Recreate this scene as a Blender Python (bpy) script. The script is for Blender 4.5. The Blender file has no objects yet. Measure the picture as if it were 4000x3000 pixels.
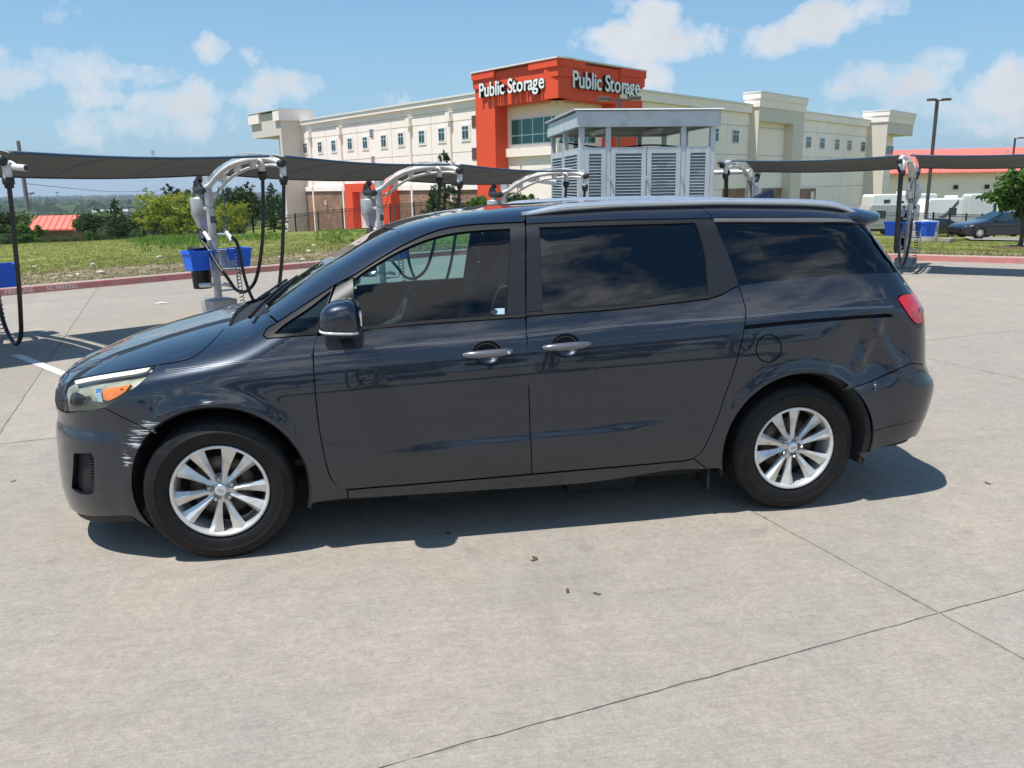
import bpy, bmesh, math, random
import numpy as np
from mathutils import Vector, Matrix, Euler
from mathutils.geometry import delaunay_2d_cdt

random.seed(7); RNG = np.random.default_rng(7)
SC = bpy.context.scene; COL = SC.collection
R_ = math.radians
# ------------------------------------------------------------------ camera
FPX = 3243.0
CAM = np.array([0.7516, -5.0210, 1.8080]); YAW, PIT, ROL = 0.175503, -0.234850, -0.015981
def cam_basis(yaw, pit, rol):
    f = np.array([math.sin(yaw)*math.cos(pit), math.cos(yaw)*math.cos(pit), math.sin(pit)])
    r0 = np.array([math.cos(yaw), -math.sin(yaw), 0.0]); u0 = np.cross(r0, f)
    return r0*math.cos(rol)+u0*math.sin(rol), -r0*math.sin(rol)+u0*math.cos(rol), f
CR, CU, CF = cam_basis(YAW, PIT, ROL)
cd = bpy.data.cameras.new('camera'); cd.sensor_width = 36; cd.lens = 36*FPX/4000; cd.clip_start = 0.05; cd.clip_end = 20000
co = bpy.data.objects.new('camera', cd); COL.objects.link(co)
m = Matrix(((CR[0], CU[0], -CF[0], CAM[0]), (CR[1], CU[1], -CF[1], CAM[1]), (CR[2], CU[2], -CF[2], CAM[2]), (0, 0, 0, 1)))
co.matrix_world = m; SC.camera = co
# ------------------------------------------------------------------ sun and sky
SUN = np.array([-0.325, -0.125, 0.937]); SUN /= np.linalg.norm(SUN)
sl = bpy.data.lights.new('sun', 'SUN'); sl.energy = 4.9; sl.angle = R_(0.53); sl.color = (1.0, 0.955, 0.88)
so = bpy.data.objects.new('sun', sl); COL.objects.link(so); so.location = (-20, -8, 60)
so.rotation_euler = Vector(-SUN).to_track_quat('-Z', 'Y').to_euler()
W_ = bpy.data.worlds.new('World'); SC.world = W_; W_.use_nodes = True
SC.view_settings.view_transform = 'Standard'; SC.view_settings.look = 'None'
SC.view_settings.exposure = 0.33; SC.view_settings.gamma = 1.0; SC.view_settings.use_curve_mapping = False
SC.cycles.max_bounces = 8; SC.cycles.transparent_max_bounces = 16; SC.cycles.caustics_reflective = False; SC.cycles.caustics_refractive = False
SC.cycles.sample_clamp_indirect = 6.0; SC.cycles.use_denoising = True

def px_ray(x, y): return CF + CR*((x-2000)/FPX) - CU*((y-1500)/FPX)
def onz(x, y, z=0.0):
    d = px_ray(x, y); return CAM + d*((z-CAM[2])/d[2])
def dep(x, y, D): return CAM + px_ray(x, y)*D
def onwall(x, y, P, d):          # vertical plane through P along horizontal direction d -> (s, z)
    n = np.array([-d[1], d[0], 0.0]); r = px_ray(x, y); t = ((np.asarray(P)-CAM) @ n)/(r @ n)
    q = CAM + r*t; return float((q-P) @ np.array([d[0], d[1], 0.0])), float(q[2])

def sky():
    nt = W_.node_tree; N = nt.nodes; L = nt.links
    bg = N['Background']; out = N['World Output']
    st = N.new('ShaderNodeTexSky'); st.sky_type = 'NISHITA'; st.sun_disc = False
    st.sun_elevation = math.asin(SUN[2]); st.sun_rotation = math.atan2(SUN[0], SUN[1]) % (2*math.pi)
    st.altitude = 150; st.air_density = 1.0; st.dust_density = 0.5; st.ozone_density = 1.4
    tc = N.new('ShaderNodeTexCoord')
    sep = N.new('ShaderNodeSeparateXYZ'); L.new(tc.outputs['Generated'], sep.inputs[0])
    def mth(op, a=None, b=None, c=None, clamp=False):
        n = N.new('ShaderNodeMath'); n.operation = op; n.use_clamp = clamp
        for i, v in enumerate((a, b, c)):
            if v is None: continue
            if isinstance(v, (int, float)): n.inputs[i].default_value = v
            else: L.new(v, n.inputs[i])
        return n.outputs[0]
    # clouds on a layer: direction / (z + k)
    zc = mth('ADD', mth('MAXIMUM', sep.outputs['Z'], 0.0), 0.16)
    cmb = N.new('ShaderNodeCombineXYZ')
    L.new(mth('DIVIDE', sep.outputs['X'], zc), cmb.inputs[0]); L.new(mth('DIVIDE', sep.outputs['Y'], zc), cmb.inputs[1])
    L.new(mth('MULTIPLY', sep.outputs['Z'], 1.2), cmb.inputs[2])
    def noise(scale, det, rough, vec, off=(0, 0, 0), dist=0.0):
        mp = N.new('ShaderNodeMapping'); mp.inputs['Location'].default_value = off; L.new(vec, mp.inputs['Vector'])
        n = N.new('ShaderNodeTexNoise'); n.inputs['Scale'].default_value = scale; n.inputs['Detail'].default_value = det
        n.inputs['Roughness'].default_value = rough; n.inputs['Distortion'].default_value = dist
        L.new(mp.outputs[0], n.inputs['Vector']); return n.outputs['Fac']
    big = noise(0.55, 2, 0.5, cmb.outputs[0], (3.1, 1.7, 0.3))
    puff = noise(3.0, 8, 0.62, cmb.outputs[0], (0.4, 2.6, 0), 0.15)
    fine = noise(9.0, 6, 0.62, tc.outputs['Generated'], (5, 1, 2), 0.1)
    base = mth('ADD', mth('MULTIPLY', big, 0.9), mth('MULTIPLY', puff, 0.85))
    gen = mth('MULTIPLY', mth('SUBTRACT', base, 0.985), 8.0, clamp=True)
    # cumulus heaps standing at the places where the photograph shows them: (px, py, rx, ry, gain)
    blobs = [(2400, 175, 150, 70, 1.0), (2560, 110, 90, 90, 1.05), (2640, 170, 190, 70, 1.0), (2300, 165, 110, 60, .85), (3020, 165, 120, 60, .85), (3150, 130, 110, 60, .75),
             (3300, 60, 140, 60, .9), (3430, 20, 140, 50, .8), (810, 185, 60, 55, .8), (60, 270, 140, 90, .9), (260, 290, 240, 70, .7), (560, 290, 140, 55, .75), (330, 370, 150, 50, .6),
             (1130, 345, 140, 60, .8), (1000, 390, 110, 45, .7), (700, 400, 190, 70, .65), (1270, 425, 120, 45, .5), (1500, 390, 130, 40, .75), (2560, 300, 90, 70, .8), (2680, 290, 60, 60, .5),
             (3500, 300, 210, 80, .8), (3650, 250, 130, 60, .8), (3330, 350, 150, 50, .6), (3900, 330, 180, 90, .85), (3700, 420, 350, 70, .55), (780, 470, 240, 60, .5), (420, 480, 300, 60, .4), (3850, 500, 300, 60, .45), (2790, 260, 70, 50, .4)]
    vn = N.new('ShaderNodeVectorMath'); vn.operation = 'NORMALIZE'; L.new(tc.outputs['Generated'], vn.inputs[0])
    acc = None
    for (bx, by, rx, ry, gn) in blobs:
        d = px_ray(bx, by); d = d/np.linalg.norm(d)
        rt = np.cross(d, [0, 0, 1.0]); rt /= np.linalg.norm(rt); up = np.cross(rt, d)
        def dot(v):
            n = N.new('ShaderNodeVectorMath'); n.operation = 'DOT_PRODUCT'; L.new(vn.outputs[0], n.inputs[0]); n.inputs[1].default_value = v; return n.outputs['Value']
        a = mth('MULTIPLY', dot(tuple(rt)), FPX/(rx*1.35)); b = mth('MULTIPLY', dot(tuple(up)), FPX/(ry*1.35))
        q = mth('ADD', mth('MULTIPLY', a, a), mth('MULTIPLY', b, b))
        fr = mth('GREATER_THAN', dot(tuple(d)), 0.5)
        v = mth('MULTIPLY', mth('MULTIPLY', mth('SUBTRACT', 1.0, q, clamp=True), gn), fr)
        acc = v if acc is None else mth('MAXIMUM', acc, v)
    fd = noise(11.0, 10, 0.62, vn.outputs[0], (1.2, 7.7, 3.1), 0.25)
    shape = mth('ADD', acc, mth('MULTIPLY', mth('SUBTRACT', fd, 0.53), 3.6))
    cum = mth('MULTIPLY', mth('SUBTRACT', shape, 0.22), 1.75, clamp=True)
    # the drifting layer goes on all round the sky; ahead it thins to the heaps
    dn = N.new('ShaderNodeVectorMath'); dn.operation = 'DOT_PRODUCT'; L.new(vn.outputs[0], dn.inputs[0]); dn.inputs[1].default_value = tuple(CF)
    lay = mth('MULTIPLY', mth('MULTIPLY', gen, mth('MULTIPLY', mth('SUBTRACT', 0.80, dn.outputs['Value']), 6.0, clamp=True)), 0.95)
    dens = mth('MAXIMUM', cum, lay, clamp=True)
    lyb = mth('MULTIPLY_ADD', lay, 1.2, 1.0)
    shd = mth('MULTIPLY', lyb, mth('SUBTRACT', 1.02, mth('MULTIPLY', mth('MULTIPLY', fine, dens), 0.42)))
    # cloud brightness in sky units
    cc = N.new('ShaderNodeMix'); cc.data_type = 'RGBA'; cc.blend_type = 'MULTIPLY'; cc.inputs['Factor'].default_value = 1.0
    cc.inputs['A'].default_value = (6.3, 6.4, 6.6, 1)
    vv = N.new('ShaderNodeCombineColor'); [L.new(shd, vv.inputs[i]) for i in range(3)]; L.new(vv.outputs[0], cc.inputs['B'])
    # pale moisture toward the horizon
    hz = mth('POWER', mth('SUBTRACT', 1.0, mth('MAXIMUM', sep.outputs['Z'], 0.0), clamp=True), 4.0)
    mxh = N.new('ShaderNodeMix'); mxh.data_type = 'RGBA'; L.new(mth('MULTIPLY', hz, 0.9), mxh.inputs['Factor']); mxh.inputs['B'].default_value = (2.9, 3.95, 5.0, 1)
    tn = N.new('ShaderNodeMix'); tn.data_type = 'RGBA'; tn.blend_type = 'MULTIPLY'; tn.inputs['Factor'].default_value = 1.0; tn.inputs['B'].default_value = (.40, .79, .98, 1); L.new(st.outputs[0], tn.inputs['A'])
    L.new(tn.outputs['Result'], mxh.inputs['A'])
    mx = N.new('ShaderNodeMix'); mx.data_type = 'RGBA'; L.new(mth('MULTIPLY', dens, 0.9), mx.inputs['Factor'])
    L.new(mxh.outputs['Result'], mx.inputs['A']); L.new(cc.outputs['Result'], mx.inputs['B'])
    L.new(mx.outputs['Result'], bg.inputs['Color']); bg.inputs['Strength'].default_value = 0.12
    L.new(bg.outputs[0], out.inputs[0])
sky()

# ------------------------------------------------------------------ materials
MATS = {}
def mat(name, col=(.5, .5, .5), rough=.5, metal=0., spec=.5, coat=0., coatr=.03, var=0., vscale=6., bump=0., bscale=40., dirt=None, dscale=2., emit=None, trans=0.):
    """plain principled material with object-space colour drift, fine relief and optional stains"""
    if name in MATS: return MATS[name]
    M = bpy.data.materials.new(name); M.use_nodes = True; nt = M.node_tree; N = nt.nodes; L = nt.links
    b = N['Principled BSDF']; b.inputs['Base Color'].default_value = (*col, 1); b.inputs['Roughness'].default_value = rough
    b.inputs['Metallic'].default_value = metal; b.inputs['Specular IOR Level'].default_value = spec
    b.inputs['Coat Weight'].default_value = coat; b.inputs['Coat Roughness'].default_value = coatr
    if trans: b.inputs['Transmission Weight'].default_value = trans
    if emit: b.inputs['Emission Color'].default_value = (*emit[0], 1); b.inputs['Emission Strength'].default_value = emit[1]
    tc = N.new('ShaderNodeTexCoord')
    if var or dirt:
        n = N.new('ShaderNodeTexNoise'); n.inputs['Scale'].default_value = vscale; n.inputs['Detail'].default_value = 6; n.inputs['Roughness'].default_value = .65
        L.new(tc.outputs['Object'], n.inputs['Vector'])
        r = N.new('ShaderNodeValToRGB'); r.color_ramp.elements[0].position = .3; r.color_ramp.elements[1].position = .7
        r.color_ramp.elements[0].color = (*[c*(1-var) for c in col], 1); r.color_ramp.elements[1].color = (*[min(1, c*(1+var)) for c in col], 1)
        L.new(n.outputs['Fac'], r.inputs['Fac']); src = r.outputs[0]
        if dirt:
            n2 = N.new('ShaderNodeTexNoise'); n2.inputs['Scale'].default_value = dscale; n2.inputs['Detail'].default_value = 8; n2.inputs['Roughness'].default_value = .7
            L.new(tc.outputs['Object'], n2.inputs['Vector'])
            r2 = N.new('ShaderNodeValToRGB'); r2.color_ramp.elements[0].position = .5; r2.color_ramp.elements[1].position = .72
            r2.color_ramp.elements[0].color = (0, 0, 0, 1); r2.color_ramp.elements[1].color = (1, 1, 1, 1); L.new(n2.outputs['Fac'], r2.inputs['Fac'])
            mx = N.new('ShaderNodeMix'); mx.data_type = 'RGBA'; L.new(r2.outputs[0], mx.inputs['Factor']); L.new(src, mx.inputs['A']); mx.inputs['B'].default_value = (*dirt, 1)
            src = mx.outputs['Result']
        L.new(src, b.inputs['Base Color'])
    if bump:
        n = N.new('ShaderNodeTexNoise'); n.inputs['Scale'].default_value = bscale; n.inputs['Detail'].default_value = 5
        L.new(tc.outputs['Object'], n.inputs['Vector'])
        bp = N.new('ShaderNodeBump'); bp.inputs['Strength'].default_value = bump; bp.inputs['Distance'].default_value = .01
        L.new(n.outputs['Fac'], bp.inputs['Height']); L.new(bp.outputs[0], b.inputs['Normal'])
    MATS[name] = M; return M
def glassmat(name, tint, ior=1.5, rough=0.0):
    if name in MATS: return MATS[name]
    M = bpy.data.materials.new(name); M.use_nodes = True; nt = M.node_tree; N = nt.nodes; L = nt.links
    for n in list(N):
        if n.type == 'BSDF_PRINCIPLED': N.remove(n)
    t = N.new('ShaderNodeBsdfTransparent'); t.inputs[0].default_value = (*tint, 1)
    g = N.new('ShaderNodeBsdfGlossy'); g.inputs['Roughness'].default_value = rough; g.inputs[0].default_value = (1, 1, 1, 1)
    fr = N.new('ShaderNodeFresnel'); fr.inputs[0].default_value = ior
    mx = N.new('ShaderNodeMixShader'); L.new(fr.outputs[0], mx.inputs[0]); L.new(t.outputs[0], mx.inputs[1]); L.new(g.outputs[0], mx.inputs[2])
    L.new(mx.outputs[0], N['Material Output'].inputs[0]); MATS[name] = M; return M

# ------------------------------------------------------------------ object helpers
def tag(o, label=None, cat=None, group=None, kind=None):
    if label: o['label'] = label
    if cat: o['category'] = cat
    if group: o['group'] = group
    if kind: o['kind'] = kind
    return o
def empty(name, loc=(0, 0, 0), rz=0.0, label=None, cat=None, group=None):
    o = bpy.data.objects.new(name, None); COL.objects.link(o); o.location = [float(v) for v in loc]; o.rotation_euler = (0, 0, rz)
    o.empty_display_size = .1
    return tag(o, label, cat, group)
def link(name, me, material=None, parent=None):
    o = bpy.data.objects.new(name, me); COL.objects.link(o)
    if material is not None and not me.materials: me.materials.append(material)
    if parent is not None: o.parent = parent
    return o
def copy_tree(o, parent=None):
    c = o.copy(); COL.objects.link(c); c.parent = parent
    for ch in o.children: copy_tree(ch, c)
    return c
class MB:
    """collects shapes, links them as one mesh"""
    def __init__(s): s.v = []; s.f = []; s.sm = []
    def add(s, vs, fs, smooth=False):
        k = len(s.v); s.v += [tuple(float(c) for c in v) for v in vs]; s.f += [tuple(i+k for i in f) for f in fs]; s.sm += [smooth]*len(fs); return s
    def box(s, c, d, rz=0.0, M=None):
        x, y, z = [a/2 for a in d]; vs = [(-x, -y, -z), (x, -y, -z), (x, y, -z), (-x, y, -z), (-x, -y, z), (x, -y, z), (x, y, z), (-x, y, z)]
        if rz: ca, sa = math.cos(rz), math.sin(rz); vs = [(a*ca-b*sa, a*sa+b*ca, e) for a, b, e in vs]
        if M is not None: vs = [tuple(M @ Vector(v)) for v in vs]
        vs = [(a+c[0], b+c[1], e+c[2]) for a, b, e in vs]
        return s.add(vs, [(0, 3, 2, 1), (4, 5, 6, 7), (0, 1, 5, 4), (1, 2, 6, 5), (2, 3, 7, 6), (3, 0, 4, 7)])
    def tube(s, pts, r, n=10, closed=False, caps=True, smooth=True):
        P = [np.array(p, float) for p in pts]; m_ = len(P); rr = r if hasattr(r, '__len__') else [r]*m_
        vs = []; up = None
        for i in range(m_):
            a = P[i-1] if (i > 0 or closed) else P[i]; b = P[(i+1) % m_] if (i < m_-1 or closed) else P[i]
            t = b-a; t = t/(np.linalg.norm(t)+1e-12)
            if up is None: up = np.cross(t, [0, 0, 1.0] if abs(t[2]) < .9 else [1.0, 0, 0])
            up = up-t*(up @ t); up /= np.linalg.norm(up)+1e-12; w = np.cross(t, up)
            for k in range(n):
                an = 2*math.pi*k/n; vs.append(P[i]+(up*math.cos(an)+w*math.sin(an))*rr[i])
        fs = []
        for i in range(m_ if closed else m_-1):
            j = (i+1) % m_
            for k in range(n): fs.append((i*n+k, i*n+(k+1) % n, j*n+(k+1) % n, j*n+k))
        s.add(vs, fs, smooth)
        if caps and not closed: s.add(vs[:n], [tuple(range(n))[::-1]]); s.add(vs[-n:], [tuple(range(n))])
        return s
    def lathe(s, prof, n=32, axis='z', c=(0, 0, 0), smooth=True, closed=False):
        vs = []
        for (r, h) in prof:
            for k in range(n):
                a = 2*math.pi*k/n; x, y = r*math.cos(a), r*math.sin(a)
                v = (x, y, h) if axis == 'z' else ((x, h, y) if axis == 'y' else (h, x, y))
                vs.append((v[0]+c[0], v[1]+c[1], v[2]+c[2]))
        fs = []
        m_ = len(prof)
        for i in range(m_ if closed else m_-1):
            j = (i+1) % m_
            for k in range(n):
                q = (i*n+k, i*n+(k+1) % n, j*n+(k+1) % n, j*n+k); fs.append(q if axis != 'y' else q[::-1])
        return s.add(vs, fs, smooth)
    def prism(s, poly, d, smooth=False):
        """extrude 3d polygon by vector d"""
        n = len(poly); vs = [tuple(p) for p in poly]+[tuple(np.array(p)+d) for p in poly]
        return s.add(vs, [tuple(range(n))[::-1], tuple(range(n, 2*n))]+[(i, (i+1) % n, n+(i+1) % n, n+i) for i in range(n)], smooth)
    def mesh(s, name):
        me = bpy.data.meshes.new(name); me.from_pydata(s.v, [], s.f); me.polygons.foreach_set('use_smooth', s.sm); me.update(); return me
    def build(s, name, material, parent=None): return link(name, s.mesh(name), material, parent)
def bevel(o, w=.01, seg=2):
    md = o.modifiers.new('bevel', 'BEVEL'); md.width = w; md.segments = seg; md.limit_method = 'ANGLE'; md.angle_limit = R_(40); return o
def smoothpath(pts, n=8):
    P = [np.array(p, float) for p in pts]; out = []
    for i in range(len(P)-1):
        a = P[max(i-1, 0)]; b = P[i]; c = P[i+1]; d = P[min(i+2, len(P)-1)]
        for k in range(n):
            t = k/n; out.append(.5*((2*b)+(c-a)*t+(2*a-5*b+4*c-d)*t*t+(3*b-a-3*c+d)*t**3))
    out.append(P[-1]); return out
def sst(a): a = np.clip(a, 0, 1); return a*a*(3-2*a)
def text_mesh(s, size, ext=.0005):
    cu = bpy.data.curves.new('lettering', 'FONT'); cu.body = s; cu.size = size; cu.extrude = ext; cu.align_x = 'CENTER'; cu.align_y = 'CENTER'
    o = bpy.data.objects.new('tmp_text', cu); COL.objects.link(o); dg = bpy.context.evaluated_depsgraph_get(); me = bpy.data.meshes.new_from_object(o.evaluated_get(dg)); bpy.data.objects.remove(o); bpy.data.curves.remove(cu); return me
# =================================================================== the ground
K1a = np.array([-.238, 15.198]); K1d = np.array([.8207, .5713]); K1n = np.array([-K1d[1], K1d[0]])     # kerb beyond the bays
K2a = np.array([13.574, 11.656]); K2d = np.array([.7513, -.660]); K2n = np.array([.660, .7513])         # kerb on the right
def isect(a, d, b, e):
    t = np.linalg.solve(np.array([[d[0], -e[0]], [d[1], -e[1]]]), b-a); return a+d*t[0]
KC = isect(K1a, K1d, K2a, K2d)
LOT = np.array([K1a+K1d*((-48-K1a[0])/K1d[0]), KC, K2a+K2d*((44-K2a[0])/K2d[0]), [44, -48], [-48, -48]])   # clockwise
# round the far corner
def round_corner(P, i, r, n=10):
    a, b, c = P[i-1], P[i], P[(i+1) % len(P)]; u = (a-b)/np.linalg.norm(a-b); v = (c-b)/np.linalg.norm(c-b)
    th = math.acos(u@v); t = r/math.tan(th/2); p0, p1 = b+u*t, b+v*t; out = []
    for k in range(n+1):
        s = k/n; out.append((1-s)**2*p0+2*s*(1-s)*b+s*s*p1)
    return np.concatenate([P[:i], np.array(out), P[i+1:]])
LOT = round_corner(LOT, 1, 5.0)
def concrete(name, col, joints=False):
    M = bpy.data.materials.new(name); M.use_nodes = True; nt = M.node_tree; N = nt.nodes; L = nt.links; b = N['Principled BSDF']; b.inputs['Roughness'].default_value = .88; b.inputs['Specular IOR Level'].default_value = .3
    tc = N.new('ShaderNodeTexCoord'); ge = N.new('ShaderNodeNewGeometry')
    def nz(sc, det, ro, vec, mp=None):
        if mp is not None:
            q = N.new('ShaderNodeMapping'); q.inputs['Scale'].default_value = mp[0]; q.inputs['Rotation'].default_value = (0, 0, mp[1]); L.new(vec, q.inputs['Vector']); vec = q.outputs[0]
        n = N.new('ShaderNodeTexNoise'); n.inputs['Scale'].default_value = sc; n.inputs['Detail'].default_value = det; n.inputs['Roughness'].default_value = ro; L.new(vec, n.inputs['Vector']); return n.outputs['Fac']
    def rng(v, a, b_, lo=0., hi=1.):
        m_ = N.new('ShaderNodeMapRange'); m_.inputs['From Min'].default_value = a; m_.inputs['From Max'].default_value = b_; m_.inputs['To Min'].default_value = lo; m_.inputs['To Max'].default_value = hi; L.new(v, m_.inputs['Value']); return m_.outputs[0]
    P = ge.outputs['Position']
    def mixc(f, a, c):
        m_ = N.new('ShaderNodeMix'); m_.data_type = 'RGBA'; (L.new(f, m_.inputs['Factor']) if not isinstance(f, float) else None)
        for k, v in (('A', a), ('B', c)):
            if isinstance(v, tuple): m_.inputs[k].default_value = (*v, 1)
            else: L.new(v, m_.inputs[k])
        return m_.outputs['Result']
    broad = rng(nz(.35, 5, .6, P), .34, .68); mid = rng(nz(2.2, 7, .66, P), .33, .70); grit = rng(nz(85, 4, .7, P), .3, .7); broom = rng(nz(1, 3, .6, P, ((3, 150, 1), R_(-12))), .3, .7)
    c = mixc(broad, tuple(x*.85 for x in col), tuple(x*1.10 for x in col)); c = mixc(mid, c, tuple(x*v for x, v in zip(col, (.93, .95, .97))))
    def shade(f, k, cc):
        m_ = N.new('ShaderNodeMix'); m_.data_type = 'RGBA'; m_.blend_type = 'MULTIPLY'; m_.inputs['Factor'].default_value = 1.0; g = N.new('ShaderNodeCombineColor'); r_ = rng(f, 0, 1, 1-k, 1+k); [L.new(r_, g.inputs[i]) for i in range(3)]
        L.new(cc, m_.inputs['A']); L.new(g.outputs[0], m_.inputs['B']); return m_.outputs['Result']
    c = mixc(rng(nz(.8, 6, .7, P), .40, .62), c, tuple(x*v for x, v in zip(col, (.86, .90, .95)))); c = shade(rng(nz(7, 8, .75, P), .30, .70), .11, c); c = shade(rng(nz(28, 6, .75, P), .32, .68), .10, c); c = shade(grit, .15, c); c = shade(broom, .085, c)
    st = rng(nz(.9, 9, .72, P, ((1, .35, 1), R_(12))), .60, .74); c = mixc(rng(st, 0, 1, 0, .42), c, tuple(x*.62 for x in col))
    sp = rng(nz(9, 3, .5, P), .735, .76); c = mixc(rng(sp, 0, 1, 0, .45), c, (.06, .055, .05))
    oi = N.new('ShaderNodeObjectInfo'); c = shade(oi.outputs['Random'], .045, c)
    tm = rng(nz(1.6, 5, .6, P, ((.18, 2.4, 1), R_(-8))), .62, .72); c = mixc(rng(tm, 0, 1, 0, .22), c, tuple(x*.55 for x in col))
    dr_ = rng(nz(3.1, 2, .4, P), .70, .74); c = mixc(rng(dr_, 0, 1, 0, .35), c, tuple(x*.5 for x in col))
    L.new(c, b.inputs['Base Color'])
    bp = N.new('ShaderNodeBump'); bp.inputs['Strength'].default_value = .35; bp.inputs['Distance'].default_value = .004
    ad = N.new('ShaderNodeMath'); L.new(grit, ad.inputs[0]); L.new(broom, ad.inputs[1]); L.new(ad.outputs[0], bp.inputs['Height']); L.new(bp.outputs[0], b.inputs['Normal'])
    return M
CONC = concrete('broom_finished_concrete', (.330, .288, .239)); CONC2 = concrete('pale_kerb_concrete', (.36, .335, .29))
# base sheet (joint filler shows between the slabs)
lot = MB().add([(x, y, -.0045) for x, y in LOT], [tuple(range(len(LOT)))[::-1]]).build('parking_lot', mat('joint_filler', (.235, .215, .185), .95, var=.55, vscale=14, bump=.6, bscale=60)); lot['kind'] = 'structure'
def clip(poly, Q):
    """convex clip of poly by clockwise convex polygon Q"""
    out = [np.array(p) for p in poly]
    for i in range(len(Q)):
        a, b = Q[i], Q[(i+1) % len(Q)]; d = b-a; ins = lambda p: d[0]*(p[1]-a[1])-d[1]*(p[0]-a[0]) <= 1e-9
        res = []
        for j in range(len(out)):
            p, q = out[j], out[(j+1) % len(out)]; ip, iq = ins(p), ins(q)
            if ip: res.append(p)
            if ip != iq:
                fp = d[0]*(p[1]-a[1])-d[1]*(p[0]-a[0]); fq = d[0]*(q[1]-a[1])-d[1]*(q[0]-a[0]); res.append(p+(q-p)*(fp/(fp-fq)))
        out = res
        if not out: return []
    return out
ga = R_(12.0); G1 = np.array([math.cos(ga), math.sin(ga)]); G2 = np.array([-math.sin(ga), math.cos(ga)]); G0 = np.array([3.098, -2.17]); GS1, GS2 = 4.25, 4.6
# joint edges are ragged where the saw and the wheels chipped them
def chip(a, b, n=10, amp=.0024):
    t = np.linspace(0, 1, n, endpoint=False)[:, None]; L_ = a+(b-a)*t; d = (b-a)/(np.linalg.norm(b-a)+1e-9); L_[1:] += np.outer(RNG.normal(0, amp, n-1), [-d[1], d[0]]); return L_
for i in range(-13, 12):
    for j in range(-12, 7):
        q = [G0+G1*((i+a)*GS1+da)+G2*((j+b)*GS2+db) for a, b, da, db in ((0, 0, .0055, .0055), (1, 0, -.0055, .0055), (1, 1, -.0055, -.0055), (0, 1, .0055, -.0055))]
        near = -4 < i < 4 and -3 < j < 4
        if near: q = list(np.concatenate([chip(q[k], q[(k+1) % 4], 40) for k in range(4)]))
        c = clip(q, LOT)
        if len(c) < 3: continue
        P = [(p[0], p[1], 0.0) for p in c]; n = len(P)
        o = MB().add(P+[(p[0], p[1], -.004) for p in c], [tuple(range(n))]+[(k, n+k, n+(k+1) % n, (k+1) % n) for k in range(n)]).build('concrete_slab', CONC, lot)
# kerb: red painted face, pale top
KR = mat('worn_red_kerb_paint', (.54, .21, .19), .8, var=.16, vscale=5, dirt=(.33, .27, .23), dscale=3, bump=.2, bscale=60)
kerb = empty('kerb'); kerb['kind'] = 'structure'
def seg_points():
    pts = []; n = len(LOT)
    for i in range(n-2):
        a, b = LOT[i], LOT[i+1]; L_ = np.linalg.norm(b-a)
        if L_ > 4:
            m_ = int(L_/3.05); pts += [(a+(b-a)*k/m_, a+(b-a)*(k+1)/m_) for k in range(m_)]
        else: pts.append((a, b))
    return pts
for a, b in seg_points():
    mid = (a+b)/2
    if np.linalg.norm(mid-CAM[:2]) > 45: continue
    d = (b-a)/np.linalg.norm(b-a); n = np.array([-d[1], d[0]]); g = .006; a2, b2 = a+d*g, b-d*g
    def row(t, z): return [(*(a2+n*t), z), (*(b2+n*t), z)]
    rows = row(0, -.01)+row(.012, .118)+row(.026, .132)+row(.16, .140)+row(.175, -.05)
    o = MB().add(rows, [(0, 1, 3, 2), (2, 3, 5, 4)]).build('kerb_face', KR, kerb)
    MB().add(rows, [(4, 5, 7, 6), (6, 7, 9, 8), (0, 2, 4, 6, 8), (9, 7, 5, 3, 1)]).build('kerb_top', CONC2, kerb)
# stencilled words on the kerb face
WHT = mat('faded_white_stencil', (.80, .72, .68), .8, var=.2, vscale=30)
def kerb_text(s, px0, px1, py):
    a = onwall(px0, py, np.array([*K1a, 0]), K1d); b = onwall(px1, py, np.array([*K1a, 0]), K1d)
    me = text_mesh(s, .15, .001); xs = [v.co.x for v in me.vertices]; ys = [v.co.y for v in me.vertices]; w = max(xs)-min(xs); h = max(ys)-min(ys); sx = (b[0]-a[0])/w; sy = .085/h; c = (a[0]+b[0])/2
    for v in me.vertices:
        x, y, z = v.co; q = K1a+K1d*(c+x*sx)-K1n*(.004-.006*(y*sy+.05)/.1); v.co = (q[0]-K1n[0]*z, q[1]-K1n[1]*z, .062+y*sy)
    me.update(); link('kerb_lettering', me, WHT, kerb)
kerb_text('FIRE', 20, 62, 1146); kerb_text('LANE', 80, 132, 1142); kerb_text('NO', 184, 211, 1134); kerb_text('PARKING', 219, 303, 1128)
# bay stripes on the slabs
PW = mat('worn_white_bay_paint', (.62, .62, .60), .75, var=.12, vscale=4, dirt=(.34, .31, .27), dscale=6)
E1 = np.array([.81, .585, 0]); E1 /= np.linalg.norm(E1); E2 = np.array([E1[1], -E1[0], 0]); E1r = np.array([.7513, -.660, 0]); E2r = np.array([-.660, -.7513, 0]); E2r /= np.linalg.norm(E2r)
P1 = onz(859, 1213); SPAN = 3.15
def POSK(k): return SPAN*k if k >= 0 else -3.25-3.3*(-1-k)
PA = np.array([9.61, 13.18, 0]); PB = np.array([12.09, 10.93, 0])
def stripe_paint(a, b, w=.1):
    a = np.array(a[:2]); b = np.array(b[:2]); d = (b-a)/np.linalg.norm(b-a); n = np.array([-d[1], d[0]])*w/2
    o = MB().add([(*(a-n), .004), (*(b-n), .004), (*(b+n), .004), (*(a+n), .004)], [(0, 1, 2, 3)]).build('bay_stripe', PW); o['kind'] = 'structure'; return o
for k in range(-2, 4): q = P1+E1*POSK(k); stripe_paint(q+E2*(.9 if k != -1 else 1.45), q+E2*5.4)
for k in range(-1, 3): q = PA+E1r*3.35*k; stripe_paint(q+E2r*1.0, q+E2r*5.2)
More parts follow.
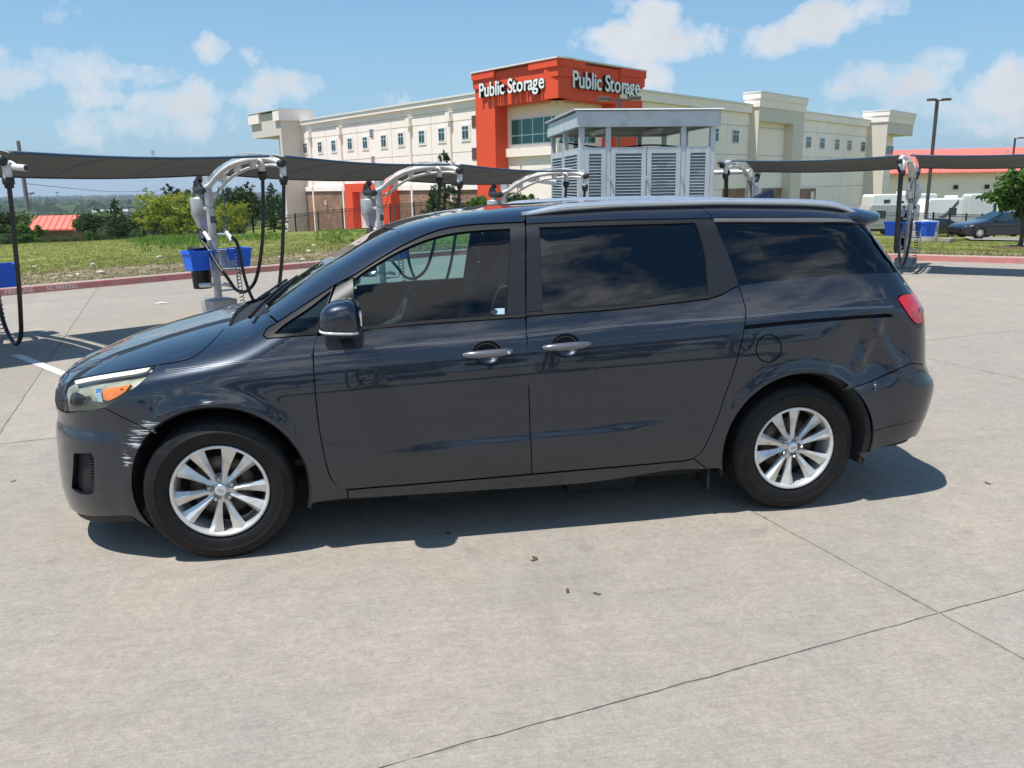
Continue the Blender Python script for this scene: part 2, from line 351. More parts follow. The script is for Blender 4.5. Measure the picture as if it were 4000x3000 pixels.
# ---- grass and the land beyond
def lot_dist(x, y): return 0
def land_z(p, d):
    """height at distance d outside the kerb"""
    x, y = p; az_ = math.atan2(x-CAM[0], y-CAM[1]); kr = float(sst(np.array((az_-.05)/.22)))
    z = (.125-.052*min(d, 58))*kr+float(np.interp(d, [0, 8, 18, 30, 40, 48, 58], [.125, .06, -.18, -.62, -1.15, -1.85, -2.89]))*(1-kr)
    if d > 58:
        az = math.atan2(x-CAM[0], y-CAM[1]); k = float(sst(np.array((-.10-az)/.09))) if -2.2 < az < 0 else 0.0
        zl = float(np.interp(d, [58, 75, 110, 200, 400, 800], [0, -1.6, -5.6, -10.2, -16.5, -25.5])); zr = -25.5*float(sst(np.array((d-130)/500)))
        z += zl*k+zr*(1-k)
        z += (6*math.sin(x*.0023+1)*math.sin(y*.0019+.4)+3*math.sin(x*.006+y*.004))*float(sst(np.array((d-400)/1500)))
    return z+.05*math.sin(x*.9+y*.4)*min(1, d/6)*(d < 70)
ctr = np.array([2., -8.]); bnd = []
for i in range(len(LOT)):
    a, b = LOT[i], LOT[(i+1) % len(LOT)]; m_ = max(1, int(np.linalg.norm(b-a)/1.2)); bnd += [a+(b-a)*k/m_ for k in range(m_)]
bnd = np.array(bnd); DS = [0, .4, .9, 1.5, 2.2, 3, 4, 5, 6.5, 8, 10, 12, 14, 17, 20, 24, 28, 33, 38, 44, 51, 58, 66, 76, 88, 105, 130, 160, 200, 260, 340, 450, 600, 800, 1100, 1500, 2100, 3000, 4300, 6200]
gv = []; gd = []
for b in bnd:
    # outward direction and true distance gained per step
    dirn = (b-ctr)/np.linalg.norm(b-ctr)
    for d in DS:
        p = b+dirn*(d+.17); gv.append((p[0], p[1], land_z(p, d))); gd.append(d)
nb, nd = len(bnd), len(DS); gf = []
for i in range(nb):
    j = (i+1) % nb; gf += [(i*nd+k, i*nd+k+1, j*nd+k+1, j*nd+k) for k in range(nd-1)]
def grassmat():
    M = bpy.data.materials.new('mown_grass_and_dry_soil'); M.use_nodes = True; nt = M.node_tree; N = nt.nodes; L = nt.links; b = N['Principled BSDF']; b.inputs['Roughness'].default_value = .95; b.inputs['Specular IOR Level'].default_value = .1
    ge = N.new('ShaderNodeNewGeometry'); at = N.new('ShaderNodeAttribute'); at.attribute_name = 'dist'
    def nz(sc, det, ro):
        n = N.new('ShaderNodeTexNoise'); n.inputs['Scale'].default_value = sc; n.inputs['Detail'].default_value = det; n.inputs['Roughness'].default_value = ro; L.new(ge.outputs['Position'], n.inputs['Vector']); return n.outputs['Fac']
    def ramp(v, st):
        r = N.new('ShaderNodeValToRGB'); e = r.color_ramp.elements
        while len(e) < len(st): e.new(.5)
        for q, (p, c) in zip(e, st): q.position = p; q.color = (*c, 1)
        L.new(v, r.inputs[0]); return r.outputs[0]
    def mth(op, a, b_=None):
        n = N.new('ShaderNodeMath'); n.operation = op; n.use_clamp = True
        for i, v in enumerate((a, b_)):
            if v is None: continue
            if isinstance(v, (int, float)): n.inputs[i].default_value = v
            else: L.new(v, n.inputs[i])
        return n.outputs[0]
    green = ramp(nz(1.1, 8, .7), [(.30, (.17, .175, .045)), (.48, (.155, .185, .042)), (.62, (.23, .225, .07)), (.75, (.32, .28, .12))])
    soil = ramp(nz(3.5, 9, .75), [(.30, (.10, .085, .045)), (.48, (.24, .19, .12)), (.60, (.30, .25, .17)), (.75, (.13, .13, .05))])
    mr = N.new('ShaderNodeMapRange'); mr.inputs['From Min'].default_value = 5.0; mr.inputs['From Max'].default_value = 1.0; L.new(at.outputs['Fac'], mr.inputs['Value'])
    bare = mth('MULTIPLY', mth('MULTIPLY', mth('SUBTRACT', mth('ADD', mr.outputs[0], mth('MULTIPLY', nz(.5, 6, .7), .9)), .72), 3.5), 1.0)
    far = N.new('ShaderNodeMapRange'); far.inputs['From Min'].default_value = 90; far.inputs['From Max'].default_value = 160; L.new(at.outputs['Fac'], far.inputs['Value'])
    m1 = N.new('ShaderNodeMix'); m1.data_type = 'RGBA'; L.new(bare, m1.inputs['Factor']); L.new(green, m1.inputs['A']); L.new(soil, m1.inputs['B'])
    m2 = N.new('ShaderNodeMix'); m2.data_type = 'RGBA'; L.new(far.outputs[0], m2.inputs['Factor']); L.new(m1.outputs['Result'], m2.inputs['A']); m2.inputs['B'].default_value = (.045, .07, .028, 1)
    L.new(m2.outputs['Result'], b.inputs['Base Color'])
    bp = N.new('ShaderNodeBump'); bp.inputs['Strength'].default_value = .8; bp.inputs['Distance'].default_value = .06; L.new(nz(9, 6, .7), bp.inputs['Height']); L.new(bp.outputs[0], b.inputs['Normal'])
    return M
field = MB().add(gv, [f[::-1] for f in gf], True).build('grass_field', grassmat()); field['kind'] = 'structure'
at = field.data.attributes.new('dist', 'FLOAT', 'POINT'); at.data.foreach_set('value', gd)
from mathutils.bvhtree import BVHTree
LANDT = BVHTree.FromPolygons([Vector(v) for v in gv], gf)
def land(x, y):
    h = LANDT.ray_cast(Vector((x, y, 200)), Vector((0, 0, -1))); return h[0].z if h[0] is not None else 0.0
def px_land(x, y):
    """point of the land seen at a photo pixel"""
    d = Vector(px_ray(x, y)); h = LANDT.ray_cast(Vector(CAM), d); return np.array(h[0]) if h[0] is not None else None
def px_at(x, D):
    """land point under the vertical through pixel column x at depth D"""
    q = CAM+px_ray(x, 900)*D; return np.array([q[0], q[1], land(q[0], q[1])])
# =================================================================== the minivan
# the body is one smooth implicit surface  |y| = half width(x, z);  panels are cut from it
def table(pts, sig, lo=None, hi=None, st=.004):
    xs = np.array([q[0] for q in pts], float); ys = np.array([q[1] for q in pts], float)
    lo = xs[0]-.4; hi = xs[-1]+.4; g = np.arange(lo, hi, st)
    i0 = (ys[1]-ys[0])/(xs[1]-xs[0]); i1 = (ys[-1]-ys[-2])/(xs[-1]-xs[-2])
    v = np.interp(g, xs, ys); v = np.where(g < xs[0], ys[0]+(g-xs[0])*i0, v); v = np.where(g > xs[-1], ys[-1]+(g-xs[-1])*i1, v)
    k = int(4*sig/st); w = np.exp(-.5*(np.arange(-k, k+1)*st/sig)**2); w /= w.sum()
    v = np.convolve(np.pad(v, k, mode='edge'), w, mode='valid')
    return lambda x: np.interp(x, g, v)
_sl = [(.05, .5), (.22, .32), (.30, .17), (.40, .06), (.55, .015), (.68, .0), (.78, -.025), (.88, -.07), (.95, -.125), (1.02, -.22), (1.06, -.33), (1.12, -.36), (1.20, -.37), (1.5, -.42), (1.8, -.5)]
_zs = np.arange(.0, 1.95, .004); _sv = np.interp(_zs, [a for a, b in _sl], [b for a, b in _sl]); _wv = np.cumsum(_sv)*.004; _wv += .985-np.interp(.68, _zs, _wv)
_k = np.exp(-.5*(np.arange(-20, 21)*.004/.016)**2); _k /= _k.sum(); _wv[20:-20] = np.convolve(_wv, _k, mode='valid')
ZT = table([(-1.2, .80), (-.95, .825), (-.85, .880), (-.75, .925), (-.6, .980), (-.35, 1.045), (-.14, 1.092), (.10, 1.142), (.23, 1.205), (.5, 1.375), (.8, 1.535), (.94, 1.593), (1.1, 1.632), (1.3, 1.666), (1.6, 1.693), (2.1, 1.710), (2.7, 1.708), (3.2, 1.690), (3.6, 1.66), (4.3, 1.58)], .045)
HH = table([(-1.2, .12), (-.5, .14), (-.1, .17), (.2, .20), (.6, .22), (1.2, .16), (4.3, .15)], .1)
NN = table([(-1.2, 3.0), (-.1, 3.2), (.5, 4.6), (1.2, 6.5), (4.3, 6.8)], .12)
XN = table([(.1, -.89), (.2, -.925), (.3, -.935), (.42, -.933), (.55, -.926), (.63, -.920), (.67, -.903), (.72, -.904), (.80, -.912), (.87, -.895), (.93, -.86), (1.0, -.80), (1.2, -.6)], .013)
XR = table([(.1, 3.78), (.25, 3.93), (.38, 3.995), (.50, 4.032), (.60, 4.05), (.66, 4.055), (.71, 4.012), (.78, 3.98), (.9, 3.968), (1.0, 3.958), (1.10, 3.935), (1.18, 3.88), (1.30, 3.80), (1.6, 3.60), (1.9, 3.4)], .017)
LF, LR, MF, MR = 1.0, .55, 2.6, 3.2
FWX, RWX, WZ = 0.0, 3.061, .352
def dent(x, z):
    dx = (x-3.50)/.21; dz = (z-.90)/.17; r2 = dx*dx+dz*dz
    base = np.exp(-np.clip(r2, 0, 20)**1.6*.9)
    c1 = (x-3.455)-.42*(z-.9); c2 = (x-3.60)+.55*(z-.86); rid = .022*np.exp(-(c1/.030)**2)*sst((z-.76)/.1)+.014*np.exp(-(c2/.024)**2)
    return base*(-.038+rid*.85+.006*np.sin(26*x+17*z))
def ws(x, z):
    zz = z-.042*(x-1.55)*sst((z-.55)/.4)
    w = np.interp(zz, _zs, _wv)
    for xc in (FWX, RWX):
        rr = np.hypot(x-xc, z-.36); w = w+.013*np.exp(-(np.clip(rr-.44, 0, 9)/.055)**2)*sst((1.0-z)/.2)
    cz = .512+.036*(x-.7); c = .0125*sst((x-.62)/.45)*sst((2.55-x)/.5)
    w = w+c*.5*(1-np.tanh((z-cz)/.016))
    w = w-.012*sst((.3-x)/.9)
    w = w+.016*sst((-.40-x)/.16)*.5*(1-np.tanh((z-.655)/.022))-.012*sst((-.40-x)/.16)
    return w+dent(x, z)
def gfun(x, y, z):
    n = NN(x); zt = ZT(x); h = HH(x)
    q = np.clip((z-zt+h)/h, 0, 3); a = 1-q*q
    xn = XN(z); p = np.clip((xn+LF-x)/LF, 0, 3); b = 1-p**MF
    xr = XR(z); lr = LR*np.clip(1-.25*sst((z-1.0)/.4), .2, 1); s = np.clip((x-xr+lr)/lr, 0, 3); c = 1-s**MR
    m_ = np.where((a > 0) & (b > 0) & (c > 0), a*b*c, np.minimum(np.minimum(a, b), c))
    return (np.abs(y)/ws(x, z))**n-m_
def gnorm(P):
    e = 8e-4; g = np.zeros_like(P)
    for i in range(3):
        d = np.zeros(3); d[i] = e; g[:, i] = gfun(*(P+d).T)-gfun(*(P-d).T)
    return g/(np.linalg.norm(g, axis=1, keepdims=True)+1e-12)
def shoot(O, D, t1):
    a = np.zeros(len(O)); b = np.full(len(O), t1, float)
    for _ in range(40):
        mm = .5*(a+b); ins = gfun(*(O+D*mm[:, None]).T) < 0; a = np.where(ins, mm, a); b = np.where(ins, b, mm)
    return O+D*b[:, None]
def ch_side(): 
    return (lambda P: np.stack([P[:, 0], P[:, 2]], 1), lambda Q: shoot(np.stack([Q[:, 0], 0*Q[:, 0], Q[:, 1]], 1), np.tile([0., -1, 0], (len(Q), 1)), 1.4))
def ch_top(z0=.7):
    return (lambda P: P[:, :2].copy(), lambda Q: shoot(np.stack([Q[:, 0], Q[:, 1], 0*Q[:, 0]+z0], 1), np.tile([0., 0, 1], (len(Q), 1)), 1.5))
def ch_cyl(xa, Rm=.9):
    def inv(P): return np.stack([np.arctan2(P[:, 1], P[:, 0]-xa)*Rm, P[:, 2]], 1)
    def inv_f(P):
        t = np.arctan2(P[:, 1], P[:, 0]-xa); t = np.where(t > 0.01, t-2*np.pi, t) if xa < 1.5 else t
        return np.stack([t*Rm, P[:, 2]], 1)
    def fw(Q):
        t = Q[:, 0]/Rm; return shoot(np.stack([0*t+xa, 0*t, Q[:, 1]], 1), np.stack([np.cos(t), np.sin(t), 0*t], 1), 3.)
    return (inv_f, fw)
def ch_roof(za=1.0, Rm=.8):
    def inv(P): return np.stack([P[:, 0], np.arctan2(P[:, 1], P[:, 2]-za)*Rm], 1)
    def fw(Q):
        t = Q[:, 1]/Rm; return shoot(np.stack([Q[:, 0], 0*t, 0*t+za], 1), np.stack([0*t, np.sin(t), np.cos(t)], 1), 1.6)
    return (inv, fw)
SIDE, TOP, FCYL, RCYL, ROOF = ch_side(), ch_top(), ch_cyl(.25), ch_cyl(2.6), ch_roof()
ZM = {'A': (200, 1300, 1.8436), 'B': (900, 750, 1.8433), 'C': (1900, 700, 1.9518), 'D': (2700, 750, 1.9518), 'E': (2600, 1400, 1.8433), 'F': (1200, 1300, 1.3825), 'G': (0, 1000, 2.212), 'n': (0, 0, 1.0)}
def hit(px):
    """photo pixels -> first point of the body surface on that line of sight"""
    D = np.array([px_ray(*q) for q in px]); ys = np.linspace(-1.25, .9, 861); n = len(px)
    T = (ys[None, :]-CAM[1])/D[:, 1:2]; P = CAM+D[:, None, :]*T[:, :, None]
    g = gfun(P[..., 0].ravel(), P[..., 1].ravel(), P[..., 2].ravel()).reshape(n, -1)
    out = np.zeros((n, 3))
    for i in range(n):
        w = np.where(g[i] < 0)[0]
        if len(w) == 0 or w[0] == 0:
            out[i] = P[i, int(np.argmin(g[i]))]; continue
        a, b = T[i, w[0]-1], T[i, w[0]]
        for _ in range(30):
            mm = .5*(a+b)
            if gfun(*(CAM+D[i]*mm)[:, None])[0] < 0: b = mm
            else: a = mm
        out[i] = CAM+D[i]*b
    return out
def pts3(spec):
    """spec: list of strings/tuples: ('B', x, y) zoom pixels or ('P', x, y, z) points"""
    out = []
    for q in spec:
        if q[0] == 'P': out.append(np.array(q[1:], float))
        else:
            z = ZM[q[0]]; out.append(hit([(z[0]+q[1]/z[2], z[1]+q[2]/z[2])])[0])
    return np.array(out)
def Zs(k, *xy): return [(k, xy[i], xy[i+1]) for i in range(0, len(xy), 2)]
def resample(Q, sp, corner=32, closed=True):
    """catmull-rom between corners, evenly spaced"""
    n = len(Q); out = []
    def iscorner(i):
        if not closed and (i == 0 or i == n-1): return True
        a = Q[i]-Q[i-1]; b = Q[(i+1) % n]-Q[i]; c = (a@b)/(np.linalg.norm(a)*np.linalg.norm(b)+1e-12); return math.degrees(math.acos(max(-1, min(1, c)))) > corner
    cn = [iscorner(i) for i in range(n)]
    for i in range(n if closed else n-1):
        p1 = Q[i]; p2 = Q[(i+1) % n]; p0 = Q[i-1] if not cn[i] else 2*p1-p2; p3 = Q[(i+2) % n] if not cn[(i+1) % n] else 2*p2-p1
        L = np.linalg.norm(p2-p1); k = max(1, int(round(L/sp)))
        for j in range(k):
            t = j/k; out.append(.5*((2*p1)+(p2-p0)*t+(2*p0-5*p1+4*p2-p3)*t*t+(3*p1-p0-3*p2+p3)*t**3))
    if not closed: out.append(Q[-1])
    return np.array(out)
def area2(Q): x, y = Q.T; return .5*np.sum(x*np.roll(y, -1)-np.roll(x, -1)*y)
def inset(Q, d):
    if area2(Q) < 0: Q = Q[::-1]
    a = Q-np.roll(Q, 1, 0); b = np.roll(Q, -1, 0)-Q
    na = np.stack([-a[:, 1], a[:, 0]], 1)/(np.linalg.norm(a, axis=1, keepdims=True)+1e-12); nb = np.stack([-b[:, 1], b[:, 0]], 1)/(np.linalg.norm(b, axis=1, keepdims=True)+1e-12)
    m_ = na+nb; m_ /= np.maximum(np.linalg.norm(m_, axis=1, keepdims=True), .2)
    c = np.clip((m_*na).sum(1, keepdims=True), .5, 1); return Q+m_*d/c
def pin(pt, Q):
    x, y = pt[:, 0], pt[:, 1]; r = np.zeros(len(pt), bool); n = len(Q); j = n-1
    for i in range(n):
        xi, yi = Q[i]; xj, yj = Q[j]
        c = ((yi > y) != (yj > y)) & (x < (xj-xi)*(y-yi)/(yj-yi+1e-18)+xi); r ^= c; j = i
    return r
def bdist(pt, Q):
    a = Q; b = np.roll(Q, -1, 0); d = np.full(len(pt), 1e9)
    for i in range(len(a)):
        ab = b[i]-a[i]; t = np.clip(((pt-a[i])@ab)/(ab@ab+1e-12), 0, 1); d = np.minimum(d, np.linalg.norm(pt-(a[i]+t[:, None]*ab), axis=1))
    return d
def fill(loops, sp):
    """outer loop + holes in chart space -> verts, tris"""
    outer = loops[0]; pts = np.concatenate(loops); edges = []; k = 0
    for l in loops:
        n = len(l); edges += [(k+i, k+(i+1) % n) for i in range(n)]; k += n
    lo = outer.min(0); hi = outer.max(0); gx = np.arange(lo[0]+sp*.5, hi[0], sp); gy = np.arange(lo[1]+sp*.5, hi[1], sp*.87)
    G = np.array([(x+(sp*.5 if j % 2 else 0), y) for j, y in enumerate(gy) for x in gx]) if len(gx) and len(gy) else np.zeros((0, 2))
    if len(G):
        ok = pin(G, outer) & (bdist(G, outer) > sp*.45)
        for h in loops[1:]: ok &= ~pin(G, h) & (bdist(G, h) > sp*.45)
        G = G[ok]
    allp = np.concatenate([pts, G]) if len(G) else pts
    V, E_, F, *_ = delaunay_2d_cdt([Vector(q) for q in allp], edges, [], 0, 1e-7)
    V = np.array([tuple(v) for v in V]); F = [tuple(f) for f in F]; C_ = np.array([V[list(f)].mean(0) for f in F])
    ok = pin(C_, outer)
    for h in loops[1:]: ok &= ~pin(C_, h)
    return V, [f for f, o in zip(F, ok) if o]
def patch(name, spec, chart, material, parent, gap=.0026, flange=.018, off=0.0, sp=.032, holes=(), mirror=True, osp=None, corner=32, only3=False, sym=False, hole_flange=True, label=None):
    """cut a panel from the body: outline in photo pixels, edges turned in, copied to the far side"""
    inv, fw = chart; osp = osp or sp*.6
    def loop(sp_, d):
        P = pts3(sp_) if not isinstance(sp_, np.ndarray) else sp_
        Q = inv(P)
        if sym:   # outline runs on the near half only; close it with its mirror image
            Q = np.concatenate([Q, np.stack([Q[:, 0], -Q[:, 1]], 1)[::-1]]) if sym == 'y' else np.concatenate([Q, np.stack([sym_c*2-Q[:, 0], Q[:, 1]], 1)[::-1]])
        keep = np.linalg.norm(Q-np.roll(Q, 1, 0), axis=1) > 1e-4; Q = Q[keep]
        Q = resample(Q, osp, corner)
        if area2(Q) < 0: Q = Q[::-1]
        return inset(Q, d)
    sym_c = {id(FCYL): -np.pi*.9, id(RCYL): 0.0}.get(id(chart), 0.0)
    outer = loop(spec, gap)
    hs = []
    s_ = sym; 
    for h in holes:
        sym = False; hs.append(loop(h, -gap)); 
        if s_ == 'y': hs.append(np.stack([hs[-1][:, 0], -hs[-1][:, 1]], 1)[::-1])
        elif s_: hs.append(np.stack([sym_c*2-hs[-1][:, 0], hs[-1][:, 1]], 1)[::-1])
    sym = s_
    V, F = fill([outer]+hs, sp)
    P = fw(V); Nn = gnorm(P); P = P+Nn*off
    # consistent outward winding
    FF = []
    for f in F:
        a, b, c = P[list(f)]; n = np.cross(b-a, c-a)
        FF.append(f if n @ Nn[f[0]] > 0 else f[::-1])
    nv = len(P); verts = P.tolist(); norms = Nn.tolist(); faces = list(FF)
    if flange:
        from collections import Counter
        cnt = Counter()
        for f in FF:
            for i in range(3): cnt[(f[i], f[(i+1) % 3])] += 1
        bd = [e for e in cnt if (e[1], e[0]) not in cnt]
        used = sorted({v for e in bd for v in e}); mp = {v: i for i, v in enumerate(used)}; k = len(verts)
        for v in used: verts.append(P[v].tolist()); norms.append(Nn[v].tolist())
        k2 = len(verts)
        for v in used: verts.append((P[v]-Nn[v]*flange).tolist()); norms.append(Nn[v].tolist())
        nf = len(faces)
        for a, b in bd: faces.append((k+mp[b], k+mp[a], k2+mp[a], k2+mp[b]))
    def mk(sgn):
        vs = [(v[0], v[1]*sgn, v[2]) for v in verts]; fs = faces if sgn > 0 else [f[::-1] for f in faces]
        me = bpy.data.meshes.new(name); me.from_pydata(vs, [], fs); me.polygons.foreach_set('use_smooth', [True]*len(fs)); me.update()
        # exact surface normals on the face, geometric ones on the turned edge
        ln = []
        na = np.array(norms)*np.array([1, sgn, 1])
        for pl in me.polygons:
            fl = pl.index >= len(FF); pn = pl.normal
            for vi in pl.vertices: ln.append(tuple(pn) if fl else tuple(na[vi]))
        me.normals_split_custom_set(ln)
        o = link(name, me, material, parent)
        if label: o['label'] = label
        return o
    o = mk(1)
    if mirror and not sym: mk(-1)
    return o
def bymark(o): return o

# ---- materials of the van
def paintmat():
    M = bpy.data.materials.new('dark_blue_grey_metallic_paint'); M.use_nodes = True; nt = M.node_tree; N = nt.nodes; L = nt.links; b = N['Principled BSDF']
    b.inputs['Metallic'].default_value = .6; b.inputs['Roughness'].default_value = .36; b.inputs['Coat Weight'].default_value = 1.0; b.inputs['Coat Roughness'].default_value = .012; b.inputs['Coat IOR'].default_value = 1.56
    tc = N.new('ShaderNodeTexCoord')
    fl = N.new('ShaderNodeTexVoronoi'); fl.inputs['Scale'].default_value = 900; L.new(tc.outputs['Object'], fl.inputs['Vector'])
    r = N.new('ShaderNodeMix'); r.data_type = 'RGBA'; r.inputs['A'].default_value = (.0085, .0125, .0225, 1); r.inputs['B'].default_value = (.0175, .0245, .040, 1)
    L.new(fl.outputs['Color'], r.inputs['Factor'])
    # dust film, heavier low down on the sills and behind the wheels
    sp = N.new('ShaderNodeSeparateXYZ'); L.new(tc.outputs['Object'], sp.inputs[0])
    mr = N.new('ShaderNodeMapRange'); mr.inputs['From Min'].default_value = .62; mr.inputs['From Max'].default_value = .2; L.new(sp.outputs['Z'], mr.inputs['Value'])
    ns = N.new('ShaderNodeTexNoise'); ns.inputs['Scale'].default_value = 9; ns.inputs['Detail'].default_value = 8; L.new(tc.outputs['Object'], ns.inputs['Vector'])
    mu0 = N.new('ShaderNodeMath'); mu0.operation = 'MULTIPLY'; L.new(mr.outputs[0], mu0.inputs[0]); L.new(ns.outputs['Fac'], mu0.inputs[1]); mu = N.new('ShaderNodeMath'); mu.operation = 'MULTIPLY'; L.new(mu0.outputs[0], mu.inputs[0]); mu.inputs[1].default_value = .22
    # scraped streaks on the front corner: long thin horizontal scratches inside a patch
    mp = N.new('ShaderNodeMapping'); mp.inputs['Scale'].default_value = (11, 11, 210); L.new(tc.outputs['Object'], mp.inputs['Vector'])
    s1 = N.new('ShaderNodeTexNoise'); s1.inputs['Scale'].default_value = 1.0; s1.inputs['Detail'].default_value = 5; s1.inputs['Distortion'].default_value = .4; L.new(mp.outputs[0], s1.inputs['Vector'])
    def blob(c, rx, rz):
        v = N.new('ShaderNodeVectorMath'); v.operation = 'SUBTRACT'; v.inputs[1].default_value = c; L.new(tc.outputs['Object'], v.inputs[0])
        w = N.new('ShaderNodeVectorMath'); w.operation = 'MULTIPLY'; w.inputs[1].default_value = (1/rx, 0.6, 1/rz); L.new(v.outputs[0], w.inputs[0])
        l = N.new('ShaderNodeVectorMath'); l.operation = 'LENGTH'; L.new(w.outputs[0], l.inputs[0])
        m_ = N.new('ShaderNodeMapRange'); m_.inputs['From Min'].default_value = 1.0; m_.inputs['From Max'].default_value = .1; L.new(l.outputs['Value'], m_.inputs['Value']); return m_.outputs[0]
    bl = None
    for c, rx, rz in SCRAPES:
        q = blob(c, rx, rz)
        if bl is None: bl = q
        else:
            a = N.new('ShaderNodeMath'); a.operation = 'MAXIMUM'; L.new(bl, a.inputs[0]); L.new(q, a.inputs[1]); bl = a.outputs[0]
    th = N.new('ShaderNodeMath'); th.operation = 'MULTIPLY_ADD'; th.inputs[1].default_value = .33; L.new(bl, th.inputs[0]); L.new(s1.outputs['Fac'], th.inputs[2])
    ra = N.new('ShaderNodeMapRange'); ra.inputs['From Min'].default_value = .80; ra.inputs['From Max'].default_value = .90; L.new(th.outputs[0], ra.inputs['Value'])
    gt = N.new('ShaderNodeMath'); gt.operation = 'GREATER_THAN'; gt.inputs[1].default_value = .02; L.new(bl, gt.inputs[0])
    sc = N.new('ShaderNodeMath'); sc.operation = 'MULTIPLY'; L.new(ra.outputs[0], sc.inputs[0]); L.new(gt.outputs[0], sc.inputs[1])
    d1 = N.new('ShaderNodeMix'); d1.data_type = 'RGBA'; L.new(mu.outputs[0], d1.inputs['Factor']); L.new(r.outputs['Result'], d1.inputs['A']); d1.inputs['B'].default_value = (.10, .09, .075, 1)
    d2 = N.new('ShaderNodeMix'); d2.data_type = 'RGBA'; L.new(sc.outputs[0], d2.inputs['Factor']); L.new(d1.outputs['Result'], d2.inputs['A']); d2.inputs['B'].default_value = (.60, .62, .65, 1)
    L.new(d2.outputs['Result'], b.inputs['Base Color'])
    inv = N.new('ShaderNodeMath'); inv.operation = 'SUBTRACT'; inv.inputs[0].default_value = 1.0; L.new(sc.outputs[0], inv.inputs[1]); 
    mm = N.new('ShaderNodeMath'); mm.operation = 'MULTIPLY'; mm.inputs[1].default_value = .6; L.new(inv.outputs[0], mm.inputs[0]); L.new(mm.outputs[0], b.inputs['Metallic'])
    cw = N.new('ShaderNodeMath'); cw.operation = 'MULTIPLY_ADD'; cw.inputs[1].default_value = -.3; L.new(mu.outputs[0], cw.inputs[0]); L.new(inv.outputs[0], cw.inputs[2]); L.new(cw.outputs[0], b.inputs['Coat Weight'])
    return M
_sp = pts3(Zs('A', 640, 700, 600, 790, 1120, 500, 1150, 545, 740, 650, 545, 930) + Zs('E', 1510, 190))
SCRAPES = [(tuple(_sp[0]), .17, .075), (tuple(_sp[1]), .13, .11), (tuple(_sp[2]), .08, .03), (tuple(_sp[3]), .07, .03), (tuple(_sp[4]), .2, .03), (tuple(_sp[5]), .05, .14), (tuple(_sp[6]), .02, .07)]
PAINT = paintmat()
TRIM = mat('black_satin_trim', (.010, .010, .011), .5, spec=.28, var=.15, vscale=20)
PILLAR = mat('textured_black_pillar_film', (.012, .014, .018), .42, spec=.35, var=.12, vscale=30)
PLAST = mat('grained_black_plastic', (.018, .018, .019), .6, spec=.3, var=.2, vscale=25, bump=.15, bscale=400)
RUBBER = mat('tyre_rubber', (.010, .010, .0105), .5, var=.2, vscale=12, dirt=(.02, .019, .017), dscale=7, bump=.1, bscale=120, spec=.22)
WELL = mat('wheel_arch_liner', (.012, .012, .012), .85, var=.3)
ALLOY = mat('silver_alloy', (.74, .73, .70), .32, metal=.55, var=.05, vscale=18, coat=.4, dirt=(.42, .40, .37), dscale=9)
ALLOYD = mat('shaded_alloy_inside', (.25, .25, .25), .5, metal=.7, var=.2)
CHROME = mat('bright_chrome', (.85, .85, .86), .08, metal=1.0, var=.02)
RAILM = mat('satin_silver_rail', (.70, .73, .76), .26, metal=.75, var=.04)
DISC = mat('rusty_brake_disc', (.17, .13, .10), .5, metal=.6, var=.3, vscale=30)
GLF = glassmat('green_tinted_glass', (.56, .75, .77), 1.42); GLR = glassmat('dark_privacy_glass', (.022, .027, .033), 1.58); GLW = glassmat('windshield_glass', (.50, .60, .60))
FRIT = mat('black_glass_frit', (.004, .004, .005), .03, spec=.6, var=.1)
CAB = mat('dark_cabin_plastic', (.016, .020, .022), .7, var=.2, vscale=9); SEAT = mat('charcoal_seat_cloth', (.020, .023, .026), .85, var=.25, vscale=40, bump=.3, bscale=200)
RED = mat('red_tail_lens', (.55, .008, .014), .12, coat=1.0, coatr=.02, var=.12, vscale=14); AMB = mat('amber_lens', (.70, .19, .03), .18, coat=.8, var=.1, vscale=25)
STRIPE = mat('pale_pinstripe', (.15, .17, .20), .35, var=.05)

VAN = empty('minivan', (0, 0, 0), 0, 'dark blue grey minivan with scraped front corner and silver roof rails on the concrete', 'minivan')
def V(k, *xy): return Zs(k, *xy)
ARCF = [('P', FWX+.437*math.cos(a), -.97, .362+.437*math.sin(a)) for a in np.radians(np.arange(-26, 206.1, 2))]
ARCR = [('P', RWX+.437*math.cos(a), -.97, .362+.437*math.sin(a)) for a in np.radians(np.arange(-26, 206.1, 2))]
def arc(A, a0, a1): # degrees measured from rear (+x), counter clockwise over the top
    xs = [q for q in A]; angs = np.arange(-26, 206.1, 2); r = [q for q, a in zip(xs, angs) if min(a0, a1)-.1 <= a <= max(a0, a1)+.1]
    return r if a1 > a0 else r[::-1]
# ---- front bumper, seam at the fender from headlamp to arch
seam = V('A', 380, 540, 470, 585, 560, 630, 680, 690, 750, 722)
sp3 = pts3(seam[-1:])[0]; aF = math.degrees(math.atan2(sp3[2]-.362, sp3[0]-FWX))
lamp_low = V('G', 900, 1305, 780, 1335, 650, 1348, 553, 1347)
fog = V('A', 165, 872, 285, 868, 303, 900, 306, 1040, 303, 1150, 262, 1165, 190, 1150, 150, 1118, 158, 1000)
bump_spec = seam[::-1]+lamp_low[1:]+[('P', -.90, -.45, .74), ('P', -.97, 0, .74)]
_b0 = [('P', -.97, 0, .20), ('P', -.90, -.45, .195), ('P', -.78, -.72, .20), ('P', -.62, -.85, .225), ('P', -.47, -.93, .25)]
front_bumper = patch('front_bumper', _b0+[q for q in arc(ARCF, 206, aF)]+bump_spec, FCYL, PAINT, VAN, sym='x', holes=[fog], sp=.03, label='front bumper with pale scrape marks by the wheel arch')
patch('fog_lamp_pocket', fog, FCYL, PLAST, VAN, off=-.03, gap=-.03, flange=.0)
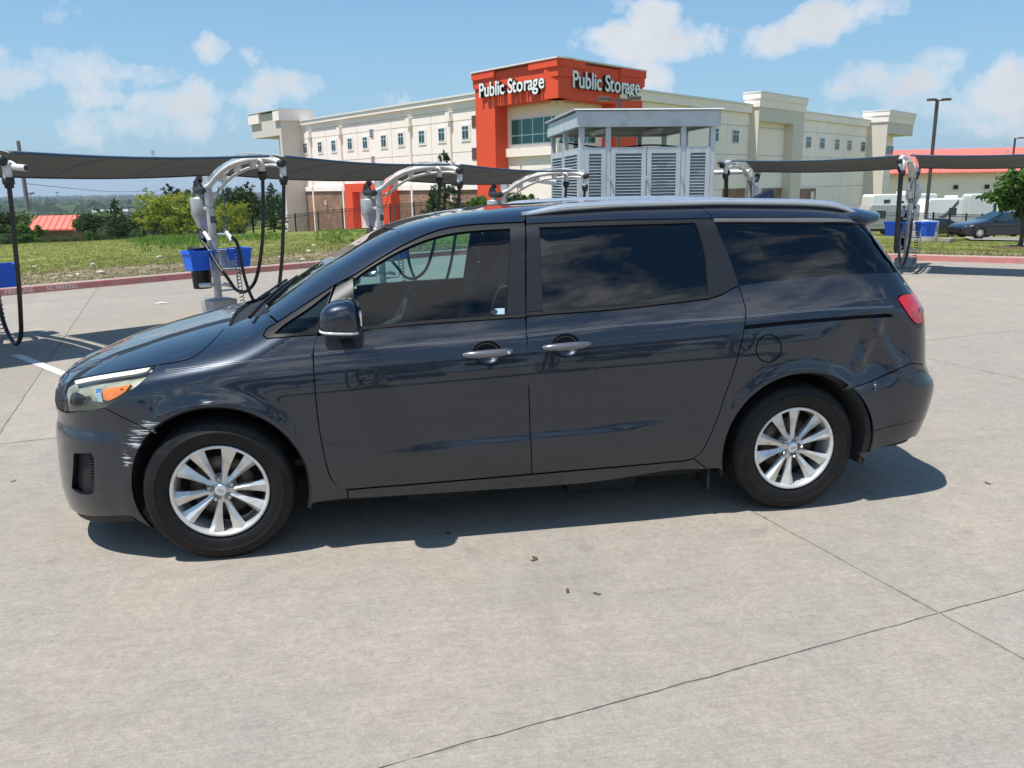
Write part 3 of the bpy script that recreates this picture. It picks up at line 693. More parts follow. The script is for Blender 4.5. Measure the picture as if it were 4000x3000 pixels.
for i in range(9):
    y0 = 895+i*22; patch('fog_pocket_rib', V('A', 248, y0, 303, y0+3, 303, y0+13, 252, y0+10), FCYL, PLAST, VAN, off=-.012, gap=.0, flange=.022, sp=.05)
patch('lower_intake', [('P', -.97, 0, .30), ('P', -.92, -.40, .31), ('P', -.90, -.46, .34), ('P', -.91, -.44, .44), ('P', -.97, 0, .46)], FCYL, PLAST, VAN, sym='x', sp=.05, off=.003, gap=0, flange=.01)
lip = [('P', -.965, 0, .20), ('P', -.90, -.45, .195), ('P', -.78, -.72, .20), ('P', -.62, -.85, .225), ('P', -.47, -.93, .25), ('P', -.47, -.93, .205), ('P', -.62, -.85, .175), ('P', -.78, -.72, .15), ('P', -.9, -.45, .14), ('P', -.965, 0, .14)]
patch('bumper_lip', lip, FCYL, PLAST, VAN, off=-.012, sym='x', sp=.04)
# ---- headlamp
hl = V('G', 560, 1108, 640, 1066, 800, 1032, 1000, 998, 1200, 966, 1355, 940, 1300, 1005, 1200, 1100, 1100, 1180, 1000, 1250, 900, 1305, 780, 1335, 650, 1348, 553, 1347, 547, 1230)
LENS = glassmat('hazy_lamp_lens', (.80, .83, .78), 1.45, .12)
LENSIN = mat('lamp_housing_grey', (.60, .58, .50), .4, metal=.25, var=.35, vscale=9, dirt=(.10, .10, .085), dscale=7)
patch('headlamp', hl, FCYL, LENS, VAN, sp=.03, flange=.0)
patch('lamp_housing', hl, FCYL, LENSIN, VAN, off=-.025, gap=-.002, flange=.02, sp=.03)
patch('turn_signal', V('G', 888, 1165, 930, 1145, 1040, 1128, 1130, 1110, 1090, 1165, 1000, 1225, 930, 1252, 897, 1242), FCYL, AMB, VAN, off=.0015, gap=0, flange=.018)
patch('lamp_chrome_bar', V('G', 830, 1150, 885, 1140, 878, 1200, 892, 1262, 850, 1260, 832, 1200), FCYL, CHROME, VAN, off=.001, gap=0, flange=.015)
patch('light_guide', V('G', 650, 1078, 800, 1045, 1000, 1012, 1200, 980, 1300, 964, 1270, 995, 1180, 1018, 1000, 1045, 800, 1078, 660, 1105), FCYL, mat('frosted_light_guide', (.8, .81, .78), .35, var=.06), VAN, off=.001, gap=0, flange=.014)
patch('projector_lens', V('G', 600, 1180, 650, 1165, 690, 1190, 690, 1290, 640, 1310, 590, 1290), FCYL, mat('dark_projector', (.05, .055, .055), .1, metal=.6), VAN, off=-.012, gap=0, flange=.012)
patch('lamp_inner_bezel', V('G', 690, 1255, 735, 1195, 755, 1200, 700, 1290, 640, 1320, 625, 1315), FCYL, CHROME, VAN, off=-.008, gap=0, flange=.012)
# ---- grille and nose badge panel between the lamps
gr = V('G', 553, 1347, 547, 1230, 560, 1108)
patch('grille', [('P', -.97, 0, .744), ('P', -.90, -.45, .744)]+gr+[('P', -.86, -.45, .875), ('P', -.93, 0, .875)], FCYL, PLAST, VAN, sym='x', sp=.04)
patch('grille_surround', [('P', -.95, -.001, .835), ('P', -.9, -.42, .835), ('P', -.86, -.5, .85), ('P', -.86, -.45, .875), ('P', -.93, 0, .875)], FCYL, CHROME, VAN, sym='x', sp=.05, off=.006, gap=0)
# ---- hood
hoodl = V('G', 1355, 940, 1500, 920, 1640, 885, 1720, 840, 1800, 770, 1870, 700, 1935, 630)
hp = pts3(V('G', 560, 1108, 640, 1066, 800, 1032, 1000, 998, 1200, 966)+hoodl)
hood_out = np.concatenate([np.array([[-.935, 0, .9], [-.915, -.25, .9], [-.875, -.45, .9]]), hp, np.array([[.07, -.70, 1.2], [.045, -.45, 1.2], [.02, 0, 1.2]])])
patch('hood', hood_out, TOP, PAINT, VAN, sym='y', sp=.032, corner=40)
hr = pts3(V('G', 1935, 630))[0]
# ---- fender
hl_b = V('G', 1355, 940, 1300, 1005, 1200, 1100, 1100, 1180, 1000, 1250, 900, 1305)
apil_base = V('B', 30, 945, 120, 905, 265, 872, 340, 938)
qf_low = V('B', 330, 945, 262, 985, 236, 1035, 262, 1056, 400, 1045, 620, 1030)
door_front = V('F', 52, 0, 33, 100, 36, 220, 45, 340, 60, 480, 80, 600, 100, 700)
door_front0 = V('B', 620, 1030, 600, 1100)
f_low = V('F', 120, 768, 150, 815, 215, 847)
fen = [q for q in hl_b[::-1]]+V('G', 1500, 920, 1640, 885, 1720, 840, 1800, 770, 1870, 700, 1935, 630)+apil_base+qf_low[1:]+door_front0[1:]+door_front+f_low+V('F', 218, 895)+V('F', 32, 920)+arc(ARCF, -16, aF)+seam[::-1]
fen_c = []
patch('front_fender', fen, SIDE, PAINT, VAN, sp=.028, label='front fender with pale scrape streaks above the arch')
# ---- roof with windscreen pillars
apil_up = V('B', 265, 872, 400, 765, 600, 630, 800, 490, 1000, 372, 1120, 300, 1180, 268)
frame_top = V('B', 340, 935, 500, 830, 755, 665, 900, 588, 1100, 462, 1300, 352, 1500, 272, 1700, 236, 1900, 224, 2118, 214)
slide_top = V('C', 300, 290, 322, 258, 370, 236, 440, 228, 1000, 222, 1580, 215, 1640, 225, 1690, 255, 1722, 297)
drip = V('D', 300, 197, 700, 197, 1100, 201, 1230, 216, 1292, 232)
ap = pts3(apil_up); wtop = np.array([[ap[-1][0]+.02, -.60, 1.6], [ap[-1][0]+.0, -.4, 1.6], [ap[-1][0]-.04, 0, 1.6]])
roof_out = np.concatenate([pts3(frame_top+slide_top+drip), pts3(V('D', 1245, 170, 1192, 105)), np.array([[3.42, -.4, 1.7], [3.43, 0, 1.7]])])
ro = np.concatenate([wtop[::-1], ap[::-1], roof_out])
patch('roof', ro, ROOF, PAINT, VAN, sym='y', sp=.035)
# ---- windscreen, cowl
wb = np.array([[.20, 0, 1.2], [.215, -.3, 1.2], [.25, -.55, 1.2], [.30, -.72, 1.2]])
wp = pts3(V('B', 250, 880)+apil_up[1:])
patch('windshield', np.concatenate([wb, wp, wtop]), TOP, GLW, VAN, sym='y', sp=.04, flange=0, gap=.004, off=-.004)
fritb = np.array([[.20, 0, 1.2], [.215, -.3, 1.2], [.25, -.55, 1.2], [.30, -.72, 1.2], [.345, -.70, 1.2], [.30, -.53, 1.2], [.265, -.3, 1.2], [.25, 0, 1.2]])
patch('windshield_frit', fritb, TOP, FRIT, VAN, sym='y', sp=.05, flange=0, gap=0, off=-.007)
cow = np.array([[.025, 0, 1.2], [.05, -.45, 1.2], [.075, -.70, 1.2], [.09, -.80, 1.2], [.26, -.80, 1.2], [.30, -.72, 1.2], [.25, -.55, 1.2], [.215, -.3, 1.2], [.20, 0, 1.2]])
patch('cowl', cow, TOP, PLAST, VAN, sym='y', sp=.04, off=-.022, gap=-.006, flange=.02)
def wiper(y0, y1, x0, x1):
    a = np.array([[x0, y0, 1.2], [x1, y1, 1.2]]); t = np.linspace(0, 1, 9)[:, None]; L_ = a[0]*(1-t)+a[1]*t; P = TOP[1](L_[:, :2])+np.array([0, 0, .02])
    arm = MB().tube(P, [.011]*3+[.008]*6, 6).build('wiper_arm', TRIM, VAN)
    B_ = P[3:]+np.array([.018, 0, .0]); MB().tube(np.concatenate([B_, [B_[-1]+(B_[-1]-B_[0])*.5]])-np.array([0, 0, .008]), .006, 6).build('wiper_blade', TRIM, arm)
wiper(-.62, -.05, .17, .30); wiper(-.02, .5, .15, .27)
# ---- quarter light ahead of the mirror
qf = V('B', 748, 672, 500, 832, 340, 937, 262, 985, 238, 1032, 262, 1054, 400, 1045, 620, 1029, 690, 845)
qg = V('B', 722, 716, 560, 842, 400, 948, 318, 1018, 450, 1014, 624, 1001, 675, 850)
patch('quarter_light_frame', qf, SIDE, TRIM, VAN, holes=[qg], sp=.03)
patch('quarter_light', qg, SIDE, GLF, VAN, sp=.04, flange=0, gap=-.007, off=-.006)
sail = V('B', 757, 680, 884, 616, 892, 760, 900, 972, 624, 1022, 696, 842)
patch('mirror_sail', sail, SIDE, PILLAR, VAN, sp=.04)
# ---- front door
belt1 = V('B', 622, 1034, 900, 1003, 1423-900+442, 987, 1400, 951, 1800, 925, 2122, 903)
fd = V('B', 622, 1034, 900, 1003, 1150, 975, 1400, 953, 1800, 926, 2124, 904)+V('B', 2132, 1000, 2142, 1200, 2147, 1400)+V('F', 1188, 60, 1195, 250, 1205, 550, 1213, 762)+V('F', 900, 789, 700, 806, 400, 830, 215, 845, 165, 830, 130, 790, 100, 700, 80, 600, 60, 480, 45, 340, 36, 220, 33, 100)+V('B', 600, 1100)
hnd1 = pts3(V('B', 1850, 1160))[0]; hnd2 = pts3(V('C', 608, 1270))[0]
def oval(c, rx, rz, n=28): return [('P', c[0]+rx*math.cos(a), -.98, c[2]+rz*math.sin(a)) for a in np.linspace(0, 2*math.pi, n, endpoint=False)]
h1 = oval(hnd1, .072, .058); h2 = oval(hnd2, .072, .058)
patch('front_door', fd, SIDE, PAINT, VAN, sp=.028, holes=[h1])
gl1 = V('B', 893, 628, 1000, 552, 1200, 436, 1400, 349, 1600, 298, 1800, 277, 2012, 266, 2000, 560, 1987, 882, 1700, 905, 1400, 930, 1150, 952, 903, 972, 897, 800)
wf1 = V('B', 757, 672, 900, 594, 1100, 468, 1300, 358, 1500, 278, 1700, 242, 1900, 230, 2119, 220, 2122, 560, 2126, 878, 2125, 902, 1800, 924, 1400, 951, 1150, 973, 905, 1000, 900, 972, 893, 628, 884, 616)
patch('window_frame', wf1, SIDE, TRIM, VAN, holes=[gl1], sp=.03, gap=.002)
patch('door_window', gl1, SIDE, GLF, VAN, sp=.05, flange=0, gap=-.007, off=-.006)
patch('pillar_applique', V('B', 2022, 264, 2116, 256, 2120, 560, 2124, 876, 1992, 882, 2008, 560), SIDE, PILLAR, VAN, off=.003, gap=.0, flange=.004, sp=.04)
patch('belt_moulding', V('B', 905, 998, 1400, 950, 1800, 923, 2124, 901, 2124, 878, 1800, 901, 1400, 928, 905, 975), SIDE, PLAST, VAN, off=.008, gap=0, flange=.012, sp=.03)
# ---- sliding door
sd_rear = V('C', 1926, 815, 1960, 930, 1978, 1000, 1972, 1100, 1950, 1220, 1900, 1420)+V('E', 505, 40, 480, 120, 430, 260, 370, 440, 300, 600, 255, 675, 200, 718, 130, 736, 0, 748)
sd = V('C', 304, 1048, 600, 1025, 1000, 995, 1400, 950, 1560, 930, 1705, 912, 1800, 880, 1870, 838)+sd_rear+V('F', 1500, 737, 1213, 762)+V('F', 1205, 550, 1195, 250, 1188, 60)+V('C', 303, 1150)
patch('sliding_door', sd, SIDE, PAINT, VAN, sp=.028, holes=[h2])
hdr = slide_top+V('C', 1722, 300, 1400, 303, 1000, 311, 600, 326, 300, 342)
patch('door_header', hdr, ROOF, PAINT, VAN, sp=.03)
gl2 = V('C', 405, 370, 1000, 351, 1300, 343, 1588, 335, 1620, 420, 1655, 560, 1672, 700, 1682, 884, 1500, 910, 1250, 932, 1000, 952, 430, 1000)
wf2 = V('C', 300, 344, 600, 328, 1000, 313, 1400, 305, 1724, 301, 1735, 330, 1800, 480, 1870, 650, 1925, 812, 1868, 838, 1800, 878, 1705, 910, 1560, 928, 1400, 948, 1000, 993, 600, 1023, 304, 1046)
patch('window_frame', wf2, SIDE, TRIM, VAN, holes=[gl2], sp=.03, gap=.002)
patch('sliding_door_window', gl2, SIDE, GLR, VAN, sp=.05, flange=0, gap=-.007, off=-.006)
patch('pillar_applique', V('C', 302, 368, 395, 365, 412, 680, 430, 1000, 304, 1012), SIDE, PILLAR, VAN, off=.003, gap=.0, flange=.004, sp=.04)
patch('pillar_applique', V('C', 1597, 330, 1727, 325, 1735, 332, 1800, 481, 1870, 651, 1922, 811, 1866, 836, 1800, 874, 1704, 904, 1690, 880, 1680, 700, 1663, 560, 1628, 420), SIDE, PILLAR, VAN, off=.003, gap=.0, flange=.004, sp=.03)
patch('belt_moulding', V('C', 303, 1044, 600, 1021, 1000, 991, 1400, 946, 1560, 926, 1700, 908, 1694, 886, 1560, 904, 1400, 924, 1000, 967, 600, 996, 303, 1018), SIDE, PLAST, VAN, off=.008, gap=0, flange=.012, sp=.03)
# ---- rear quarter
rs = V('D', 1165, 1505, 1330, 1460, 1480, 1395, 1580, 1350, 1680, 1305)
rsp = pts3(rs[:1])[0]; aR = math.degrees(math.atan2(rsp[2]-.362, rsp[0]-RWX))
lampo = V('D', 1582, 830, 1582, 802, 1603, 785, 1680, 773, 1742, 765)
lampi = [('P', 4.03, -.62, 1.165), ('P', 4.055, -.60, 1.0)]
lampb = V('D', 1765, 1003, 1710, 1003, 1690, 985, 1640, 920)
qglass = V('D', 178, 234, 450, 233, 700, 233, 1000, 235, 1240, 240, 1300, 247, 1430, 425, 1563, 610, 1300, 620, 1000, 640, 700, 668, 367, 710, 300, 540, 230, 350)
slot = V('D', 410, 1020, 700, 990, 1000, 965, 1300, 942, 1490, 930, 1520, 934, 1535, 950, 1300, 962, 1000, 987, 700, 1014, 405, 1045)
fuelc = pts3(V('D', 592, 1193))[0]; fuel = oval(fuelc, .0725, .0735, 36)
quarter = V('D', 165, 203)+drip+V('D', 1430, 424, 1573, 614, 1640, 720, 1700, 768)+V('D', 1603, 785, 1582, 802, 1582, 830, 1640, 920, 1690, 985, 1710, 1003, 1765, 1003)+[('P', 4.055, -.605, .985), ('P', 4.08, -.648, .9), ('P', 4.10, -.668, .735), ('P', 4.06, -.745, .735)]+rs[::-1]+arc(ARCR, aR, 196)+V('E', 385, 792, 300, 796, 200, 720)+sd_rear[::-1][3:]+V('C', 1926, 813, 1870, 650, 1800, 480, 1727, 305)
patch('quarter_panel', quarter, RCYL, PAINT, VAN, sp=.022, holes=[qglass, slot, fuel], label='rear quarter panel with a creased dent below the tail lamp')
patch('quarter_window', qglass, RCYL, GLR, VAN, sp=.05, flange=0, gap=-.007, off=-.006)
patch('roof_drip_trim', V('D', 165, 206, 700, 203, 1100, 206, 1215, 217, 1240, 238, 1000, 233, 450, 231, 176, 232), ROOF, mat('dull_grey_trim', (.13, .13, .125), .4, metal=.3, var=.1), VAN, off=.006, gap=.001, flange=.012, sp=.03)
patch('door_rail_slot', slot, RCYL, WELL, VAN, off=-.03, gap=-.006, flange=0, sp=.05)
patch('fuel_door', fuel, RCYL, PAINT, VAN, sp=.025, gap=.003)
patch('tail_lamp', lampo+lampi+lampb, RCYL, RED, VAN, sp=.025, off=.004, gap=.002, flange=.03)
patch('tail_lamp_segment', V('D', 1725, 888, 1775, 870, 1780, 915, 1735, 918), RCYL, mat('dark_red_lens', (.12, .004, .006), .15, coat=1., var=.1), VAN, off=.006, gap=0, flange=.004, sp=.03)
# rear bumper
rb = rs+[('P', 4.06, -.745, .733), ('P', 4.12, -.60, .728), ('P', 4.15, 0, .725)]
rb_l = [('P', 4.02, 0, .27), ('P', 3.98, -.55, .275)]+V('E', 1780, 567, 1600, 628, 1405, 690)
patch('rear_bumper', rb_l+arc(ARCR, -12, aR)+rb, RCYL, PAINT, VAN, sym='x', sp=.028)
patch('bumper_seam', V('E', 1440, 540, 1700, 470, 1890, 405, 1890, 408, 1700, 474, 1440, 545), RCYL, TRIM, VAN, off=.001, gap=0, flange=0, sp=.05)
# tailgate, its glass and spoiler
dl = V('D', 1292, 232, 1430, 424, 1573, 614, 1640, 720)
tg = [('P', 4.10, 0, .74), ('P', 4.10, -.66, .74), ('P', 4.08, -.64, .9), ('P', 4.055, -.60, 1.0), ('P', 4.03, -.62, 1.165)]+V('D', 1742, 762, 1704, 764, 1644, 722)+dl[::-1][1:3]
tgt = [('P', 3.90, 0, 1.33)]
patch('tailgate', tg[:8]+[('P', 3.97, -.55, 1.21), ('P', 4.0, 0, 1.19)], RCYL, PAINT, VAN, sym='x', sp=.04)
patch('rear_window', V('D', 1644, 722, 1577, 612, 1432, 424, 1300, 240)+[('P', 3.74, -.4, 1.6), ('P', 3.75, 0, 1.6), ('P', 4.0, 0, 1.195), ('P', 3.975, -.55, 1.215)], RCYL, GLR, VAN, sym='x', sp=.05, flange=0, gap=.002)
def spoiler():
    ys = np.linspace(-.70, .70, 29); vs = []; n = len(ys)
    for y in ys:
        e = 1-abs(y/.70)**3.2; x0 = 3.35+.10*(1-e); x1 = 3.56+.24*e**.55
        z0 = TOP[1](np.array([[x0, y*.985]]))[0][2]; zt = z0-.006-.045*(x1-x0)/.4
        vs += [(x0-.02, y, z0-.004), ((x0+x1)/2, y, (z0+zt)/2+.010), (x1, y, zt), (x1+.004, y, zt-.02), (x1-.03, y, zt-.045), (x0+.05, y, z0-.085)]
    m6 = 6; fs = [(i*m6+k, (i+1)*m6+k, (i+1)*m6+(k+1) % m6, i*m6+(k+1) % m6) for i in range(n-1) for k in range(m6)]
    fs += [tuple(range(m6)), tuple(range((n-1)*m6, n*m6))[::-1]]
    o = MB().add(vs, fs, False).build('rear_spoiler', PAINT, VAN); bevel(o, .008, 3)
    for pl in o.data.polygons: pl.use_smooth = True
    o.modifiers.new('wn', 'WEIGHTED_NORMAL')
spoiler()
# ---- sills
sill = V('F', 220, 850, 400, 834, 700, 810, 900, 793, 1213, 766, 1500, 741)+V('E', 0, 752, 130, 740, 200, 722, 300, 798)+V('E', 270, 800, 0, 812)+V('F', 1500, 812, 900, 855, 700, 868, 222, 897)
patch('sill', sill, SIDE, PAINT, VAN, sp=.03, flange=.03)
# ---- pinstripes
def stripe(px, w, name='pinstripe'):
    P = hit([(ZM[k][0]+x/ZM[k][2], ZM[k][1]+y/ZM[k][2]) for k, x, y in px]); Q = np.stack([P[:, 0], P[:, 2]], 1); Q = resample(Q, .05, 60, closed=False)
    for s in (-1, 1):
        vs = []; fs = []
        for zo in (-w, w):
            for dz in (-.0011, .0011):
                p_ = SIDE[1](Q+np.array([0, zo+dz])); vs.append(p_+gnorm(p_)*.0012)
        n = len(Q); allv = np.concatenate(vs); allv[:, 1] *= -s
        for b in (0, 2): fs += [(b*n+i, b*n+i+1, (b+1)*n+i+1, (b+1)*n+i) for i in range(n-1)]
        MB().add(allv, fs, True).build(name, STRIPE, VAN)
stripe(V('A', 820, 275, 1200, 231, 1500, 198, 1868, 160), .0035); stripe(V('B', 602, 1168, 850, 1143, 1100, 1120, 1600, 1080, 2118, 1041), .0035)
stripe(V('C', 325, 1193, 600, 1160, 900, 1127, 1400, 1087, 1958, 1051), .0035); stripe(V('D', 425, 950, 900, 905, 1200, 888, 1545, 873), .0035)
# ---- door handles
HNDM = mat('satin_grey_handle_paint', (.16, .165, .18), .28, metal=.5, coat=.8, var=.04)
def handle(c, lock):
    for s in (1, -1):
        cup = MB(); vs = []; n = 28; m_ = 5
        for k in range(m_):
            t = k/(m_-1)*math.pi/2
            for i in range(n):
                a = 2*math.pi*i/n; q = (c[0]+.073*math.cos(t)*math.cos(a), c[2]+.059*math.cos(t)*math.sin(a)); y = SIDE[1](np.array([q]))[0][1]
                vs.append((q[0], (y+.002+.034*math.sin(t))*s, q[1]))
        fs = [(k*n+i, k*n+(i+1) % n, (k+1)*n+(i+1) % n, (k+1)*n+i) for k in range(m_-1) for i in range(n)]
        cup.add(vs, fs if s < 0 else [f[::-1] for f in fs], True).build('handle_cup', PAINT, VAN)
        xs = np.linspace(-.125, .125, 15); P = []; rr = []
        for x in xs:
            q = (c[0]+x+.02*(-1 if not lock else 1)*0, c[2]+.002+.035*x); y = SIDE[1](np.array([q]))[0][1]; e = 1-abs(x/.127)**3
            P.append((q[0], (y-.012-.018*e)*s, q[1])); rr.append(.006+.0145*e**.6)
        h = MB().tube(P, rr, 12).build('door_handle', HNDM, VAN)
        if lock:
            y = SIDE[1](np.array([(c[0]+.105, c[2]+.006)]))[0][1]
            MB().lathe([(0, -.004), (.008, -.004), (.009, .0), (.009, .01)], 14, 'y', (c[0]+.103, (y-.042)*s if s > 0 else -(y-.042)-.006, c[2]+.006)).build('key_cylinder', CHROME, h)
handle(hnd1, True); handle(hnd2, False)
# ---- mirror
def mirror(s):
    c = np.array([.672, -1.085, 1.215]); n, m_ = 32, 18; vs = []
    f = lambda t, e: math.copysign(abs(t)**e, t)
    def pt(a, v, k=1.0):
        cu, su, cv, sv = math.cos(a), math.sin(a), math.cos(v), math.sin(v)
        X = .128*f(cv, .62)*f(cu, .62); Y = .125*f(cv, .6)*f(su, .66); Z_ = .088*f(sv, .66)
        if X > 0: X *= .5
        X -= .012*(Z_/.088)*(1 if X < 0 else -.6)*-1 - .0; X += .14*Y*-.5*-1
        Z_ *= 1+.10*(X/.128); Z_ += .012*(X < 0)*(X/.128)*-0
        return (c[0]+X*k, (c[1]+Y*k)*s, c[2]+Z_)
    for j in range(m_+1):
        for i in range(n): vs.append(pt(2*math.pi*i/n, -math.pi/2+math.pi*j/m_))
    fs = [(j*n+i, j*n+(i+1) % n, (j+1)*n+(i+1) % n, (j+1)*n+i) for j in range(m_) for i in range(n)]
    o = MB().add(vs, fs if s > 0 else [q[::-1] for q in fs], True).build('door_mirror', PAINT, VAN)
    g = MB().add([(c[0]+.050, (c[1]+yy*.5)*s, c[2]+zz*.55) for yy, zz in ((-.10, -.06), (.10, -.06), (.105, .05), (.09, .066), (-.085, .066), (-.10, .05))]+[(c[0]+.0645, (c[1]+yy*.5)*s, c[2]+zz*.55) for yy, zz in ((-.10, -.06), (.10, -.06), (.105, .05), (.09, .066), (-.085, .066), (-.10, .05))], [(6, 7, 8, 9, 10, 11), (0, 5, 4, 3, 2, 1)]+[(i, (i+1) % 6, 6+(i+1) % 6, 6+i) for i in range(6)]).build('mirror_glass', CHROME, o)
    MB().tube([pt(a, -.52, 1.012) for a in np.linspace(math.pi*.9, math.pi*1.72, 26)], .0068, 6).build('mirror_signal', mat('clear_signal_strip', (.62, .63, .62), .15, coat=.6, var=.1, vscale=60), o)
    MB().tube([(c[0]-.02, (c[1]+.06)*s, c[2]-.066), (c[0]-.03, -.99*s, c[2]-.082), (c[0]-.03, -.90*s, c[2]-.085)], [.035, .032, .035], 12).build('mirror_foot', TRIM, o)
mirror(1); mirror(-1)
# ---- roof rails
def rail(s):
    a = pts3(V('C', 262, 232))[0]; b = pts3(V('D', 1135, 96))[0]
    xs = np.linspace(a[0]-.02, b[0]+.03, 46); P = []; w = []
    for i, x in enumerate(xs):
        t = (x-xs[0])/(xs[-1]-xs[0]); e = min(sst(np.array(t/.13)), sst(np.array((1-t)/.11))); y = -.625+.012*math.sin(t*math.pi)
        z = TOP[1](np.array([[x, y]]))[0][2]; P.append((x, y*s, z+.004+.020*e)); w.append(e)
    vs = []; n = 10
    for p_, e in zip(P, w):
        for k in range(n):
            an = 2*math.pi*k/n; c_, s_ = math.cos(an), math.sin(an)
            vs.append((p_[0], p_[1]+.021*math.copysign(abs(c_)**.6, c_), p_[2]+(.021-.009*(1-e))*math.copysign(abs(s_)**.6, s_)))
    fs = [(i*n+k, i*n+(k+1) % n, (i+1)*n+(k+1) % n, (i+1)*n+k) for i in range(len(P)-1) for k in range(n)]+[tuple(range(n)), tuple(range((len(P)-1)*n, len(P)*n))[::-1]]
    o = MB().add(vs, [f[::-1] for f in fs], True).build('roof_rail', RAILM, VAN)
    base = []
    for p_, e in zip(P, w): base.append((p_[0], p_[1], p_[2]-.010-.014*e))
    MB().tube(base, .016, 6).build('rail_foot_strip', TRIM, o)
rail(1); rail(-1)
# shark fin aerial
def fin():
    x0 = 3.17; vs = []; prof = [(0, .004), (.05, .035), (.10, .060), (.150, .078), (.175, .075), (.18, .0)]
    for i, (dx, h) in enumerate(prof):
        z = TOP[1](np.array([[x0+dx, 0.]]))[0][2]
        for y, hz in ((-.026, 0), (-.010, .7), (0, 1), (.010, .7), (.026, 0)): vs.append((x0+dx, y*(1-.4*(i == 0)), z+h*hz-.004))
    fs = [(i*5+k, (i+1)*5+k, (i+1)*5+k+1, i*5+k+1) for i in range(len(prof)-1) for k in range(4)]
    MB().add(vs, fs, True).build('roof_aerial', PAINT, VAN)
fin()
# ---- wheels
def wheel_meshes():
    t = MB(); prof = [(.235, -.085), (.240, -.1), (.262, -.112), (.29, -.1165), (.300, -.1165), (.302, -.1195), (.308, -.1195), (.310, -.1165), (.335, -.111), (.352, -.098), (.360, -.085)]
    pr = list(prof)
    gy = [-.062, -.02, .02, .062]
    for g in gy: pr += [(.3645, g-.008), (.3645, g-.0045), (.356, g-.0035), (.356, g+.0035), (.3645, g+.0045)]
    pr += [(.360, .085), (.352, .098), (.335, .111), (.30, .117), (.262, .112), (.24, .1), (.235, .085)]
    t.lathe(pr, 96, 'y'); tyre = t.mesh('tyre')
    b = MB(); 
    for k in range(72):   # shoulder tread blocks
        a = 2*math.pi*k/72; M = Matrix.Rotation(-a, 3, 'Y')
        for s in (-1, 1): b.box(M @ Vector((.3585, s*.088, 0)), (.010, .022, .020), M=M)
    tread = b.mesh('tread_blocks')
    rm = MB().lathe([(.237, -.096), (.2375, -.103), (.232, -.107), (.224, -.105), (.217, -.092), (.211, -.055), (.205, .0), (.21, .08), (.23, .095)], 72, 'y')
    rim = rm.mesh('rim')
    def spoke(side):
        # tapered faceted blade: narrow at the hub, wide at the rim, with a ridge along one edge
        st = [(.050, .013, -.082, .013), (.09, .015, -.084, .0), (.14, .021, -.089, -.0), (.19, .031, -.095, 0), (.2255, .040, -.0985, 0)]
        m_ = MB(); vs = []
        for r, w, y, o in st:
            k = (r-.05)/.175; rid = side*w*.30
            vs += [(r, y+.012+.012*k, -w), (r, y+.000, rid), (r, y+.012*(1-k*.2), w), (r, y+.045, w*.75), (r, y+.045, -w*.75)]
        n = 5; fs = [(i*n+j, i*n+(j+1) % n, (i+1)*n+(j+1) % n, (i+1)*n+j) for i in range(len(st)-1) for j in range(n)]+[tuple(range(n))[::-1], tuple(range((len(st)-1)*n, len(st)*n))]
        return m_.add(vs, fs, False).mesh('spoke')
    hub = MB().lathe([(0, -.078), (.028, -.079), (.033, -.077), (.035, -.070), (.058, -.072), (.072, -.066), (.078, -.05), (.07, .0), (0, 0)], 40, 'y').mesh('hub')
    cap = MB().lathe([(0, -.088), (.024, -.0875), (.029, -.085), (.031, -.078), (.031, -.06)], 32, 'y').mesh('centre_cap')
    nut = MB().lathe([(0, -.086), (.007, -.086), (.0095, -.083), (.0095, -.06)], 6, 'y', smooth=False).mesh('lug_nut')
    sock = MB().lathe([(.0175, -.0755), (.0165, -.072), (.0165, -.05), (0, -.05)], 20, 'y').mesh('lug_recess')
    disc = MB().lathe([(.06, -.01), (.155, -.01), (.155, .015), (.06, .015)], 40, 'y', closed=True).mesh('brake_disc')
    drum = MB().lathe([(.0, .02), (.2, .02), (.2, .05), (0, .05)], 24, 'y').mesh('wheel_back_plate')
    return tyre, tread, rim, (spoke(1), spoke(-1)), hub, cap, nut, sock, disc, drum
WM = wheel_meshes()
def wheel(x, s, spin):
    w = bpy.data.objects.new('wheel', None); COL.objects.link(w); w.parent = VAN; w.location = (x, -.857*s, WZ+.008); w.rotation_euler = (0, spin, 0 if s > 0 else math.pi); w.empty_display_size = .1
    tyre, tread, rim, spk, hub, cap, nut, sock, disc, drum = WM
    link('tyre', tyre, RUBBER, w); link('rim', rim, ALLOY, w); link('hub', hub, ALLOY, w); link('centre_cap', cap, RAILM, w)
    link('brake_disc', disc, DISC, w); link('wheel_back_plate', drum, WELL, w)
    for k in range(5):
        for j, da in ((0, -15.2), (1, 15.2)):
            o = link('spoke', spk[j], ALLOY, w); o.rotation_euler = (0, R_(72*k+da), 0)
        a = R_(72*k+36)
        o = link('lug_nut', nut, mat('dull_nut_steel', (.45, .45, .46), .35, metal=.9, var=.1), w); o.location = (.0575*math.cos(a), 0, -.0575*math.sin(a))
        o = link('lug_recess', sock, WELL, w); o.location = (.0575*math.cos(a), -.0005, -.0575*math.sin(a))
    tm = bpy.data.meshes.get('cap_lettering')
    if tm is None: tm = text_mesh('KIA', .020); tm.name = 'cap_lettering'
    o = link('cap_lettering', tm, mat('grey_cap_lettering', (.22, .22, .23), .4, metal=.7, var=.05), w); o.location = (0, -.0885, 0); o.rotation_euler = (R_(90), R_(200), 0)
for x, sp_ in ((FWX, R_(13)), (RWX, R_(-33))):
    wheel(x, 1, sp_); wheel(x, -1, sp_+1)
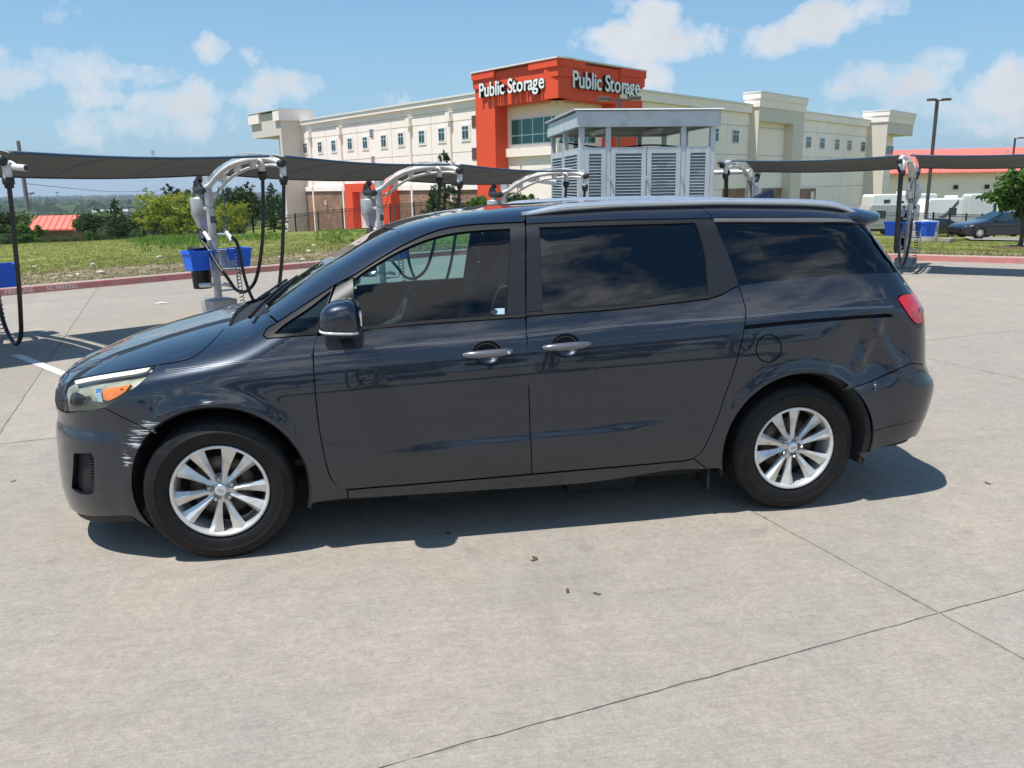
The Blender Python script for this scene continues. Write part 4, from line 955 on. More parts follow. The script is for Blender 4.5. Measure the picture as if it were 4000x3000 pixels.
# arch liners, underbody
for x in (FWX, RWX):
    for s in (1, -1):
        n = 48; vs = []
        for k in range(n+1):
            a = R_(-17+214*k/n); ca, sa = math.cos(a), math.sin(a)
            yo = float(SIDE[1](np.array([(x+.442*ca, .362+.442*sa)]))[0][1])+.012
            for y, rr in ((yo, .452), (yo+.006, .428), (-.5, .428)): vs.append((x+rr*ca, y*s, .362+rr*sa))
        fs = [(i*3+j, (i+1)*3+j, (i+1)*3+j+1, i*3+j+1) for i in range(n) for j in range(2)]
        k0 = len(vs); vs.append((x, -.5*s, .3)); fs += [(i*3+2, (i+1)*3+2, k0) for i in range(n)]
        MB().add(vs, fs, True).build('arch_liner', WELL, VAN)
ub = MB(); ub.box((1.53, 0, .33), (2.12, 1.74, .20)); ub.box((-.55, 0, .36), (.42, .86, .3)); ub.box((3.62, 0, .40), (.34, 1.1, .2)); ub.box((0, 0, .40), (.8, .98, .3)); ub.box((3.06, 0, .40), (.9, .98, .26))
ub.build('underbody', WELL, VAN)
MB().tube([(.0, -.9, .36), (0, .9, .36)], .05, 10).build('axle', WELL, VAN); MB().tube([(3.061, -.9, .36), (3.061, .9, .36)], .05, 10).build('axle', WELL, VAN)
def tray(chart, th, z, xlim, sgn):
    Q = np.stack([th*.9, 0*th+z], 1); P = chart[1](Q); c = np.array([xlim, 0, 0]); P = P[(P[:, 0]-xlim)*sgn > 0]; P = np.concatenate([P*np.array([1, .975, 1])-np.array([.02*sgn, 0, 0])])
    L_ = [tuple(p) for p in P]+[(p[0], -p[1], p[2]) for p in P[::-1] if abs(p[1]) > 1e-3]
    MB().prism(L_, np.array([0, 0, .02])).build('undertray', WELL, VAN)  # added sheet that stops sun leaking into the van's ground shadow
tray(FCYL, np.linspace(-1.9, -math.pi, 40), .215, -.43, -1); tray(RCYL, np.linspace(-1.0, 0, 40), .32, 3.50, 1)
for s in (1, -1): bevel(MB().box((2.56, -.88*s, .235), (.012, .16, .15)).build('mud_flap', PLAST, VAN), .004)
# ---- cabin
cb = MB(); cb.box((1.95, 0, .44), (3.6, 1.66, .03)); cb.build('cabin_floor', CAB, VAN)
MB().box((.16, 0, .75), (.03, 1.55, .6)).build('firewall', CAB, VAN)
dsh = []
for y in np.linspace(-.82, .82, 13):
    cx = .02*(y/.8)**2; dsh += [(.22+cx, y, 1.12), (.42, y, 1.145+.03*math.exp(-((y+.4)/.2)**2)), (.66, y, 1.13+.04*math.exp(-((y+.4)/.2)**2)), (.74, y, 1.05), (.72, y, .80), (.60, y, .6)]
o = MB().add(dsh, [(i*6+k, i*6+k+1, (i+1)*6+k+1, (i+1)*6+k) for i in range(12) for k in range(5)], True).build('dashboard', CAB, VAN); o.modifiers.new('s', 'SUBSURF').render_levels = 2
def steer():
    c = Vector((.95, -.40, 1.10)); rot = Euler((0, R_(-64), 0)).to_matrix(); pts = []
    for k in range(36):
        a = 2*math.pi*k/36; pts.append(c+rot @ Vector((.185*math.cos(a), .185*math.sin(a), 0)))
    o = MB().tube(pts, .016, 10, closed=True).build('steering_wheel', CAB, VAN)
    sm = MB(); 
    for a in (0, 120, 240):
        sm.tube([c+rot @ Vector((0, 0, -.02)), c+rot @ Vector((.18*math.cos(R_(a+60)), .18*math.sin(R_(a+60)), 0))], .018, 8)
    sm.lathe([(0, 0), (.06, .0), (.065, -.03), (0, -.035)], 20); 
    sm.build('steering_spokes', CAB, o)
    for v in o.children[0].data.vertices[-80:]: v.co = c+rot @ v.co
    MB().tube([c+rot @ Vector((0, 0, -.02)), Vector((.66, -.40, .95))], .035, 10).build('steering_column', CAB, o)
steer()
def seat(x, y, w=.5, h=.62):
    b = MB(); b.box((0, 0, .56), (.52, w, .16)); o = b.build('seat_cushion', SEAT, VAN); o.location = (x, y, .08); bevel(o, .06, 4)
    b = MB(); b.box((0, 0, 0), (.15, w*.96, h)); k = b.build('seat_back', SEAT, VAN); k.location = (x+.33, y, 1.0); k.rotation_euler = (0, R_(14), 0); bevel(k, .06, 4)
    b = MB(); b.box((0, 0, 0), (.10, .27, .20)); hh = b.build('headrest', SEAT, k); hh.location = (0.0, 0, h/2+.11); bevel(hh, .045, 4)
    MB().box((0, 0, .25), (.4, w*.8, .5)).build('seat_base', CAB, o)
for x, y in ((1.13, -.40), (1.13, .40), (2.05, -.42), (2.05, .42)): seat(x, y)
seat(3.0, 0, 1.25)
# inner door trims (seen through the glass)
patch('door_trim', V('B', 630, 1034, 900, 1000, 1400, 945, 1800, 917, 2120, 896)+V('F', 1200, 500, 600, 560, 160, 600), SIDE, CAB, VAN, off=-.075, gap=.012, flange=0, sp=.08)
patch('door_trim', V('C', 310, 1040, 1000, 985, 1700, 905)+V('C', 1920, 1000, 1850, 1500, 310, 1600), SIDE, CAB, VAN, off=-.075, gap=.012, flange=0, sp=.08)
patch('headliner', np.array([[1.15, 0, 1.6], [1.2, -.45, 1.6], [1.25, -.62, 1.6], [2.2, -.66, 1.6], [3.3, -.64, 1.6], [3.35, 0, 1.6]]), ROOF, mat('grey_headliner', (.11, .112, .115), .9, var=.1), VAN, off=-.05, sym='y', gap=0, flange=0, sp=.1)
patch('quarter_trim', V('D', 370, 722, 1000, 648, 1555, 622, 1600, 800, 1500, 1100, 420, 1200), RCYL, CAB, VAN, off=-.08, gap=.01, flange=0, sp=.08)
# small window stickers
patch('window_sticker', V('B', 1905, 838, 1975, 835, 1975, 878, 1905, 880), SIDE, mat('pale_blue_sticker', (.42, .60, .66), .6, var=.3, vscale=160), VAN, off=-.004, gap=0, flange=0, mirror=False, sp=.05)
patch('window_sticker', V('B', 1872, 862, 1885, 845, 1910, 842, 1925, 855, 1922, 872, 1900, 882, 1880, 880), SIDE, mat('dark_sticker', (.02, .025, .035), .6, var=.3, vscale=120), VAN, off=-.0035, gap=0, flange=0, mirror=False, sp=.05)
# =================================================================== vacuum bays
GALV = mat('galvanised_steel', (.58, .59, .60), .42, metal=.55, var=.10, vscale=9, dirt=(.36, .35, .33), dscale=4)
WHPIPE = mat('white_painted_pipe', (.66, .67, .67), .38, var=.06, vscale=8, dirt=(.45, .44, .41), dscale=5)
HOSE = mat('black_ribbed_hose', (.014, .014, .015), .45, var=.2, vscale=30)
BLUE = mat('blue_plastic_bin', (.012, .16, .86), .42, var=.08, vscale=10)
BLKP = mat('black_plastic_can', (.018, .018, .02), .5, var=.2, vscale=10)
FAB = mat('charcoal_shade_cloth', (.17, .175, .165), .9, var=.10, vscale=3, bump=.3, bscale=150)
_n = FAB.node_tree.nodes; _t = _n.new('ShaderNodeBsdfTranslucent'); _t.inputs[0].default_value = (.24, .25, .235, 1); _x = _n.new('ShaderNodeMixShader'); _x.inputs[0].default_value = .3
FAB.node_tree.links.new(_n['Principled BSDF'].outputs[0], _x.inputs[1]); FAB.node_tree.links.new(_t.outputs[0], _x.inputs[2]); FAB.node_tree.links.new(_x.outputs[0], _n['Material Output'].inputs[0])
EDGE = mat('blue_cable_hem', (.03, .075, .13), .7, var=.2)
CONCP = mat('grey_plinth_concrete', (.36, .36, .35), .85, var=.1, vscale=8)
STK = mat('black_warning_plate', (.02, .02, .022), .5, var=.1); STKT = mat('pale_plate_print', (.42, .40, .36), .6, var=.2, vscale=90)
def ribbed(pts, r, name, parent, pitch=.035):
    """hose with rings: radius ripples along the path"""
    P = smoothpath(pts, 6); L_ = np.cumsum([0]+[np.linalg.norm(P[i+1]-P[i]) for i in range(len(P)-1)]); n = int(L_[-1]/pitch*2)
    s = np.linspace(0, L_[-1], n); Q = np.stack([np.interp(s, L_, [p[k] for p in P]) for k in range(3)], 1)
    return MB().tube(Q, [r*(1.0 if i % 2 else .90) for i in range(n)], 8).build(name, HOSE, parent)
def coil(a, b, turns, r, sag, name, parent):
    a, b = np.array(a), np.array(b); n = turns*9; pts = []
    for i in range(n+1):
        t = i/n; c = a+(b-a)*t-np.array([0, 0, sag*4*t*(1-t)]); an = 2*math.pi*turns*t; pts.append(c+np.array([r*math.cos(an)*.6, r*math.sin(an), r*.5*math.cos(an)]))
    return MB().tube(pts, .006, 5).build(name, HOSE, parent)
ARM = [(-.06, 1.80), (.0, 1.845), (.16, 1.886), (.397, 1.998), (.693, 2.104), (1.036, 2.174), (1.39, 2.202), (1.755, 2.206), (2.014, 2.175), (2.142, 2.135)]
ST_LABELS = {}
def station(loc, ang, label, hose_low=(.30, .18)):
    """local x = along the arm over the bay, local y = along the row"""
    o = empty('vacuum_station', loc, ang, label, 'vacuum station', 'vacuum stations under the shade canopies')
    bevel(MB().box((0, 0, .09), (.40, .40, .18)).build('plinth', CONCP, o), .012)
    MB().tube([(0, 0, .17), (0, 0, 2.02)], .058, 16).build('post', GALV, o)
    MB().lathe([(.058, 0), (.13, 0), (.13, .014), (.058, .014)], 20, c=(0, 0, .18), closed=True).build('base_flange', GALV, o)
    arm = MB().tube(smoothpath([(x, -.035, z) for x, z in ARM], 5), .040, 12).build('arm_tube', WHPIPE, o)
    MB().tube(smoothpath([(x+.06, .06, z-.085) for x, z in ARM[1:-1]], 5), .022, 10).build('arm_conduit', WHPIPE, o)
    MB().lathe([(0, -.02), (.05, -.02), (.05, .05), (0, .05)], 14, 'x', (2.142, -.035, 2.133)).build('arm_end_cap', BLKP, arm)
    for x in (.45, .9, 1.35): 
        z = float(np.interp(x, [a for a, b in ARM], [b for a, b in ARM])); MB().box((x, .015, z-.045), (.022, .12, .10)).build('arm_clamp', GALV, arm)
    wire = smoothpath([(x, .09, z+.05+.05*math.sin(max(0, min(1, (x-.3)/1.5))*math.pi)) for x, z in ARM[2:-1]], 4)
    MB().tube(wire, .008, 5).build('cable_guard_rail', GALV, arm); MB().tube([(x, y-.15, z) for x, y, z in wire], .008, 5).build('cable_guard_rail', GALV, arm)
    # saddle plate and black intake bend behind the post
    bevel(MB().box((.03, 0, 2.0), (.16, .10, .20)).build('saddle_plate', GALV, o), .01)
    MB().tube(smoothpath([(.02, -.04, 1.83), (-.12, -.05, 1.80), (-.30, -.03, 1.80), (-.38, 0, 1.83), (-.36, .03, 1.93), (-.30, .05, 2.0)], 5), .055, 12).build('intake_bend', BLKP, o)
    MB().tube(smoothpath([(-.36, 0, 1.95), (-.31, .02, 1.86), (-.28, 0, 1.78), (-.28, 0, 1.68)], 5), .05, 12).build('intake_drop', BLKP, o)
    cy = MB().lathe([(0, 1.70), (.145, 1.70), (.150, 1.69), (.150, 1.45), (.148, 1.445), (.055, 1.21), (.055, 1.17), (0, 1.17)], 28, c=(-.28, 0, 0)).build('cyclone_separator', GALV, o)
    MB().tube([(-.28, .0, 1.70), (-.28, 0, 1.79)], .062, 16).build('cyclone_inlet', GALV, cy)
    MB().tube([(-.14, 0, 1.53), (0, 0, 1.53)], .045, 12).build('cyclone_bracket', GALV, cy)
    MB().tube(smoothpath([(-.28, 0, 1.18), (-.30, -.03, 1.13), (-.22, -.06, 1.12), (-.10, -.10, 1.06)], 5), .05, 12).build('cyclone_outlet', BLKP, cy)
    p = MB().box((.061, 0, 1.376), (.004, .075, .10)).build('warning_plate', STK, o)
    for k in range(3): MB().box((.064, 0, 1.345+.03*k), (.002, .055, .010)).build('plate_print', STKT, p)
    # hose drops with elbows
    for (x, y, z0, low) in ((1.70, -.06, 2.17, 0), (2.09, .02, 2.10, 1)):
        e = MB().tube(smoothpath([(x-.06, y*.5, z0+.02), (x, y, z0-.01), (x, y, z0-.14)], 5), .044, 12).build('drop_elbow', WHPIPE, o)
        MB().lathe([(.03, .02), (.058, .02), (.058, -.05), (.045, -.055), (.045, -.09), (.03, -.09)], 16, c=(x, y, z0-.15)).build('hose_coupling', BLKP, e)
    ribbed([(1.70, -.06, 1.95), (1.66, -.06, 1.6), (1.58, -.06, 1.2), (1.47, -.07, .85), (1.303, -.08, .55), (1.078, -.09, .40), (.907, -.10, .367), (.746, -.11, .406), (.598, -.12, .533), (.322, -.13, .74), (.10, -.14, .953), (-.06, -.15, 1.06)], .026, 'vacuum_hose', o)
    ribbed([(2.09, .02, 1.90), (2.04, .02, 1.55), (1.97, .02, 1.2), (1.87, .03, .851), (1.73, .04, .5), (1.55, .06, .24), (1.30, .07, .10), (1.08, .08, .12), (.88, .09, .235), (.74, .1, .40), (.63, .11, .62), (.58, .11, .9), (.52, .10, 1.06), (.42, .09, 1.12)], .026, 'vacuum_hose', o)
    # nozzle holders and nozzles
    for y, x in ((-.13, -.02), (.10, .22)):
        h = MB().tube([(0, y*.3, 1.16), (x, y, 1.16)], .018, 8).build('nozzle_holder', GALV, o)
        MB().tube([(x+.02, y, 1.20), (x+.10, y+.01, 1.13), (x+.17, y+.01, 1.07)], [.030, .034, .036], 10).build('nozzle_cuff', WHPIPE, o)
        MB().tube([(x-.08, y-.01, 1.235), (x-.02, y, 1.235), (x+.03, y, 1.20)], [.026, .032, .03], 10).build('nozzle', BLKP, o)
    # litter frame: tube frame with perforated sheet
    fr = MB()
    A_ = [(.15, -.17, .93), (.15, .26, .93), (.15, .26, .32), (.15, -.10, .32)]
    for a, b in zip(A_, A_[1:]+A_[:1]): fr.tube([a, b], .013, 8)
    fr.tube([(.15, -.14, .62), (.15, .26, .62)], .012, 8); fr.tube([(.0, 0, .9), (.15, 0, .9)], .015, 8); fr.tube([(0, 0, .4), (.15, 0, .4)], .015, 8)
    fr.build('mat_frame', GALV, o)
    g = MB()
    for i in range(15): 
        y = -.16+i*.03; g.box((.15, y, .775), (.004, .006, .30))
    for i in range(10): g.box((.1505, .045, .635+i*.03), (.003, .42, .006))
    pg = g.build('mesh_panel', GALV, o); pg['kind'] = 'stuff'
    MB().tube([(.15, -.16, .42), (-.05, -.25, .41)], .035, 10).build('ash_tube', WHPIPE, o); MB().tube([(.17, .02, .42), (.17, .14, .38)], .03, 10).build('ash_tube', WHPIPE, o)
    # blue air line and curly cord
    MB().tube(smoothpath([(.30, .08, 1.97), (.31, .085, 1.6), (.30, .09, 1.22)], 4), .009, 6).build('air_line', mat('green_blue_air_line', (.02, .16, .17), .5, var=.1), o)
    MB().tube(smoothpath([(.0, -.07, 1.80), (.03, -.10, 1.62), (.14, -.05, 1.55), (.22, .0, 1.64), (.26, .04, 1.86)], 5), .006, 5).build('wire_loop', HOSE, o)
    coil((.28, .20, .93), (.36, .20, .10), 16, .035, -.0, 'curly_cord', o)
    return o
def bins(loc, ang, lab_l, lab_r, lab_can):
    ca, sa = math.cos(ang), math.sin(ang)
    def L2W(x, y, z): return (loc[0]+x*ca-y*sa, loc[1]+x*sa+y*ca, loc[2]+z)
    def one(y, lab):
        b = empty('litter_bin', L2W(.02, y, .645), ang, lab, 'bin', 'blue bins hung on the vacuum posts')
        t, s_ = (.20, .15), (.165, .12); h = .285; w = .006; vs = []
        for (ax, ay), z in ((s_, 0), (t, h)): vs += [(-ay, -ax, z), (ay, -ax, z), (ay, ax, z), (-ay, ax, z)]
        for (ax, ay), z in ((s_, .008), (t, h)): vs += [(-ay+w, -ax+w, z), (ay-w, -ax+w, z), (ay-w, ax-w, z), (-ay+w, ax-w, z)]
        fs = [(3, 2, 1, 0)]+[(i, (i+1) % 4, 4+(i+1) % 4, 4+i) for i in range(4)]+[(8, 9, 10, 11)]+[(8+(i+1) % 4, 8+i, 12+i, 12+(i+1) % 4) for i in range(4)]+[(4+i, 4+(i+1) % 4, 12+(i+1) % 4, 12+i) for i in range(4)]
        MB().add(vs, fs).build('bin_body', BLUE, b)
        rm = MB(); 
        for (x0, y0, x1, y1) in ((-.158, -.21, .158, -.196), (-.158, .196, .158, .21), (-.158, -.196, -.144, .196), (.144, -.196, .158, .196)): rm.box(((x0+x1)/2, (y0+y1)/2, h-.012), (x1-x0, y1-y0, .036))
        rm.build('bin_rim', BLUE, b); MB().box((-.17, 0, .2), (.03, .05, .03)).build('bin_hook', GALV, b)
    one(-.26, lab_l); one(.33, lab_r)
    if lab_can:
        c = empty('trash_can', L2W(-.24, -.12, .34), ang, lab_can, 'trash can', 'black trash cans on the vacuum posts')
        MB().lathe([(0, 0), (.135, 0), (.165, .60), (.175, .60), (.175, .63), (.155, .63), (.125, .02), (0, .02)], 24).build('can_body', BLKP, c)
        MB().box((.10, 0, .07), (.25, .06, .05)).build('can_bracket', GALV, c)
ROWL = math.atan2(E2[1], E2[0]); ROWR = math.atan2(E2r[1], E2r[0])
desc = {-2: ('vacuum station beyond the camera post, its arm at the end of the canopy row', None), -1: ('vacuum station with white security camera on its arm', None),
        0: ('vacuum station standing on its concrete plinth between grass kerb and minivan hood', None), 1: ('vacuum station in front of the orange side doorway of the storage building', None),
        2: ('vacuum station whose arm reaches in front of the grey louvred enclosure', None)}
for k in (-2, -1, 0, 1, 2):
    q = P1+E1*POSK(k); z = -.09*max(0, k); station((q[0], q[1], z), ROWL, desc[k][0])
    w = {-2: 'the end canopy post', -1: 'the security camera post', 0: 'the plinth post by the minivan hood', 1: 'the post before the orange doorway', 2: 'the post by the louvred enclosure'}[k]
    bins((q[0], q[1], z), ROWL, f'blue plastic bin above the black can on {w}', f'blue plastic bin beside the mesh frame on {w}', f'black trash can on {w}')
for q, w, lab in ((PA, 'the post beside the enclosure', 'vacuum station at the enclosure end of the right canopy row'), (PB, 'the post beside the minivan tail', 'vacuum station with hoses hanging beside the minivan tail')):
    station((q[0], q[1], 0), ROWR, lab); bins((q[0], q[1], 0), ROWR, f'blue plastic bin left of the mesh on {w}', f'blue plastic bin right of the mesh on {w}', f'black trash can on {w}')
# ---- shade canopies, one sheet per bay, thin with sewn hem and sagging seams
def canopy(a, b, e1, e2, z0, z1, label, n=24):
    """a, b: post feet; sheet from behind the posts to the arm ends"""
    a = np.array(a, float); b = np.array(b, float); L_ = np.linalg.norm((b-a)[:2]); m_ = 12; o = empty('shade_canopy', a, 0, label, 'canopy', 'shade canopies over the vacuum bays')
    prof_x = np.linspace(.34, 2.02, m_+1); az = np.interp(prof_x, [p[0] for p in ARM], [p[1] for p in ARM])+.055
    top = []; 
    for i in range(n+1):
        t = i/n; s = .12+(L_-.24)*t; sag = math.sin(t*math.pi)
        for x, z in zip(prof_x, az):
            # hem curves inward between the arms
            k = (x-.34)/1.68; xx = .34+k*1.68-(.05*sag*k)+(.05*sag*(1-k)); zz = z*(1-.5*sag)+(1.985+.20*k+.03*math.sin(k*math.pi))*.5*sag*1.0
            top.append((e1*s+e2*xx)+np.array([0, 0, zz+z0+(z1-z0)*t-0.02*sag]))
    vs = [tuple(v) for v in top]+[(v[0], v[1], v[2]-.004) for v in top]; w = m_+1; N_ = len(top)
    fs = [(i*w+j, (i+1)*w+j, (i+1)*w+j+1, i*w+j+1) for i in range(n) for j in range(m_)]
    MB().add(vs, [f[::-1] for f in fs]+[tuple(q+N_ for q in f) for f in fs], True).build('canopy_fabric', FAB, o)
    MB().tube([top[i*w+m_] for i in range(n+1)], .016, 8).build('front_hem', EDGE, o); MB().tube([top[i*w] for i in range(n+1)], .016, 8).build('rear_hem', BLKP, o)
    for t in (.33, .66):
        i = int(n*t); MB().tube(smoothpath([np.array(top[(i+j//4)*w+j])*(1-(j % 4)/4)+np.array(top[(i+j//4+1)*w+j])*((j % 4)/4)-np.array([0, 0, .005]) for j in range(1, m_-2)], 3), .004, 5).build('sewn_seam', BLKP, o)
    MB().box(np.array(top[(n//2)*w+m_])+np.array([0, 0, .06]), (.03, .03, .06)).build('cable_clip', GALV, o)
cl = {-2: 'grey shade canopy whose end passes behind the security camera', -1: 'long grey shade canopy with two curved seams above the grass field', 0: 'grey shade canopy stretched before the cream wing of the storage building', 1: 'grey shade canopy ending at the louvred enclosure'}
for k in (-2, -1, 0, 1):
    canopy(P1+E1*POSK(k), P1+E1*POSK(k+1), E1, E2, -.09*max(0, k), -.09*max(0, k+1), cl[k])
canopy(PA, PB, E1r, E2r, -.0, -.0, 'grey shade canopy between the enclosure and the minivan tail'); canopy(PB, PB+E1r*3.35, E1r, E2r, 0, 0, 'grey shade canopy running out past the tail of the minivan')
# rear manifold pipe along each row
def manifold(a, b, e2, label):
    o = empty('suction_pipe', a, 0, label, 'pipe'); v = b-a; m_ = MB().tube([(0, 0, 2.03)-e2*.30, v+np.array([0, 0, 2.03])-e2*.30], .055, 12).build('pipe_run', WHPIPE, o)
    n = int(np.linalg.norm(v)/1.6)
    for i in range(n+1): q = v*i/n-e2*.30; c = MB().lathe([(.055, -.03), (.068, -.03), (.068, .03), (.055, .03)], 14, 'x', (0, 0, 0), closed=True).build('pipe_collar', WHPIPE, o); c.location = q+np.array([0, 0, 2.03]); c.rotation_euler = (0, 0, math.atan2(v[1], v[0]))
manifold(P1+E1*SPAN*1.98, P1+E1*SPAN*2.6-np.array([0, 0, .18]), E2, 'white suction pipe running from the last post to the louvred enclosure')
manifold(PA-E1r*2.6, PA+E1r*.1, E2r, 'white suction pipe behind the right canopy row')
# security camera on the arm of the post at the left
q = P1+E1*POSK(-1)+E2*2.16+E1*.07+np.array([0, 0, 2.075])
cam_o = empty('security_camera', q, math.atan2(CR[1], CR[0])-R_(20), 'white bullet security camera on the vacuum arm above a black hose', 'camera')
MB().tube([(0, 0, 0), (.17, 0, -.015)], .034, 14).build('camera_body', WHPIPE, cam_o); MB().tube([(.165, 0, -.014), (.176, 0, -.016)], .028, 14).build('camera_lens', BLKP, cam_o); MB().tube(smoothpath([(.03, 0, .02), (-.03, 0, .05), (-.08, .02, .05)], 4), .016, 8).build('camera_bracket', WHPIPE, cam_o)
# =================================================================== louvred equipment enclosure
LG = mat('pale_blue_grey_enclosure_paint', (.47, .52, .54), .5, var=.05, vscale=2, dirt=(.36, .38, .38), dscale=3)
LGD = mat('grey_louvre_blades', (.33, .38, .41), .45, var=.05, vscale=4)
EN0 = onz(2262, 1080); ENA = R_(-3.2); enx = np.array([math.cos(ENA), math.sin(ENA), 0]); eny = np.array([-math.sin(ENA), math.cos(ENA), 0])
ENW = 2.74; END = 3.3; ENH = 3.18
en = empty('louvred_enclosure', EN0, ENA, 'pale blue grey louvred steel enclosure with open band under its flat roof', 'enclosure')
def ebox(name, c, d, m_=LG, par=en): return bevel(MB().box(c, d).build(name, m_, par), .006)
ebox('concrete_pad', (ENW/2, END/2, .05), (ENW+.5, END+.5, .10), CONCP)
HB = .30
for x in (0.05, .575, 2.09, ENW-.05):
    ebox('post', (x, .05, (ENH-HB)/2+.05), (.10, .10, ENH-HB-.1))
    ebox('post', (x, END-.05, (ENH-HB)/2+.05), (.10, .10, ENH-HB-.1))
for y in (1.7,): ebox('post', (.05, y, (ENH-HB)/2+.05), (.10, .10, ENH-HB-.1)); ebox('post', (ENW-.05, y, (ENH-HB)/2+.05), (.10, .10, ENH-HB-.1))
ebox('fascia', (ENW/2, -.02, ENH-HB/2), (ENW+.14, .10, HB)); ebox('fascia', (ENW/2, END+.02, ENH-HB/2-.06), (ENW+.14, .10, HB-.1))
ebox('fascia', (-.02, END/2, ENH-HB/2-.01), (.10, END-.08, HB-.03)); ebox('fascia', (ENW+.02, END/2, ENH-HB/2-.01), (.10, END-.08, HB-.03))
rf = MB(); n = 44
vs = []
for i in range(n+1):
    y = -.12+(END+.24)*i/n; z = ENH+.012+(.028 if i % 2 else 0); vs += [(-.12, y, z), (ENW+.12, y, z)]
for i in range(n+1):
    y = -.12+(END+.24)*i/n; z = ENH+.006+(.028 if i % 2 else 0); vs += [(-.12, y, z), (ENW+.12, y, z)]
k_ = 2*(n+1); fs = [(2*i, 2*i+1, 2*i+3, 2*i+2) for i in range(n)]+[(k_+2*i+2, k_+2*i+3, k_+2*i+1, k_+2*i) for i in range(n)]
rf.add(vs, fs).build('corrugated_roof', LG, en)
ebox('ceiling_panel', (ENW/2, END/2, ENH-HB+.06), (ENW-.2, END-.2, .02), mat('grey_steel_soffit', (.30, .31, .31), .6, var=.1))
def louvre(x0, x1, y, z0, z1, ax):
    """framed panel of slanted blades; ax 'x' along the front, 'y' along the side"""
    def P(s, t, z): return (s, y+t, z) if ax == 'x' else (y-t*-1, s, z)
    fo = empty('louvre_panel', (0, 0, 0)); fo.parent = en
    w = x1-x0; fr = MB()
    def bx(s0, s1, za, zb, t0, t1):
        c = P((s0+s1)/2, (t0+t1)/2, (za+zb)/2); d = (s1-s0, t1-t0, zb-za) if ax == 'x' else (t1-t0, s1-s0, zb-za); return c, d
    for a in ((x0, x0+.09, z0, z1, -.03, .03), (x1-.09, x1, z0, z1, -.03, .03), (x0+.09, x1-.09, z1-.12, z1, -.028, .028), (x0+.09, x1-.09, z0, z0+.12, -.028, .028)): fr.box(*bx(*a))
    fr.build('panel_frame', LG, fo)
    nb_ = int((z1-z0-.24)/.058); me = None
    for i in range(nb_):
        z = z0+.14+i*(z1-z0-.26)/nb_+.02
        if me is None:
            L_ = w-.18; m_ = MB(); pr = [(-.030, -.022), (-.026, -.026), (.030, .018), (.026, .022)]
            vs = []
            for s in (-L_/2, L_/2): vs += [((s, t, zz) if ax == 'x' else (t, s, zz)) for t, zz in pr]
            m_.add(vs, [(0, 1, 5, 4), (1, 2, 6, 5), (2, 3, 7, 6), (3, 0, 4, 7), (0, 3, 2, 1), (4, 5, 6, 7)]); me = m_.mesh('louvre_blade')
        o = link('louvre_blade', me, LGD, fo); c = P((x0+x1)/2, 0, z); o.location = c
ZL, ZH = .35, 2.50
for x0, x1 in ((.10, .525), (.63, 1.335), (1.355, 2.035), (2.145, 2.64)): louvre(x0, x1, .02, ZL, ZH, 'x')
for y0, y1 in ((.10, 1.64), (1.76, 3.2)): louvre(y0, y1, .02, ZL, ZH, 'y'); louvre(y0, y1, ENW-.02, ZL, ZH, 'y')
for x0, x1 in ((.10, .525), (.63, 1.335), (1.355, 2.035), (2.145, 2.64)): louvre(x0, x1, END-.02, ZL, ZH, 'x')
for x in (.61, 1.345, 2.06):
    for z in (.7, 1.9): ebox('hinge', (x, -.03, z), (.03, .04, .09), GALV)
for x in (.62, 1.78): 
    t = ebox('tube_light', (x, 1.1, ENH-HB-.02), (.12, 1.1, .05), mat('white_light_housing', (.6, .6, .6), .4, var=.03)); MB().tube([(x-.03, .6, ENH-HB-.06), (x-.03, 1.6, ENH-HB-.06)], .018, 8).build('light_tube', mat('opal_tube', (.8, .8, .8), .2, var=.02), t)
mb = MB(); mb.box((1.5, 1.9, .9), (1.5, 1.3, 1.5)); bevel(mb.build('vacuum_producer', mat('dark_machine_housing', (.10, .11, .115), .5, var=.2), en), .04)
MB().tube(smoothpath([(.1, 2.8, 2.75), (1.2, 2.7, 2.6), (2.2, 2.8, 2.66), (2.9, 2.9, 2.62)], 6), .02, 6).build('cable_run', HOSE, en)
